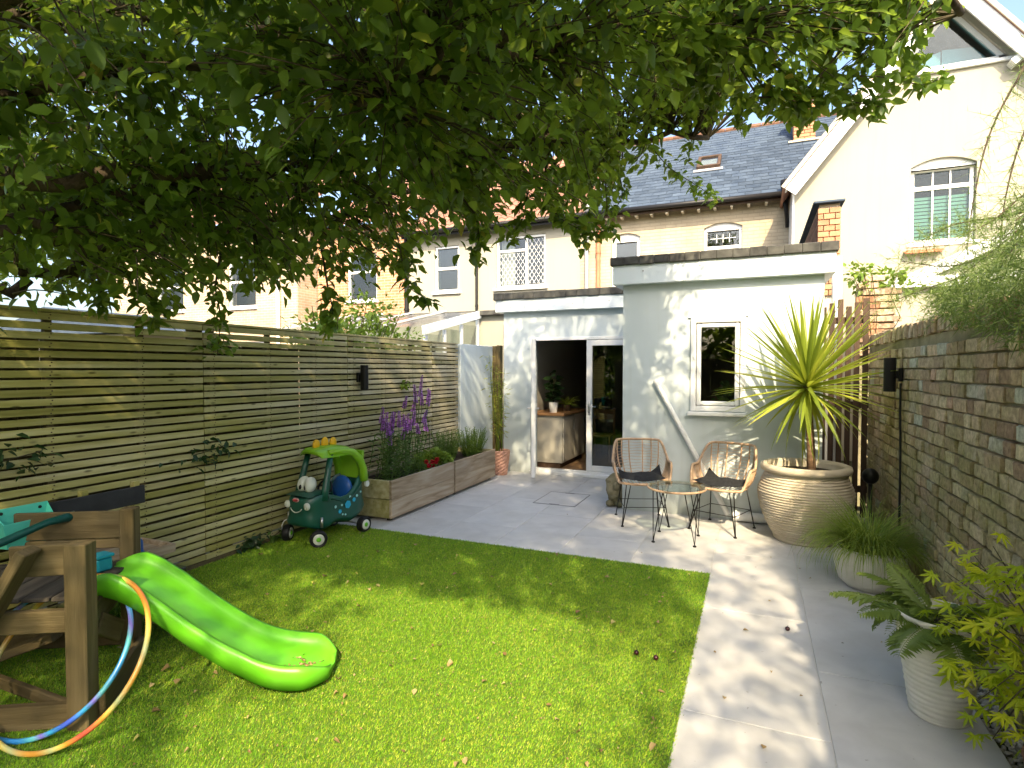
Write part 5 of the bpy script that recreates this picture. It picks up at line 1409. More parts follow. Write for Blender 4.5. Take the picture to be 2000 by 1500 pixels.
# ---- glass table
t = thing('glass_table', 'small round glass table with rattan edge and black wire legs', 'table', (-.67, 5.55, 0))
ring = [(.262 * math.cos(a), .262 * math.sin(a), .492) for a in np.linspace(0, 2 * math.pi, 48, endpoint=False)]
MB().tube(ring, .011, 8, closed=True).build('rim', 'rattan', t, True, world=False)
ring = [(.225 * math.cos(a), .225 * math.sin(a), .485) for a in np.linspace(0, 2 * math.pi, 40, endpoint=False)]
MB().tube(ring, .005, 6, closed=True).build('support_ring', 'black_metal', t, True, world=False)
MB().disc((0, 0, .503), .262, 48, (0, 0, 1), .006).build('table_top', 'table_glass', t, world=False)
for k in range(4):
    a = R(45) + k * math.pi / 2; f = Vector((.262 * math.cos(a), .262 * math.sin(a), .008))
    q = MB(); q.tube([Vector((.225 * math.cos(a - .34), .225 * math.sin(a - .34), .483)), f, Vector((.225 * math.cos(a + .34), .225 * math.sin(a + .34), .483))], .0058, 6)
    lg = q.build('leg', 'black_metal', t, True, world=False)
    MB().lathe([(.001, 0), (.017, 0), (.017, .008), (.008, .014), (.001, .014)], 10, (f.x, f.y, 0)).build('foot', 'black_metal', lg, world=False)

# ---- carved stone
q = MB(); q.ell((0, 0, .19), (.12, .11, .20), 20, 16)
def lump(p):
    v = Vector(p); an_ = math.atan2(v.y, v.x)
    k = 1 + .13 * math.sin(3 * an_ + 9 * v.z) + .09 * math.sin(17 * v.z + an_) - .12 * math.exp(-((v.z - .23) / .035) ** 2) + (.12 if v.z < .08 else 0)
    return (v.x * k, v.y * k, max(v.z, 0.0))
q.v = [lump(p) for p in q.v]
q.ell((.02, -.095, .24), (.035, .04, .05), 10, 8); q.ell((-.07, -.07, .30), (.04, .03, .035), 10, 8); q.ell((.07, -.07, .30), (.04, .03, .035), 10, 8); q.ell((0, -.10, .12), (.06, .03, .025), 10, 8)
q.ell((-.05, -.09, .04), (.05, .06, .04), 10, 8); q.ell((.06, -.09, .04), (.05, .06, .04), 10, 8)
o = link('carved_stone', q.mesh('carved_stone', 'stone', True)); o.location = (-1.50, 6.66, 0); tag(o, 'weathered mossy carved stone ornament at the foot of the wall', 'ornament')

# ---- leaning white pipe, elbow and low pipe
q = MB(); q.tube([(-1.02, RY - .04, 1.49), (-.25, RY - .035, .06)], .027, 12); q.build('waste_pipe', 'upvc', None, 40, label='white waste pipe running diagonally down the extension wall', cat='pipe')
q = MB(); q.tube([(-.17, RY - .06, .06), (.62, RY - .06, .05)], .05, 14); q.tube([(-.20, RY - .06, .06), (-.16, RY - .06, .06)], .06, 14); q.build('drain_pipe', 'upvc', None, 40, label='thick white pipe lying along the wall foot behind the chair', cat='pipe')

# ---- big ribbed pot and cordyline
t = thing('ribbed_pot', 'large cream ribbed urn on the patio by the wall', 'pot', (.45, 6.02, 0))
prof = [(.001, 0), (.262, 0), (.272, .01), (.270, .028), (.262, .04)]
nz_ = 150
for i in range(nz_ + 1):
    s_ = i / nz_; z = .04 + .60 * s_
    r0 = .262 + .150 * math.sin(math.pi * (.02 + .62 * s_ ** .85)) ** 1.1 - .055 * max(0, s_ - .72) / .28
    prof.append((r0 + .0055 * math.sin(i * 2 * math.pi / 6.1), z))
r_e = prof[-1][0]
prof += [(r_e + .005, .648), (.385, .66), (.392, .685), (.385, .712), (.36, .722), (.325, .715), (.31, .69), (.315, .62), (.0015, .60)]
q = MB(); q.lathe(prof, 72, (0, 0, 0), lambda i, j: .0022 * math.sin(i * 1.7 + 3 * math.sin(j * .35)) if 5 < i < nz_ else 0)
q.build('pot_body', 'cream_pot', t, True, world=False)
MB().disc((0, 0, .645), .312, 28).build('soil', 'soil', t, world=False)
t = thing('cordyline', 'spiky yellow-green cordyline palm growing in the large ribbed urn', 'plant', (.47, 6.02, .63))
tr_ = [(.50, 6.00, .60), (.495, 6.0, .85), (.478, 6.0, 1.12), (.462, 6.0, 1.33), (.455, 6.0, 1.47)]
MB().tube(tr_, [.043, .036, .033, .031, .036], 14).build('trunk', 'palm_trunk', t, True)
def sword(L, w, droop, seg=7):
    v, tt_ = [], []
    for i in range(seg + 1):
        s_ = i / seg; x = L * s_; z = -droop * s_ ** 2.2 * L; ww = w * (math.sin(math.pi * min(.12 + s_ * .9, 1)) ** .7 if s_ < 1 else 0) * (1 - .55 * s_)
        v += [(x, ww, z + ww * .35), (x, 0, z), (x, -ww, z + ww * .35)]
    for i in range(seg):
        for k in (0, 1): a = 3 * i + k; tt_ += [(a, a + 1, a + 4, a + 3)]
    q = MB(); q.v = v; q.f = tt_
    return q.mesh('leaf', 'cordyline_leaf', True)
sw = [[sword(.74, .024, d_) for _ in (0,)][0] for d_ in (.02, .05, .12, .26)]
r_ = random.Random(77)
NL = 165
for i in range(NL):
    s_ = (i + .5) / NL
    el = R(86) - R(118) * s_ ** .80 - (R(38) * ((s_ - .92) / .08) if s_ > .92 else 0) + r_.uniform(-.10, .10); az = i * 2.39996 + r_.uniform(-.2, .2)
    k = 0 if el > R(50) else 1 if el > R(5) else 2 if el > R(-25) else 3
    L = (1.05 + .18 * r_.random()) * (1 - .22 * max(0, s_ - .7) / .3)
    if -math.sin(az) < -.35 and abs(el) < 1.0: L *= .75      # leaves against the wall are shorter
    d_ = Vector((math.cos(az) * math.cos(el), math.sin(az) * math.cos(el), math.sin(el)))
    m3 = d_.to_track_quat('X', 'Z').to_matrix() @ Euler((r_.uniform(-.5, .5), 0, 0)).to_matrix()
    pos = Vector((.455, 6.0, 1.50 - .10 * s_)) - Vector(t.location)
    link('leaf', sw[k], t, mtx=Matrix.Translation(pos + d_ * .015) @ m3.to_4x4() @ Matrix.Diagonal((L, 1, L, 1)))

# ---- trailing grass in white bowl
t = thing('potted_grass', 'trailing green sedge in a round white bowl by the brick wall', 'plant', (.80, 4.90, 0))
MB().lathe([(.001, 0), (.15, 0), (.20, .05), (.232, .16), (.238, .28), (.225, .30), (.205, .29), (.20, .24), (.001, .23)], 36).build('bowl', 'white_pot', t, 50, world=False)
NB = 1150; vv, tt_, vr = [], [], []
for i in range(NB):
    a = RNG.uniform(0, 6.28); w = RNG.random() ** .5 * .14; L = RNG.uniform(.32, .68); out = RNG.uniform(.3, 1.0)
    b0 = np.array([w * math.cos(a), w * math.sin(a), .24]); dirh = np.array([math.cos(a + RNG.uniform(-.5, .5)), math.sin(a + RNG.uniform(-.5, .5)), 0])
    if w * math.cos(a) > .06: L *= .8
    seg = 6; p = b0.copy(); ang_ = R(80) - out * .35; base = len(vv); ww = RNG.uniform(.002, .0038)
    sdv = np.array([-dirh[1], dirh[0], 0])
    for k in range(seg + 1):
        wk = ww * (1 - (k / seg) ** 2 * .95)
        vv += [p - sdv * wk, p + sdv * wk]
        p = p + (dirh * math.cos(ang_) + np.array([0, 0, math.sin(ang_)])) * L / seg
        ang_ -= out * R(34)
        if p[2] < .01: p[2] = .01
        rr_h = math.hypot(p[0], p[1])
        if p[2] < .30 and rr_h < .25: p[:2] *= .25 / max(rr_h, .02)
    for k in range(seg):
        q_ = base + 2 * k; tt_ += [(q_, q_ + 1, q_ + 3), (q_, q_ + 3, q_ + 2)]; vr += [RNG.random()] * 2
        vr[-2:] = [vr[-2]] * 2
o = link('grass_blades', fast_mesh('grass_blades', np.array(vv), np.array(tt_), 'grass_leaf', vr), t); o['kind'] = 'stuff'

# ---- tall ribbed pot with fern
t = thing('tall_ribbed_pot', 'tall tapered off-white ribbed pot standing near the maple', 'pot', (.81, 3.20, 0))
prof = [(.001, 0), (.112, 0), (.118, .008)]
for i in range(91):
    s_ = i / 90; prof.append((.116 + .066 * s_ + .0022 * math.sin(i * 2 * math.pi / 5), .01 + .45 * s_))
prof += [(.186, .463), (.188, .476), (.18, .482), (.170, .476), (.166, .43), (.001, .42)]
MB().lathe(prof, 56, (0, 0, 0), lambda i, j: .0016 * math.sin(i * .9 + 2 * math.sin(j * .33))).build('pot_body', 'white_pot', t, True, world=False)
MB().disc((0, 0, .435), .165, 24).build('soil', 'soil', t, world=False)
t = thing('fern', 'spreading green fern growing in the tall ribbed pot', 'plant', (.81, 3.20, .43))
def frond(L, droop, np_=20, seed=0):
    r_ = random.Random(seed); v, tt_ = [], []
    def pt(s_): return Vector((L * s_ * (1 - .12 * s_), 0, L * (.55 * s_ - droop * s_ * s_)))
    q = MB(); q.tube([pt(k / 8) for k in range(9)], [.003 - .0003 * k for k in range(9)], 4); 
    for k in range(np_):
        s_ = .14 + .86 * k / np_
        for sg in (-1, 1):
            l_ = L * .26 * math.sin(math.pi * (.18 + .80 * s_)) ** .8; p = pt(s_); w = l_ * .22 + .004
            d_ = Vector((.42, sg, -.12 + r_.uniform(-.15, .15))).normalized(); c_ = Vector((1, 0, 0))
            q.add([p, p + d_ * l_ * .35 + c_ * w * .6 + Vector((0, 0, .004)), p + d_ * l_ * .75 + c_ * w * .35, p + d_ * l_ + Vector((0, 0, -.01)), p + d_ * l_ * .7 - c_ * w * .45, p + d_ * l_ * .3 - c_ * w * .6], [(0, 1, 2, 3, 4, 5)])
    return q.mesh('frond', 'fern_leaf')
fr_ = [frond(.36, .50, 20, 1), frond(.30, .75, 18, 2), frond(.42, .35, 22, 3)]
r_ = random.Random(5)
for i in range(26):
    a = i * 2.4 + r_.uniform(-.3, .3); s_ = r_.uniform(.75, 1.15)
    if math.cos(a) > .25: s_ *= .62
    el = r_.uniform(-.35, .55)
    link('frond', fr_[i % 3], t, mtx=Matrix.Translation((.03 * math.cos(a), .03 * math.sin(a), .01)) @ Euler((r_.uniform(-.3, .3), -el, a)).to_matrix().to_4x4() @ Matrix.Scale(s_, 4))
# ---- japanese maple at the wall foot
t = thing('japanese_maple', 'young maple with bright yellow-green palmate leaves beside the tall pot', 'plant', (1.0, 2.72, 0))
def palmate():
    q = MB(); v = [Vector((0, 0, 0))]; lob = [(-118, .46), (-78, .74), (-38, .95), (0, 1.0), (38, .95), (78, .74), (118, .46)]
    pts = [Vector((-.05, 0, 0))]
    for k, (a, L) in enumerate(lob):
        a0 = R(a); w = .115
        for (f, da) in ((.30, -.34), (.60, -.17), (1.0, 0), (.60, .17), (.30, .34)):
            if f == .30 and da > 0 and k < 6: continue
            if f == .30 and k > 0:
                am = R((a + lob[k - 1][0]) / 2); pts.append(Vector((.27 * math.cos(am), .27 * math.sin(am), .02))); continue
            pts.append(Vector((f * L * math.cos(a0 + da), f * L * math.sin(a0 + da), -.16 * (f * L) ** 2 + (.03 if da == 0 and f < 1 else 0))))
    n_ = len(pts)
    q.add([(.0, 0, .03)] + pts, [(0, 1 + i, 1 + (i + 1) % n_) for i in range(n_)])
    return q.mesh('leaf', 'maple_leaf')
pm = palmate(); r_ = random.Random(9)
MB().lathe([(.001, 0), (.13, 0), (.16, .22), (.165, .23), (.15, .23), (.145, .19), (.001, .18)], 28, (.06, -.18, 0)).build('pot', 'dark_brick', t, 40, world=False)
MB().tube([(.06, -.18, .17), (.05, -.16, .4), (.0, -.08, .62)], [.013, .011, .008], 8).build('trunk', 'bark', t, True, world=False)
br = []
tips = [(-.20, .10, .75), (-.24, .28, .60), (-.12, .34, .93), (-.10, .16, 1.02), (-.20, .06, .48), (-.16, .22, .33), (.02, .36, .80), (-.02, .0, .95), (-.20, .40, .80), (-.14, .05, .25), (-.10, .12, .14), (-.18, .02, .36), (-.04, .02, .18), (-.06, -.02, .42), (-.22, .36, .58), (-.02, .18, .55), (-.05, .42, .62), (.03, .1, .75), (-.16, .2, .92), (-.08, .28, .42)]
lc = 0
for i, tp_ in enumerate(tips):
    a = Vector((.05 - .004 * i, -.16 + .004 * i, .35 + .015 * i)); b_ = Vector((tp_[0], tp_[1], tp_[2] * .88)); mid = a.lerp(b_, .5) + Vector((0, 0, .07))
    MB().tube([a, mid, b_], [.0045, .003, .0015], 6).build('branch', 'twig', t, True, world=False)
    for k in range(9):
        s_ = r_.uniform(.40, 1.08); p = (mid.lerp(b_, (s_ - .5) * 2) if s_ > .5 else a.lerp(mid, s_ * 2)) + Vector((r_.uniform(-.07, .05), r_.uniform(-.07, .07), r_.uniform(-.05, .04)))
        if p.x > .09: p.x = .09
        d_ = Vector((r_.uniform(-1, .25), r_.uniform(-.9, .9), r_.uniform(-.9, .1))).normalized()
        m3 = d_.to_track_quat('X', 'Z').to_matrix() @ Euler((r_.uniform(-.6, .6), 0, 0)).to_matrix()
        link('leaf', pm, t, mtx=Matrix.Translation(p) @ m3.to_4x4() @ Matrix.Scale(r_.uniform(.05, .08), 4)); lc += 1
# ---- black garden light on a post in the corner
t = thing('spike_light', 'black ball-headed garden light in the corner behind the sedge', 'lamp', (1.0, 6.15, 0))
MB().tube([(0, 0, 0), (0, 0, .56)], .018, 10).build('stake', 'black_metal', t, True, world=False)
MB().ell((0, 0, .62), (.07, .07, .075), 20, 12).build('lamp_head', 'black_metal', t, True, world=False)

# ================================================================== TOY CAR
t = thing('toy_car', 'dark green ride-on dinosaur toy car with lime roof and yellow spikes', 'toy car', (-3.79, 4.33, 0), R(-5))
NTH = 64
def plan(th):
    c, s_ = math.cos(th), math.sin(th)              # front is -y
    x = .205 * (abs(c) ** .55) * (1 if c >= 0 else -1); y = .39 * (abs(s_) ** .62) * (1 if s_ >= 0 else -1)
    return x, y
def ztop(y):
    f = (y + .39) / .78
    if f < .34: return .44 + .02 * math.sin(f / .34 * math.pi)
    g_ = (f - .34) / .66
    return .45 - .075 * math.sin(math.pi * min(g_ * 1.25, 1)) + .12 * g_ ** 1.6
q = MB(); lev = [0, .08, .2, .4, .6, .8, .94, 1.0]; scl_ = [.80, .955, 1.0, .955, .945, .95, .935, .90]
for k, (lv, s_) in enumerate(zip(lev, scl_)):
    for j in range(NTH):
        x, y = plan(2 * math.pi * j / NTH); zt = ztop(y); zb = .155 + .02 * math.cos(2 * math.pi * (y / .39 + .15)) * 1.0
        fr_low = 1.0 + (.05 if (k < 3 and y < -.1) else 0)
        q.v.append((x * s_ * fr_low, y * s_, zb + (zt - zb) * lv))
for k in range(len(lev) - 1):
    for j in range(NTH): q.f.append((k * NTH + j, k * NTH + (j + 1) % NTH, (k + 1) * NTH + (j + 1) % NTH, (k + 1) * NTH + j))
b0 = len(q.v)
for (s_, dz) in ((.84, 0.0), (.80, -.03), (.78, -.16), (.7, -.235)):
    for j in range(NTH):
        x, y = plan(2 * math.pi * j / NTH); q.v.append((x * s_, y * s_, ztop(y) + dz))
top = (len(lev) - 1) * NTH
seq = [top, b0, b0 + NTH, b0 + 2 * NTH, b0 + 3 * NTH]
for a, b_ in zip(seq[:-1], seq[1:]):
    for j in range(NTH): q.f.append((a + j, a + (j + 1) % NTH, b_ + (j + 1) % NTH, b_ + j))
q.f.append(tuple(b0 + 3 * NTH + j for j in range(NTH))); q.f.append(tuple(range(NTH))[::-1])
q.build('car_body', 'car_green', t, 50, world=False)
# bonnet closing the front, and dashboard
q = MB(); nu, nv_ = 13, 9
for i in range(nu):
    for j in range(nv_):
        u, v = -1 + 2 * i / (nu - 1), j / (nv_ - 1)
        y = -.36 + .25 * v; q.v.append((u * .175 * (1 - .10 * (1 - v)), y - .012 * (1 - u * u) * (1 - v), .448 + .045 * math.sin(math.pi * (.12 + .7 * v)) * (1 - .55 * u * u)))
for i in range(nu - 1):
    for j in range(nv_ - 1): a = i * nv_ + j; q.f.append((a, a + nv_, a + nv_ + 1, a + 1))
k0 = len(q.v)
for i in range(nu): u = -1 + 2 * i / (nu - 1); q.v.append((u * .17, -.10, .26))
for i in range(nu - 1): q.f.append((i * nv_ + nv_ - 1, (i + 1) * nv_ + nv_ - 1, k0 + i + 1, k0 + i))
q.build('bonnet', 'car_green', t, 50, world=False)
# front pillars
for sx in (-1, 1):
    MB().tube([(sx * .168, -.20, .40), (sx * .165, -.18, .50), (sx * .155, -.135, .66), (sx * .145, -.09, .82)], [.042, .034, .029, .027], 12).build('front_pillar', 'car_green', t, True, world=False)
# roof and rear arches (lime)
q = MB(); n1, n2 = 13, 15
for s_ in (1, 0):
    for i in range(n1):
        for j in range(n2):
            u, v = -1 + 2 * i / (n1 - 1), j / (n2 - 1); y = -.20 + .40 * v
            wd_ = .185 * (1 - .22 * (2 * v - 1) ** 4) * (1 - .0 * v)
            q.v.append((u * wd_, y - .03 * (1 - u * u) * (1 - v), .82 + .045 * (1 - u ** 2) * math.sin(math.pi * (.15 + .75 * v)) - .03 * abs(u) ** 4 + (.022 if s_ else -.012) * (1 - abs(u) ** 6)))
for s_ in (0, 1):
    for i in range(n1 - 1):
        for j in range(n2 - 1): a = s_ * n1 * n2 + i * n2 + j; q.f.append((a, a + n2, a + n2 + 1, a + 1) if s_ == 0 else (a, a + 1, a + n2 + 1, a + n2))
ed = [i * n2 for i in range(n1)] + [(n1 - 1) * n2 + j for j in range(1, n2)] + [i * n2 + n2 - 1 for i in range(n1 - 2, -1, -1)] + [j for j in range(n2 - 2, 0, -1)]
for k in range(len(ed)): a, b_ = ed[k], ed[(k + 1) % len(ed)]; q.f.append((a, b_, b_ + n1 * n2, a + n1 * n2))
q.build('roof', 'car_lime', t, True, world=False)
for sx in (-1, 1):
    pts = [(sx * .150, -.12, .835), (sx * .152, .05, .835), (sx * .155, .18, .80), (sx * .16, .27, .72), (sx * .165, .315, .62), (sx * .165, .325, .50)]
    MB().tube(pts, [.026, .034, .040, .042, .042, .046], 12).build('rear_arch', 'car_lime', t, True, world=False)
MB().obox((0, .325, .66), (.30, .03, .28), Euler((R(-8), 0, 0)).to_matrix(), .012).build('back_panel', 'car_lime', t, world=False)
for k in range(3):
    q = MB(); y = -.13 + k * .105; h_ = (.075, .088, .075)[k]; q.ell((0, y, .872 + h_ * .35), (.022, .043, h_ * .72), 12, 10); q.build('spike', 'toy_yellow', t, True, world=False)
# face: eyes, badge, headlights, smile
q = MB()
for sx in (-1, 1): q.ell((sx * .042, -.245, .545), (.052, .06, .075), 16, 12, Euler((R(-18), 0, sx * .15)).to_matrix())
q.obox((0, -.21, .53), (.09, .07, .10), None, .02)
ey = q.build('eyes', 'toy_white', t, True, world=False)
for sx in (-1, 1): MB().ell((sx * .032, -.293, .535), (.017, .014, .032), 12, 8, Euler((R(-18), 0, 0)).to_matrix()).build('pupil', 'toy_black', ey, True, world=False)
for sx in (-1, 1): MB().ell((sx * .125, -.362, .375), (.035, .022, .035), 16, 10).build('headlight', 'toy_white', t, True, world=False)
bg = MB().ell((0, -.375, .425), (.042, .012, .020), 16, 8).build('badge', 'badge_pink', t, True, world=False)
MB().ell((0, -.383, .425), (.034, .008, .013), 16, 8).build('badge_face', 'badge_red', bg, True, world=False)
MB().tube([(.075 * math.sin(a), -.386 + .012 * abs(math.sin(a)), .335 - .05 * math.cos(a) + .03) for a in np.linspace(-1.25, 1.25, 11)], .005, 6).build('smile', 'toy_white', t, True, world=False)
# seat, fuel cap, door line, stickers
q = MB(); q.obox((0, .12, .30), (.26, .26, .10), None, .03); q.ell((0, .20, .42), (.13, .05, .14), 16, 10); q.build('seat', 'toy_blue', t, True, world=False)
q = MB(); ring = [(.085 * math.cos(a), -.03 + .03 * math.sin(a), .47 + .075 * math.sin(a)) for a in np.linspace(0, 2 * math.pi, 24, endpoint=False)]
q.tube(ring, .010, 7, closed=True); q.build('steering_wheel', 'toy_black', t, True, world=False)
def car_side(y, z): 
    best = max((plan(2 * math.pi * j / 720) for j in range(720)), key=lambda p: -abs(p[1] * .95 - y) + (10 if p[0] > 0 else 0))
    return best[0] * .955 + .004
for (y, z, r_h, mm) in ((.07, .315, .040, 'sticker_blue'), (.155, .345, .022, 'sticker_blue'), (-.035, .27, .021, 'sticker_blue'), (-.09, .325, .015, 'sticker_pale'), (.10, .385, .013, 'sticker_pale'), (.20, .375, .014, 'sticker_pale'), (.265, .40, .012, 'sticker_pale'), (.0, .235, .010, 'sticker_pale'), (.035, .225, .012, 'sticker_pale'), (-.01, .325, .012, 'sticker_pale')):
    MB().disc((car_side(y, z), y, z), r_h, 6, (1, 0, 0), .003).build('sticker', mm, t, world=False)
MB().disc((.19, .33, .47), .032, 14, (1, .15, .1), .02).build('fuel_cap', 'toy_white', t, world=False)
q = MB(); q.tube([(car_side(y, 0) + .002, y, ztop(y) - .035) for y in np.linspace(-.14, .34, 14)], .006, 6); q.build('door_moulding', 'car_green', t, True, world=False)
# wheels
def wheel(x, y, turn, r_w, caster):
    mtx = Matrix.Translation((x, y, r_w)) @ Euler((0, 0, turn)).to_matrix().to_4x4()
    q = MB(); w = .036
    prof = [(.05, -w * .8), (r_w * .82, -w), (r_w * .95, -w * .8), (r_w, -w * .35), (r_w, w * .35), (r_w * .95, w * .8), (r_w * .82, w), (.05, w * .8)]
    q.lathe(prof, 32); q.v = [mtx @ Vector((a[2], a[0], a[1])) for a in q.v]; wo_ = q.build('wheel', 'tyre', t, 40, world=False)
    for sg in (1, -1):
        q = MB(); q.lathe([(.001, .0), (.018, .0), (.045, .004), (.05, -.004)], 20, (0, 0, 0)); q.v = [mtx @ Vector((sg * (w * .86 + a[2]), a[0], a[1])) for a in q.v]; q.build('rim', 'toy_white', wo_, True, world=False)
        q = MB(); q.lathe([(.001, .010), (.016, .010), (.022, .004), (.022, 0)], 16); q.v = [mtx @ Vector((sg * (w * .86 + a[2]), a[0], a[1])) for a in q.v]; q.build('hub', 'slide_green', wo_, True, world=False)
    if caster:
        q = MB(); q.tube([mtx @ Vector(p) for p in ((-.052, 0, 0), (-.055, .0, .07), (-.045, .03, .105), (0, .03, .125))], .006, 6); q.tube([mtx @ Vector(p) for p in ((0, .03, .10), (0, .03, .19))], .012, 8); q.build('fork', 'steel', wo_, True, world=False)
wheel(.20, -.30, R(-38), .078, True); wheel(-.21, -.29, R(28), .078, True); wheel(.215, .27, 0, .078, False); wheel(-.215, .27, 0, .078, False)
MB().tube([(-.2, .27, .078), (.2, .27, .078)], .008, 8).build('axle', 'steel', t, True, world=False)

# ================================================================== PLAY TOWER, SLIDE, HOOPS
ua = R(30); U = Vector((math.cos(ua), math.sin(ua), 0)); W = Vector((-math.sin(ua), math.cos(ua), 0))
A = Vector((-2.78, 1.57, 0)); Bp = Vector((-3.18, 2.05, 0)); Cp = A - U * .82; Dp = Bp - U * .82
t = thing('play_tower', 'low wooden play tower with dark deck beside the slide', 'play tower', A)
def beam(name, p0, p1, w, h_, m='play_wood_x', up=(0, 0, 1)):
    # built in its own grain direction
    p0, p1 = Vector(p0), Vector(p1); d_ = p1 - p0; L = d_.length
    me = MB().obox((0, 0, 0), (L, w, h_), None, .005).mesh(name, m)
    x = d_.normalized(); s_ = Vector(up).cross(x)
    if s_.length < 1e-3: s_ = Vector((0, 1, 0))
    s_.normalize(); u2 = x.cross(s_)
    M3 = Matrix((x, s_, u2)).transposed().to_4x4()
    return link(name, me, t, mtx=Matrix.Translation((p0 + p1) / 2 - wloc(t)) @ M3)
Z = Vector((0, 0, 1))
beam('post', A, A + Z * .84, .09, .09, up=U); beam('post', Bp, Bp + Z * .85, .075, .075, up=U); beam('post', Cp, Cp + Z * .84, .09, .09, up=U); beam('post', Dp, Dp + Z * .84, .09, .09, up=U)
o_ = -W * .056
beam('rail', A - U * .05 + o_ * 0 + Z * .49, Cp + U * .05 + Z * .49, .04, .10)
beam('rail', Bp - U * .05 + Z * .49, Dp + U * .05 + Z * .49, .04, .10)
beam('bottom_rail', A - U * .05 + Z * .06, Cp + U * .05 + Z * .06, .04, .11); beam('bottom_rail', Bp - U * .05 + Z * .16, Dp + U * .05 + Z * .16, .04, .14)
beam('bottom_rail', A + W * .03 + U * .06 + Z * .07, Bp - W * .02 + U * .06 + Z * .07, .03, .13)
for k in range(6):
    c_ = A - U * (.10 + k * .125) + Z * .565
    beam('deck_board', c_ + W * .05, c_ + W * .57, .115, .022, 'dark_deck')
beam('side_panel', Bp - U * .04 + W * .0 + Z * .76, Bp - U * .58 + Z * .76, .025, .15); beam('side_panel', Bp - U * .04 + Z * .655, Bp - U * .60 + Z * .655, .025, .05)
beam('side_panel', A - U * .06 + Z * .76 + W * .02, A - U * .30 + Z * .755 + W * .02, .022, .14)
beam('ladder_stringer', A - U * .17 + Z * .83 - W * .06, A - U * .62 + Z * .02 - W * .06, .045, .11, up=W)
beam('ladder_stringer', Dp - W * .1 + U * .5 + Z * .2, Dp - W * .1 - U * .02 + Z * .02, .045, .09, up=W)
beam('brace', A + W * .08 + U * .0 + Z * .47, Bp - W * .08 + Z * .47, .035, .12)
beam('brace', A + W * .12 + Z * .42, A + W * .30 + Z * .30, .03, .10, up=W)
beam('sand_rail', Dp + U * .05 - W * .10 + Z * .05, A - U * .10 + W * .10 + Z * .03, .03, .06)

# slide
T0 = A.lerp(Bp, .56) + U * .0
US = Vector((.885, .465, 0)); WS = Vector((-.465, .885, 0))
ts = thing('slide', 'bright green plastic slide curving down onto the lawn', 'slide', T0)
SK = [(-.10, .545), (-.03, .562), (.05, .565), (.14, .535), (.28, .44), (.45, .30), (.62, .18), (.78, .10), (.90, .072), (1.0, .066), (1.12, .062)]
_sx = np.linspace(-.1, 1.14, 249); _sz = np.interp(_sx, [k[0] for k in SK], [k[1] for k in SK])
_sz = np.convolve(np.pad(_sz, 20, 'edge'), np.hanning(43)[1:-1] / np.hanning(43)[1:-1].sum(), 'same')[20:-20]
def slide_z(s_): return float(np.interp(s_, _sx, _sz))
NS = 48; prof_n = 0; q = MB()
for i in range(NS):
    s_ = -.06 + 1.16 * i / (NS - 1); z = slide_z(s_)
    endf = max(0, (s_ - .98) / .12); topf = max(0, (.08 - s_) / .14)
    hw = .158 + .022 * math.sin(math.pi * min(max((s_ - .7) / .4, 0), 1)) - .075 * endf ** 2
    wh = .080 - .05 * endf ** 1.5 - .05 * max(0, topf)
    base = T0 + US * s_
    sec = [(-hw - .014, z - .034 + .01 * endf), (-hw - .022, z + wh * .6), (-hw - .014, z + wh), (-hw + .008, z + wh), (-hw + .022, z + wh * .55), (-hw + .05, z + .02), (-hw * .4, z + .0), (hw * .4, z + .0), (hw - .05, z + .02), (hw - .022, z + wh * .55), (hw - .008, z + wh), (hw + .014, z + wh), (hw + .022, z + wh * .6), (hw + .014, z - .034 + .01 * endf), (hw - .02, z - .03), (-hw + .02, z - .03)]
    prof_n = len(sec)
    for (w, zz) in sec:
        p = base + WS * w; q.v.append((p.x, p.y, max(zz, .012)))
for i in range(NS - 1):
    for j in range(prof_n): a, b_ = i * prof_n + j, i * prof_n + (j + 1) % prof_n; q.f.append((a, b_, b_ + prof_n, a + prof_n))
q.f.append(tuple(range(prof_n))); q.f.append(tuple((NS - 1) * prof_n + j for j in range(prof_n))[::-1])
q.build('slide_chute', 'slide_green', ts, True)
q = MB()
for w in (-.07, .07): q.disc(T0 + US * .0 + WS * w + Z * .572, .012, 10, (0, 0, 1), .004)
q.build('bolt', 'toy_black', ts)
# litter of leaves at the slide foot
lp, ld = [], []
r_ = random.Random(4)
for i in range(40):
    p = T0 + US * r_.gauss(.95, .04) + WS * r_.gauss(-.02, .045); lp.append((p.x, p.y, slide_z((p - T0).dot(US)) + .006)); ld.append((r_.uniform(-1, 1), r_.uniform(-1, 1), r_.uniform(-.1, .2)))
leafy('leaf_litter', None, 'dry_leaf', lp, ld, np.full(40, .022)); tag(bpy.data.objects['leaf_litter'], 'yellow leaf litter lying on the foot of the slide', 'leaves', kind='stuff')

# hula hoops dropped over the tower post
def hoop(label, cx, cy, rad, az, ti, m):
    n_ = Vector((math.cos(az) * math.cos(ti), math.sin(az) * math.cos(ti), math.sin(ti))); hv = Z.cross(n_).normalized(); vv_ = n_.cross(hv)
    ring = [hv * rad * math.cos(a) + vv_ * rad * math.sin(a) for a in np.linspace(0, 2 * math.pi, 90, endpoint=False)]
    q = MB(); q.tube(ring, .0115, 10, closed=True)
    o = link('hula_hoop', q.mesh('hula_hoop', m, True)); o.location = (cx, cy, .014 + rad * abs(vv_.z)); return tag(o, label, 'hoop')
hoop('orange and yellow striped hula hoop hanging round the play tower post', -2.845, 1.55, .367, -1.336, .627, 'hoop_orange')
hoop('blue and purple striped hula hoop hanging round the play tower post', -3.0, 1.57, .35, -1.25, .66, 'hoop_blue')

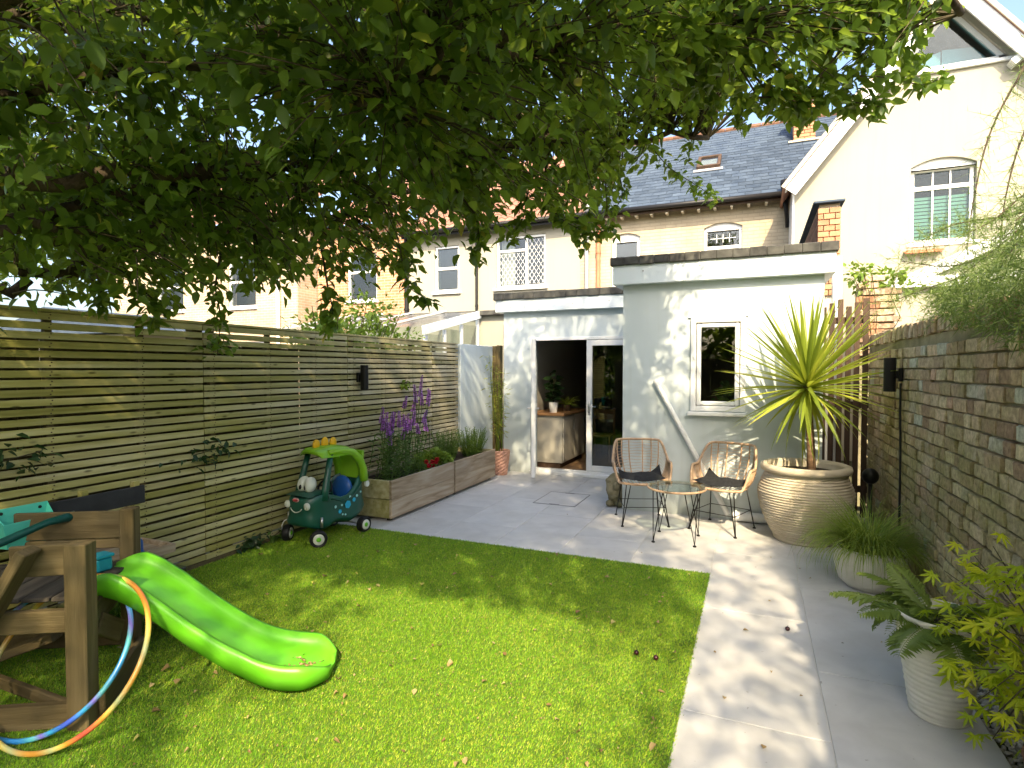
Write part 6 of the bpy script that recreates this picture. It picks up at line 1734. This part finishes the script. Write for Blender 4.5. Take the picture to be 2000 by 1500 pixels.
# mud kitchen against the fence
t = thing('mud_kitchen', 'black back board and grey tray on posts against the fence behind the tower', 'play kitchen', (-3.8, 2.0, 0))
MB().box(-3.725, -3.70, 1.05, 2.49, .735, .85, .003).build('back_board', 'black_paint', t)
for y in (1.15, 2.14, 2.455): MB().box(-3.77, -3.728, y - .02, y + .02, 0, .88, .003).build('post', 'slat_wood', t)
MB().box(-4.08, -3.72, 1.95, 2.70, .36, .375, .002).build('tray_base', 'grey_wood', t)
for (x0, x1, y0, y1) in ((-3.722, -3.70, 1.95, 2.70), (-4.10, -4.08, 1.95, 2.70), (-4.08, -3.722, 2.68, 2.70), (-4.08, -3.722, 1.95, 1.97)): MB().box(x0, x1, y0, y1, .345, .405, .003).build('tray_side', 'grey_wood', t)
for x in (-4.05, -3.76): MB().box(x - .02, x + .02, 2.60, 2.64, 0, .355, .002).build('leg', 'grey_wood', t)
q = MB(); q.lathe([(.001, 0), (.066, 0), (.066, .015), (.058, .02), (.056, .085), (.05, .10), (.03, .106), (.001, .106)], 24, (-3.80, 2.47, .376)); q.build('toy_bucket', 'toy_blue', None, 40, label='upturned blue toy bucket on the grey tray', cat='bucket')
# turquoise wall basket hung on the board
q = MB(); y0, y1 = 1.66, 1.92
q.add([(-3.69, y0, .87), (-3.69, y1, .87), (-3.69, y1 - .03, .66), (-3.69, y0 + .03, .66), (-3.60, y0 + .01, .80), (-3.60, y1 - .01, .80), (-3.63, y1 - .04, .66), (-3.63, y0 + .04, .66)],
      [(0, 1, 2, 3), (4, 7, 6, 5), (0, 3, 7, 4), (1, 5, 6, 2), (3, 2, 6, 7)])
o = q.build('wall_basket', 'turquoise', label='turquoise plastic wall basket hung on the black board', cat='basket')
sm = o.modifiers.new('thick', 'SOLIDIFY'); sm.thickness = .006; bv = o.modifiers.new('soft', 'BEVEL'); bv.width = .008; bv.segments = 2
for y in (1.70, 1.88): MB().disc((-3.684, y, .845), .009, 10, (1, 0, 0), .002).build('hole', 'toy_black', o)
# dark green telescope and teal box on the tower
q = MB(); q.tube([(-3.55, 1.45, .70), (-3.50, 1.62, .74), (-3.46, 1.80, .80), (-3.44, 1.92, .81)], [.028, .022, .019, .028], 12); q.build('toy_telescope', 'bottle_green', None, True, label='dark green toy telescope on the play tower', cat='toy')
q = MB(); q.box(-3.13, -3.05, 1.80, 1.88, .58, .65, .01); q.box(-3.135, -3.045, 1.795, 1.885, .65, .665, .004); q.build('toy_box', 'teal', label='small teal box at the top of the slide', cat='box')
# clear tub with dolls under the deck
tb = thing('clear_tub', 'clear plastic tub of toys under the play tower deck', 'tub', (-3.45, 2.35, 0))
q = MB(); q.box(-3.66, -3.24, 2.22, 2.50, .01, .26); q.f = [f for k, f in enumerate(q.f) if k != 5]; o = q.build('tub_wall', 'clear_plastic', tb)
MB().box(-3.67, -3.23, 2.21, 2.51, .262, .275, .004).build('lid_rim', 'clear_plastic', tb)
q = MB(); r_ = random.Random(6)
for i in range(9): q.ell((-3.45 + r_.uniform(-.14, .14), 2.36 + r_.uniform(-.08, .08), .05 + .02 * i), (r_.uniform(.03, .06), r_.uniform(.03, .05), r_.uniform(.025, .045)), 10, 8)
q.build('dolls', 'beige_toy', tb, True)
q = MB(); q.box(-4.10, -3.98, 2.80, 3.0, .005, .11, .012); q.build('storage_box', 'clear_plastic', label='small clear storage box at the foot of the fence', cat='box')
q = MB(); q.tube([(-2.95, 1.85, .012), (-3.12, 2.02, .012)], .012, 8); q.build('wooden_stick', 'beige_toy', label='pale wooden stick lying under the play tower', cat='stick')

# ================================================================== BIG TREE
def bez(pts, n_):
    """smooth polyline through pts (Catmull-Rom)"""
    P_ = [np.array(p, float) for p in pts]; P_ = [2 * P_[0] - P_[1]] + P_ + [2 * P_[-1] - P_[-2]]; out = []
    for i in range(1, len(P_) - 2):
        for k in range(n_):
            t_ = k / n_; a, b_, c_, d_ = P_[i - 1], P_[i], P_[i + 1], P_[i + 2]
            out.append(.5 * (2 * b_ + (c_ - a) * t_ + (2 * a - 5 * b_ + 4 * c_ - d_) * t_ ** 2 + (3 * b_ - a - 3 * c_ + d_) * t_ ** 3))
    out.append(P_[-2]); return out

tree = thing('plum_tree', 'large overhanging plum tree with low limbs and drooping leaves', 'tree', (-3.45, .25, 0))
F = (-3.4, .4, 1.9)
trunk_pts = bez([(-3.45, .25, -.1), (-3.5, .3, .7), (-3.38, .36, 1.4), F, (-3.25, .7, 2.9), (-2.8, 1.3, 4.2), (-2.2, 2.0, 5.4)], 5)
MB().tube(trunk_pts, list(np.linspace(.17, .045, len(trunk_pts))), 14).build('trunk', 'bark', tree, True)
limbs = [
 ([F, (-3.05, 1.5, 2.45), (-2.3, 2.7, 2.85), (-1.3, 3.7, 3.15), (-.3, 4.5, 3.35)], .045),
 ([F, (-3.35, 1.9, 2.45), (-3.1, 3.4, 2.95), (-2.6, 4.9, 3.3)], .042),
 ([(-3.3, .6, 2.6), (-2.4, 1.3, 3.05), (-1.0, 2.2, 3.5), (.3, 3.1, 3.75), (1.0, 3.7, 3.45)], .048),
 ([(-2.8, 1.3, 4.2), (-1.8, 2.8, 5.0), (-.8, 3.7, 5.7)], .05),
 ([(-3.25, .7, 2.9), (-3.7, 2.0, 3.6), (-3.5, 3.7, 4.5), (-3.0, 4.8, 5.2)], .06),
 ([(-3.2, .75, 3.0), (-2.4, .9, 3.9), (-1.2, 1.2, 4.9), (-.1, 1.8, 5.4)], .05),
 ([F, (-4.1, -.4, 3.2), (-4.7, -1.6, 4.4)], .06),
 ([(-3.3, .6, 2.7), (-3.0, -.6, 3.5), (-2.3, -1.7, 4.6)], .05),
 ([F, (-4.0, 1.4, 2.5), (-4.6, 2.6, 2.9), (-5.0, 3.9, 3.2)], .06),
]
for pu, d0_, d1_, r_l in (([(-160, 500), (0, 455), (200, 400), (400, 355), (620, 330), (820, 300)], 2.5, 3.4, .034), ([(-160, 230), (0, 190), (250, 150), (500, 125), (760, 95), (1000, 60)], 2.3, 3.0, .03), ([(-160, 600), (0, 565), (130, 520), (330, 445), (560, 435), (700, 390)], 2.9, 3.9, .036), ([(700, 200), (900, 110), (1060, 90), (1200, 30), (1400, 60)], 2.4, 3.0, .02), ([(500, 60), (700, 140), (950, 220), (1150, 260)], 2.8, 3.9, .025)):
    w_ = [tuple(along(a, b_, d0_ + (d1_ - d0_) * k / (len(pu) - 1))) for k, (a, b_) in enumerate(pu)]
    if pu[0][0] < 0: w_ = [(-3.32, .55, 2.3 if pu[0][1] > 300 else 3.0)] + w_
    limbs.append((w_, r_l))
lim_pts, lim_r = [], []
for pts, r0 in limbs:
    c_ = bez(pts, 7)
    c_ = [c_[0]] + [p + RNG.normal(size=3) * .025 for p in c_[1:]]
    rs = list(np.linspace(r0, .018, len(c_)))
    MB().tube(c_, rs, 9).build('limb', 'bark', tree, True)
    lim_pts += c_[2:]; lim_r += rs[2:]
lim_pts = np.array(lim_pts)

YB = [(-150, 610), (0, 585), (120, 592), (250, 612), (330, 600), (420, 585), (500, 592), (560, 600), (640, 588), (700, 565), (760, 555), (800, 545), (840, 500), (865, 480), (950, 478), (990, 440), (1050, 428), (1090, 440), (1120, 455), (1150, 470), (1190, 430), (1212, 330), (1238, 255), (1290, 225), (1350, 220), (1420, 200), (1500, 190), (1600, 180), (1680, 165), (1740, 120), (1770, 90), (1790, 0), (1800, -100)]
ybx, yby = np.array([p[0] for p in YB]), np.array([p[1] for p in YB])
att = []           # twig ends
def add_att(u, v, dep):
    att.append(tuple(along(u, v, dep)))
NCL = 330
for i in range(NCL):
    u = RNG.uniform(-120, 1760); yb = np.interp(u, ybx, yby); v = yb * (1 - RNG.random() ** 1.25 * 1.12) - 14
    f = max(v, 0) / max(yb, 60)
    d0 = 1.75 + 1.5 * f ** 1.3; d1 = d0 + 2.3 - .5 * f
    if u > 1350 and RNG.random() < .42: continue
    if u > 1450: d0, d1 = 2.5, 3.6
    elif u > 1150: d0, d1 = d0 + .5, d1 + .3
    dep = RNG.uniform(d0, d1)
    c_ = np.array(along(u, v, dep))
    for k in range(RNG.integers(5, 10)):
        p = c_ + RNG.normal(size=3) * np.array([.20, .20, .13])
        uu, vv_, ff_ = proj_np(p[None]); 
        if vv_[0] > np.interp(uu[0], ybx, yby) - 12 or ff_[0] < 1.35: continue
        att.append(tuple(p))
# even filling behind, so that the crown closes high up and to the left
for i in range(650):
    u = RNG.uniform(-150, 1500); yb = np.interp(u, ybx, yby); v = RNG.uniform(-180, yb - 40)
    if RNG.random() < (u - 700) / 1400: continue
    add_att(u, v, RNG.uniform(2.6, 5.2) if u < 1200 else RNG.uniform(2.8, 4.2))
# sprigs that hang clear of the crown
SPR = [([(1240, 240), (1300, 320), (1365, 365), (1412, 398)], 4.4, 1.0), ([(1200, 300), (1215, 380), (1190, 420)], 4.3, .9), ([(1060, 400), (1125, 440), (1150, 490)], 4.2, 1.0), ([(1180, 350), (1150, 420), (1205, 460)], 4.3, .9), ([(1060, 385), (1100, 430), (1160, 455), (1200, 440)], 4.1, 1.0),
       ([(1480, 190), (1600, 190), (1700, 205), (1730, 210)], 3.1, 1.0), ([(1600, 150), (1720, 150), (1800, 165), (1842, 150)], 3.1, 1.0), ([(1560, 60), (1680, 60), (1760, 105), (1805, 120)], 3.1, 1.0),
       ([(1500, 20), (1640, 25), (1720, 40), (1790, 30)], 3.0, 1.0), ([(1600, -30), (1700, -10), (1795, 10)], 2.9, .9), ([(1400, 160), (1500, 210), (1590, 235)], 3.4, 1.0), ([(1330, 130), (1380, 180), (1395, 215)], 3.2, 1.0), ([(1330, 190), (1350, 250), (1345, 320)], 4.2, .9),
       ([(1600, 120), (1660, 180), (1690, 215)], 3.2, 1.0), ([(1440, 150), (1450, 210), (1445, 250)], 3.6, .9), ([(1280, 180), (1260, 260), (1240, 330)], 4.2, 1.0), ([(1030, 380), (1020, 430), (990, 470)], 3.6, 1.0), ([(930, 420), (935, 470), (925, 505)], 3.3, 1.0), ([(1490, 170), (1545, 195), (1600, 215)], 3.1, 1.0), ([(1530, 150), (1570, 185), (1585, 225)], 3.2, 1.0), ([(780, 480), (800, 560), (850, 590)], 3.5, 1.0), ([(1500, 120), (1560, 160), (1620, 190)], 3.0, .9),
       ([(270, 560), (310, 600), (290, 640)], 3.2, 1.0), ([(420, 560), (430, 620), (425, 690)], 3.3, .8), ([(200, 560), (190, 610)], 3.1, 1.0), ([(640, 560), (650, 610), (640, 640)], 3.6, 1.0)]
lp, ld, lsz = [], [], []
twigs = []
for pts, dep, sc_l in SPR:
    w = [np.array(along(u, v, dep * (1 + .03 * k))) for k, (u, v) in enumerate(pts)]
    c_ = bez(w, 8); twigs.append((c_, .006, .002))
    j = np.argmin(((lim_pts - c_[0]) ** 2).sum(1)); m_ = (lim_pts[j] + c_[0]) / 2 + np.array([0, 0, .06]); twigs.append(([lim_pts[j], m_, c_[0]], .012, .006))
    n_ = int(len(c_) * 4.2)
    for k in range(n_):
        s_ = (k + RNG.random()) / n_; p = c_[min(int(s_ * (len(c_) - 1)), len(c_) - 1)]
        lp.append(p + RNG.normal(size=3) * .03); ld.append((RNG.normal(), RNG.normal(), -.55 + RNG.normal() * .45)); lsz.append(.082 * sc_l * RNG.uniform(.7, 1.2))
# part of the crown that stands outside the picture, above and behind
SUNH = np.array([TO_SUN.x / TO_SUN.z, TO_SUN.y / TO_SUN.z])
outs = 0
while outs < 900:
    d_ = RNG.normal(size=3); d_ /= np.linalg.norm(d_); d_ *= RNG.random() ** .4
    p = np.array([-2.0, 2.1, 4.5]) + d_ * np.array([3.1, 3.5, 2.1])
    if p[2] < 2.5: continue
    u, v, f_ = proj_np(p[None])
    if f_[0] > .4 and v[0] > -140 and -160 < u[0] < 2100: continue
    if f_[0] > -.5 and np.linalg.norm(p - np.array([0, 0, 1.62])) < 1.6: continue
    gx, gy = p[0] - SUNH[0] * p[2], p[1] - SUNH[1] * p[2]
    outs += 1
    if -2.35 < gx < .3 and .5 < gy < 3.95 and RNG.random() < .88: continue     # twigs left out so the sun reaches the lawn
    att.append(tuple(p))
# thick crown above the picture, twigs added to shade the extension wall
k = 0
while k < 540:
    p = np.array([RNG.uniform(-3.4, .1), RNG.uniform(3.2, 5.6), RNG.uniform(4.2, 6.6)])
    u, v, f_ = proj_np(p[None])
    if v[0] > np.interp(u[0], ybx, yby) - 60 or u[0] > 1500: continue
    att.append(tuple(p)); k += 1
k = 0  # unseen twigs added along the sun rays to shade the far lawn
while k < 560:
    z = RNG.uniform(2.9, 4.8); p = np.array([RNG.uniform(-3.6, -.6) + SUNH[0] * z, RNG.uniform(3.5, 5.4) + SUNH[1] * z, z])
    u, v, f_ = proj_np(p[None])
    if (f_[0] > .3 and v[0] > -90) or np.linalg.norm(p - np.array([0, 0, CH])) < 1.45: 
        k += .2; continue
    att.append(tuple(p)); k += 1
k = 0  # more unseen twigs added, shading the near left of the lawn
while k < 160:
    z = RNG.uniform(3.2, 5.0); p = np.array([RNG.uniform(-4.2, -2.25) + SUNH[0] * z, RNG.uniform(.8, 3.2) + SUNH[1] * z, z])
    att.append(tuple(p)); k += 1
for i in range(170): att.append((RNG.uniform(-3.9, -2.0), RNG.uniform(-1.2, 1.5), RNG.uniform(3.0, 4.6)))  # unseen twigs added to keep sun patches off the fence
att = np.array(att)
for p in att:
    d2 = ((lim_pts - p) ** 2).sum(1); d2 = d2 + 2.0 * np.maximum(0, lim_pts[:, 2] - p[2]) ** 2
    j = np.argmin(d2); a = lim_pts[j]; L = np.linalg.norm(p - a)
    m_ = (a + p) / 2 + np.array([0, 0, .10 * L]) + RNG.normal(size=3) * .04
    c_ = bez([a, m_, p], 4); twigs.append((c_, min(.004 + .004 * L, .011), .002))
    n_ = RNG.integers(10, 17)
    axis = p - m_; axis /= np.linalg.norm(axis) + 1e-6
    for k in range(n_):
        s_ = RNG.random(); q_ = p - axis * s_ * .26 + RNG.normal(size=3) * .05
        lp.append(q_); ld.append((axis[0] * .6 + RNG.normal() * .75, axis[1] * .6 + RNG.normal() * .75, -.55 + RNG.normal() * .45)); lsz.append(.078 * RNG.uniform(.65, 1.25))
lp, ld, lsz = np.array(lp), np.array(ld), np.array(lsz)
# keep leaves clear of the camera, the house and the fence
ok = (np.linalg.norm(lp - np.array([0, 0, CH]), axis=1) > 1.15) & (lp[:, 2] > 1.75)
lp, ld, lsz = lp[ok], ld[ok], lsz[ok]
u, v, f_ = proj_np(lp)
inv = (u > 0) & (u < 2000) & (v > 0) & (v < 700) & (f_ > .3)
score = np.where(inv, lsz / np.maximum(f_, .3), 0)
order = np.argsort(-score)
near, rest = order[:300], order[300:]
leafy('foliage', tree, 'tree_leaf', lp[rest], ld[rest], lsz[rest])
def leaf_mesh(w, fold, curl, seg=6):
    """large near leaf: midrib, toothed pointed outline"""
    vv, ff = [], []
    for i in range(seg + 1):
        s_ = i / seg; ww = w * math.sin(math.pi * s_ ** .78) ** .85 * (1.04 if i % 2 else .96) if 0 < i < seg else 0
        z = -curl * s_ ** 2
        vv += [(s_, ww, z + fold * ww / w), (s_, 0, z), (s_, -ww, z + fold * ww / w)]
    for i in range(seg):
        for k in (0, 1): a = 3 * i + k; ff.append((a, a + 1, a + 4, a + 3))
    q = MB(); q.v = vv; q.f = ff
    return q.mesh('leaf', 'tree_leaf', True)
nm = [leaf_mesh(.27, .08, .2), leaf_mesh(.31, .05, .1), leaf_mesh(.25, .12, .35)]
rots = frames(ld[near], RNG.uniform(-.9, .9, len(near))); base = np.array(tree.location)
for k, i in enumerate(near):
    M4 = Matrix([[*(rots[k][r_] * lsz[i]), lp[i][r_] - base[r_]] for r_ in range(3)] + [[0, 0, 0, 1]])
    link('leaf', nm[k % 3], tree, mtx=M4)
tw = MB()
for c_, ra, rb in twigs:
    k = len(c_); tw.tube(c_, [ra + (rb - ra) * i / (k - 1) for i in range(k)], 4, cap=False)
o = link('twigs', fast_mesh('twigs', np.array(tw.v) - base, np.array([t3 for f in tw.f for t3 in ((f[0], f[1], f[2]), (f[0], f[2], f[3]))]), 'twig'), tree); o['kind'] = 'stuff'

# ---- neighbour's tree behind the viewer; throws the broken shade on paving and lawn
def round_tree(name, label, base_, h_, c_, rad, n_, size, lmat, seed, gaps=0.0):
    rg_ = np.random.default_rng(seed); t_ = thing(name, label, 'tree', base_)
    b0 = np.array(base_); cc = np.array(c_)
    MB().tube(bez([b0, b0 + (cc - b0) * .5 + np.array([.05, -.04, 0]), cc], 5), list(np.linspace(.09, .03, 11)), 9).build('trunk', 'bark', t_, True)
    pos, dr = [], []
    for k in range(26):
        d_ = rg_.normal(size=3); d_ /= np.linalg.norm(d_); e_ = cc + d_ * np.array(rad) * rg_.uniform(.55, .95)
        MB().tube(bez([b0 + (cc - b0) * rg_.uniform(.5, .95), (cc + e_) / 2 + np.array([0, 0, .1]), e_], 4), [.022, .018, .015, .012, .010, .008, .007, .006, .005], 5).build('limb', 'bark', t_, True)
        m_ = int(n_ / 26); q_ = e_ + rg_.normal(size=(m_, 3)) * np.array(rad) * .2
        pos.append(q_); dr.append(rg_.normal(size=(m_, 3)) + np.array([0, 0, -.3]))
    leafy('foliage', t_, lmat, np.concatenate(pos), np.concatenate(dr), rg_.uniform(.75, 1.2, sum(len(p) for p in pos)) * size)
    return t_
round_tree('garden_tree', 'leafy tree standing in the next garden beyond the brick wall', (2.9, -1.6, 0), 3, (2.35, -1.35, 4.6), (1.35, 1.5, 1.2), 3600, .085, 'tree_leaf', 41)
round_tree('garden_tree', 'leafy tree at the foot of the garden beside the fence', (-2.6, -3.4, 0), 3, (-2.2, -3.0, 4.6), (1.9, 1.5, 1.6), 2600, .09, 'tree_leaf', 42)

# ---- tall unseen hedge added behind the viewer to darken window reflections
hd = thing('added_hedge', 'unseen tall hedge added to darken what the windows reflect', 'hedge', (-.5, -6.2, 0))
n_ = 7000; rg_ = np.random.default_rng(71)
hp = np.stack([rg_.uniform(-7, 6, n_), -6.2 + rg_.normal(size=n_) * .35, rg_.uniform(.1, 4.6, n_) + .35 * np.sin(rg_.random(n_) * 6)], 1)
leafy('foliage', hd, 'tree_leaf', hp, rg_.normal(size=(n_, 3)) + np.array([0, .6, -.2]), rg_.uniform(.2, .34, n_), tmpl=WIDE)
q = MB()
for i in range(14): q.tube([(-6.8 + i, -6.25, 0), (-6.8 + i + .1, -6.2, 2), (-6.75 + i, -6.2, 4.2)], [.06, .045, .015], 6)
q.build('stem', 'bark', hd)

# ---- shrub over the fence, ivy sprigs and weeds
t = thing('leafy_shrub', 'light green leafy shrub rising behind the far half of the fence', 'shrub', (-5.2, 6.4, 0))
blob_plant(t, (-4.85, 6.1, 2.05), (.45, 1.2, .42), 2600, .075, 'fresh_leaf', 'foliage', None, 51, lumps=16)
q = MB()
for i in range(16):
    y = 5.2 + i * .13; q.tube([(-5.2, 6.2, 0), (-5.0, (6.2 + y) / 2, 1.3), (-4.75 + .1 * math.sin(i * 3), y, 2.35 + .12 * math.sin(i * 2))], [.02, .012, .004], 5)
q.build('stem', 'twig', t)
q_items = [('ivy sprig growing through the fence slats above the black board', 1.95, 1.06, .16, 46, 'dark_leaf', 'ivy_sprig'), ('ivy sprig growing through the fence between tower and toy car', 3.30, .93, .16, 46, 'dark_leaf', 'ivy_sprig'),
           ('small leafy sprig hanging over the fence top', 3.42, 1.82, .12, 40, 'fresh_leaf', 'leaf_sprig'), ('thin green sprig on the fence above the violet flowers', 6.15, 1.42, .07, 34, 'fresh_leaf', 'leaf_sprig'),
           ('low weed growing at the foot of the fence near the toy car', 3.72, .08, .10, 44, 'dark_leaf', 'weed'), ('broad-leaved weed by the front wheel of the toy car', 4.02, .05, .06, 20, 'herb_leaf', 'weed')]
for k, (lab, y, z, s_, n_, mt, nm_) in enumerate(q_items):
    t = thing(nm_, lab, 'plant', (FX + .02, y, max(z - .1, 0)))
    rg_ = np.random.default_rng(100 + k); p = np.stack([FX + .015 + np.abs(rg_.normal(size=n_)) * .035, y + rg_.normal(size=n_) * s_ * .75, z + rg_.normal(size=n_) * s_ * .38 + (rg_.normal(size=n_) * 0)], 1); p[:, 2] = np.maximum(p[:, 2], .02)
    leafy('leaf_cluster', t, mt, p, rg_.normal(size=(n_, 3)) * [.4, 1, .5] + [.6, 0, -.3], rg_.uniform(.045, .085, n_))
    stems(t, 'twig', [[(FX - .02, y - s_, z - .02), (FX + .03, y, z + .01), (FX + .04, y + s_, z + .04)]], .004)

# ---- feathery shrub overhanging the brick wall
t = thing('feathery_shrub', 'wispy fine-leaved shrub arching over the old brick wall', 'shrub', (1.75, 3.9, 0))
rg_ = np.random.default_rng(61)
arches = []
for k in range(15):
    y0 = 3.0 + rg_.random() * 2.2; e = np.array([1.22 + rg_.random() * .55 - .12, y0 + rg_.normal() * .35, 2.05 + rg_.random() * .45])
    top_ = np.array([1.75 + rg_.random() * .4, y0 + .2, 2.5 + rg_.random() * .5]); arches.append(bez([(1.85, 3.9, 0), (1.8, (3.9 + y0) / 2, 1.6), top_, e], 6))
for (pu, dep) in (([(2050, 90), (1985, 160), (1930, 270), (1900, 400), (1890, 480)], 4.6), ([(2060, 170), (2000, 260), (1965, 380), (1950, 500)], 4.5), ([(2080, 330), (2000, 380), (1940, 430), (1880, 460)], 4.4), ([(2060, 420), (1950, 425), (1860, 440), (1800, 470)], 4.6), ([(2050, 520), (1930, 530), (1820, 560), (1740, 590)], 4.8), ([(2050, 480), (1940, 500), (1850, 520), (1760, 510)], 4.9)):
    w = [np.array(along(a, b_, dep)) for a, b_ in pu]; st0 = np.array([1.85, 3.9, 0]); arches.append(bez([st0, (st0 + w[0]) / 2 + np.array([.35, 0, .6])] + w, 6))
q = MB()
for c_ in arches: q.tube(c_, list(np.linspace(.016, .003, len(c_))), 5)
q.build('stem', 'bark', t)
vv, tt_, vr = [], [], []
def strand(p, d_, L, w):
    b0 = len(vv); d_ = d_ / np.linalg.norm(d_); s_ = np.cross(d_, rg_.normal(size=3)); s_ /= np.linalg.norm(s_) + 1e-9
    e = p + d_ * L + np.array([0, 0, -.25 * L * L]); vv.extend([p - s_ * w, p + s_ * w, e]); tt_.append((b0, b0 + 1, b0 + 2)); vr.append(rg_.random()); return e
for ci, c_ in enumerate(arches):
    bare = 15 <= ci <= 17
    for i in range(len(c_) // 3, len(c_)):
        n_ = 8 if bare else 12
        for k in range(n_):
            p = c_[i] + rg_.normal(size=3) * .015; d_ = rg_.normal(size=3) + (c_[i] - c_[i - 1]) * 6 + np.array([0, 0, -.1])
            L = rg_.uniform(.08, .26); e = strand(p, d_, L, .0022 if not bare else .003)
            for m_ in range(4 if bare else 13):
                s_ = rg_.uniform(.15, 1); strand(p + (e - p) * s_, d_ / np.linalg.norm(d_) + rg_.normal(size=3) * .7, rg_.uniform(.02, .055), .0016)
# denser mass lying on the coping
for i in range(7000):
    y = 2.6 + 2.5 * rg_.random() ** 1.3; x = 1.04 + abs(rg_.normal()) * .2 + rg_.random() * .25; z = 1.96 + rg_.random() ** 1.4 * .52 * (1.25 - (y - 2.6) * .36) - (.30 * rg_.random() ** 2 * (1.2 - (y - 2.6) * .35) if x < 1.18 else 0)
    if 1.1 < x and z < 1.96: z = 1.98
    strand(np.array([x, y, z]), rg_.normal(size=3) + np.array([-.3, 0, .1]), rg_.uniform(.03, .10), .0028)
for i in range(2600):
    y = 2.75 + 1.7 * rg_.random() ** 1.2; x = 1.0 + .13 * rg_.random(); z = 2.12 - .42 * rg_.random() * (1.15 - (y - 2.75) * .5)
    strand(np.array([x, y, z]), rg_.normal(size=3) + np.array([-.3, 0, -.6]), rg_.uniform(.03, .10), .003)
o = link('needles', fast_mesh('needles', np.array(vv) - np.array(t.location), np.array(tt_), 'feather', vr), t); o['kind'] = 'stuff'

# ---- fallen leaves and plums
fl = []
for k in range(4):
    q = MB(); r_ = random.Random(k)
    v = [(x, y, z * (.6 + .3 * k) + .05 * r_.uniform(-1, 1)) for x, y, z in leaf_template(.30 + .04 * k, .22, -.25 + .2 * k)[0]]
    q.v = v; q.f = [tuple(a) for a in leaf_template()[1]]; fl.append(q.mesh('fallen_leaf', 'dry_leaf', True))
r_ = random.Random(15)
def fallen(label, group, x, y, z, s_):
    o = link('fallen_leaf', fl[r_.randrange(4)], loc=(x, y, z), rot=(r_.uniform(-.35, .35), r_.uniform(-.35, .35), r_.uniform(0, 6.28))); o.scale = (s_, s_, s_)
    tag(o, label, 'leaf', group)
nl = 0
while nl < 240:
    x, y = r_.uniform(-4.0, -.36), 1.6 + 3.05 * r_.random() ** 1.2
    if -3.95 < x < -2.7 and y < 2.3 and r_.random() < .7: continue
    fallen('small dry leaf fallen on the artificial lawn', 'dry leaves on the lawn', x, y, .024, r_.choice((.012, .016, .02, .024, .03, .042))); nl += 1
for (x, y, s_) in ((-.05, 3.75, .035), (.12, 4.3, .02), (-.12, 2.95, .03), (.22, 3.1, .018), (.42, 4.9, .02), (.05, 2.6, .03), (.5, 3.8, .016), (-.2, 3.4, .02), (.36, 5.1, .02), (.15, 5.3, .016), (.7, 3.9, .014), (.1, 3.3, .014), (-1.9, 6.0, .016), (-.9, 5.0, .014)):
    fallen('small dry leaf fallen on the grey paving', 'dry leaves on the paving', x, y, .006, s_)
n_ = 700; P2 = np.stack([RNG.uniform(-4.0, -.36, n_), 1.4 + 3.2 * RNG.random(n_) ** 1.3, RNG.uniform(.012, .02, n_)], 1)
P2 = P2[~((P2[:, 0] < -2.7) & (P2[:, 1] < 2.2))]
o = leafy('leaf_litter', None, 'dry_leaf', P2, RNG.normal(size=(len(P2), 3)) * [1, 1, .2], RNG.uniform(.006, .013, len(P2)), tmpl=WIDE); tag(o, 'tiny dry leaf crumbs scattered over the lawn', 'leaves', kind='stuff')
def plum(label, group, x, y, z):
    q = MB(); q.ell((0, 0, .013), (.0145, .0145, .0135), 14, 10); q.tube([(0, 0, .026), (.003, .002, .034)], .0015, 5)
    o = link('fallen_plum', q.mesh('fallen_plum', 'plum', True), loc=(x, y, z)); tag(o, label, 'plum', group)
for p in ((1243, 1283), (1281, 1293)):
    d_ = along(p[0], p[1], 1) - Vector((0, 0, CH)); s_ = CH / -d_.z; plum('dark plum fallen on the lawn', 'plums on the lawn', d_.x * s_, d_.y * s_, .012)
d_ = along(1538, 1232, 1) - Vector((0, 0, CH)); s_ = CH / -d_.z; plum('dark plum fallen on the grey paving', None, d_.x * s_, d_.y * s_, 0.0)
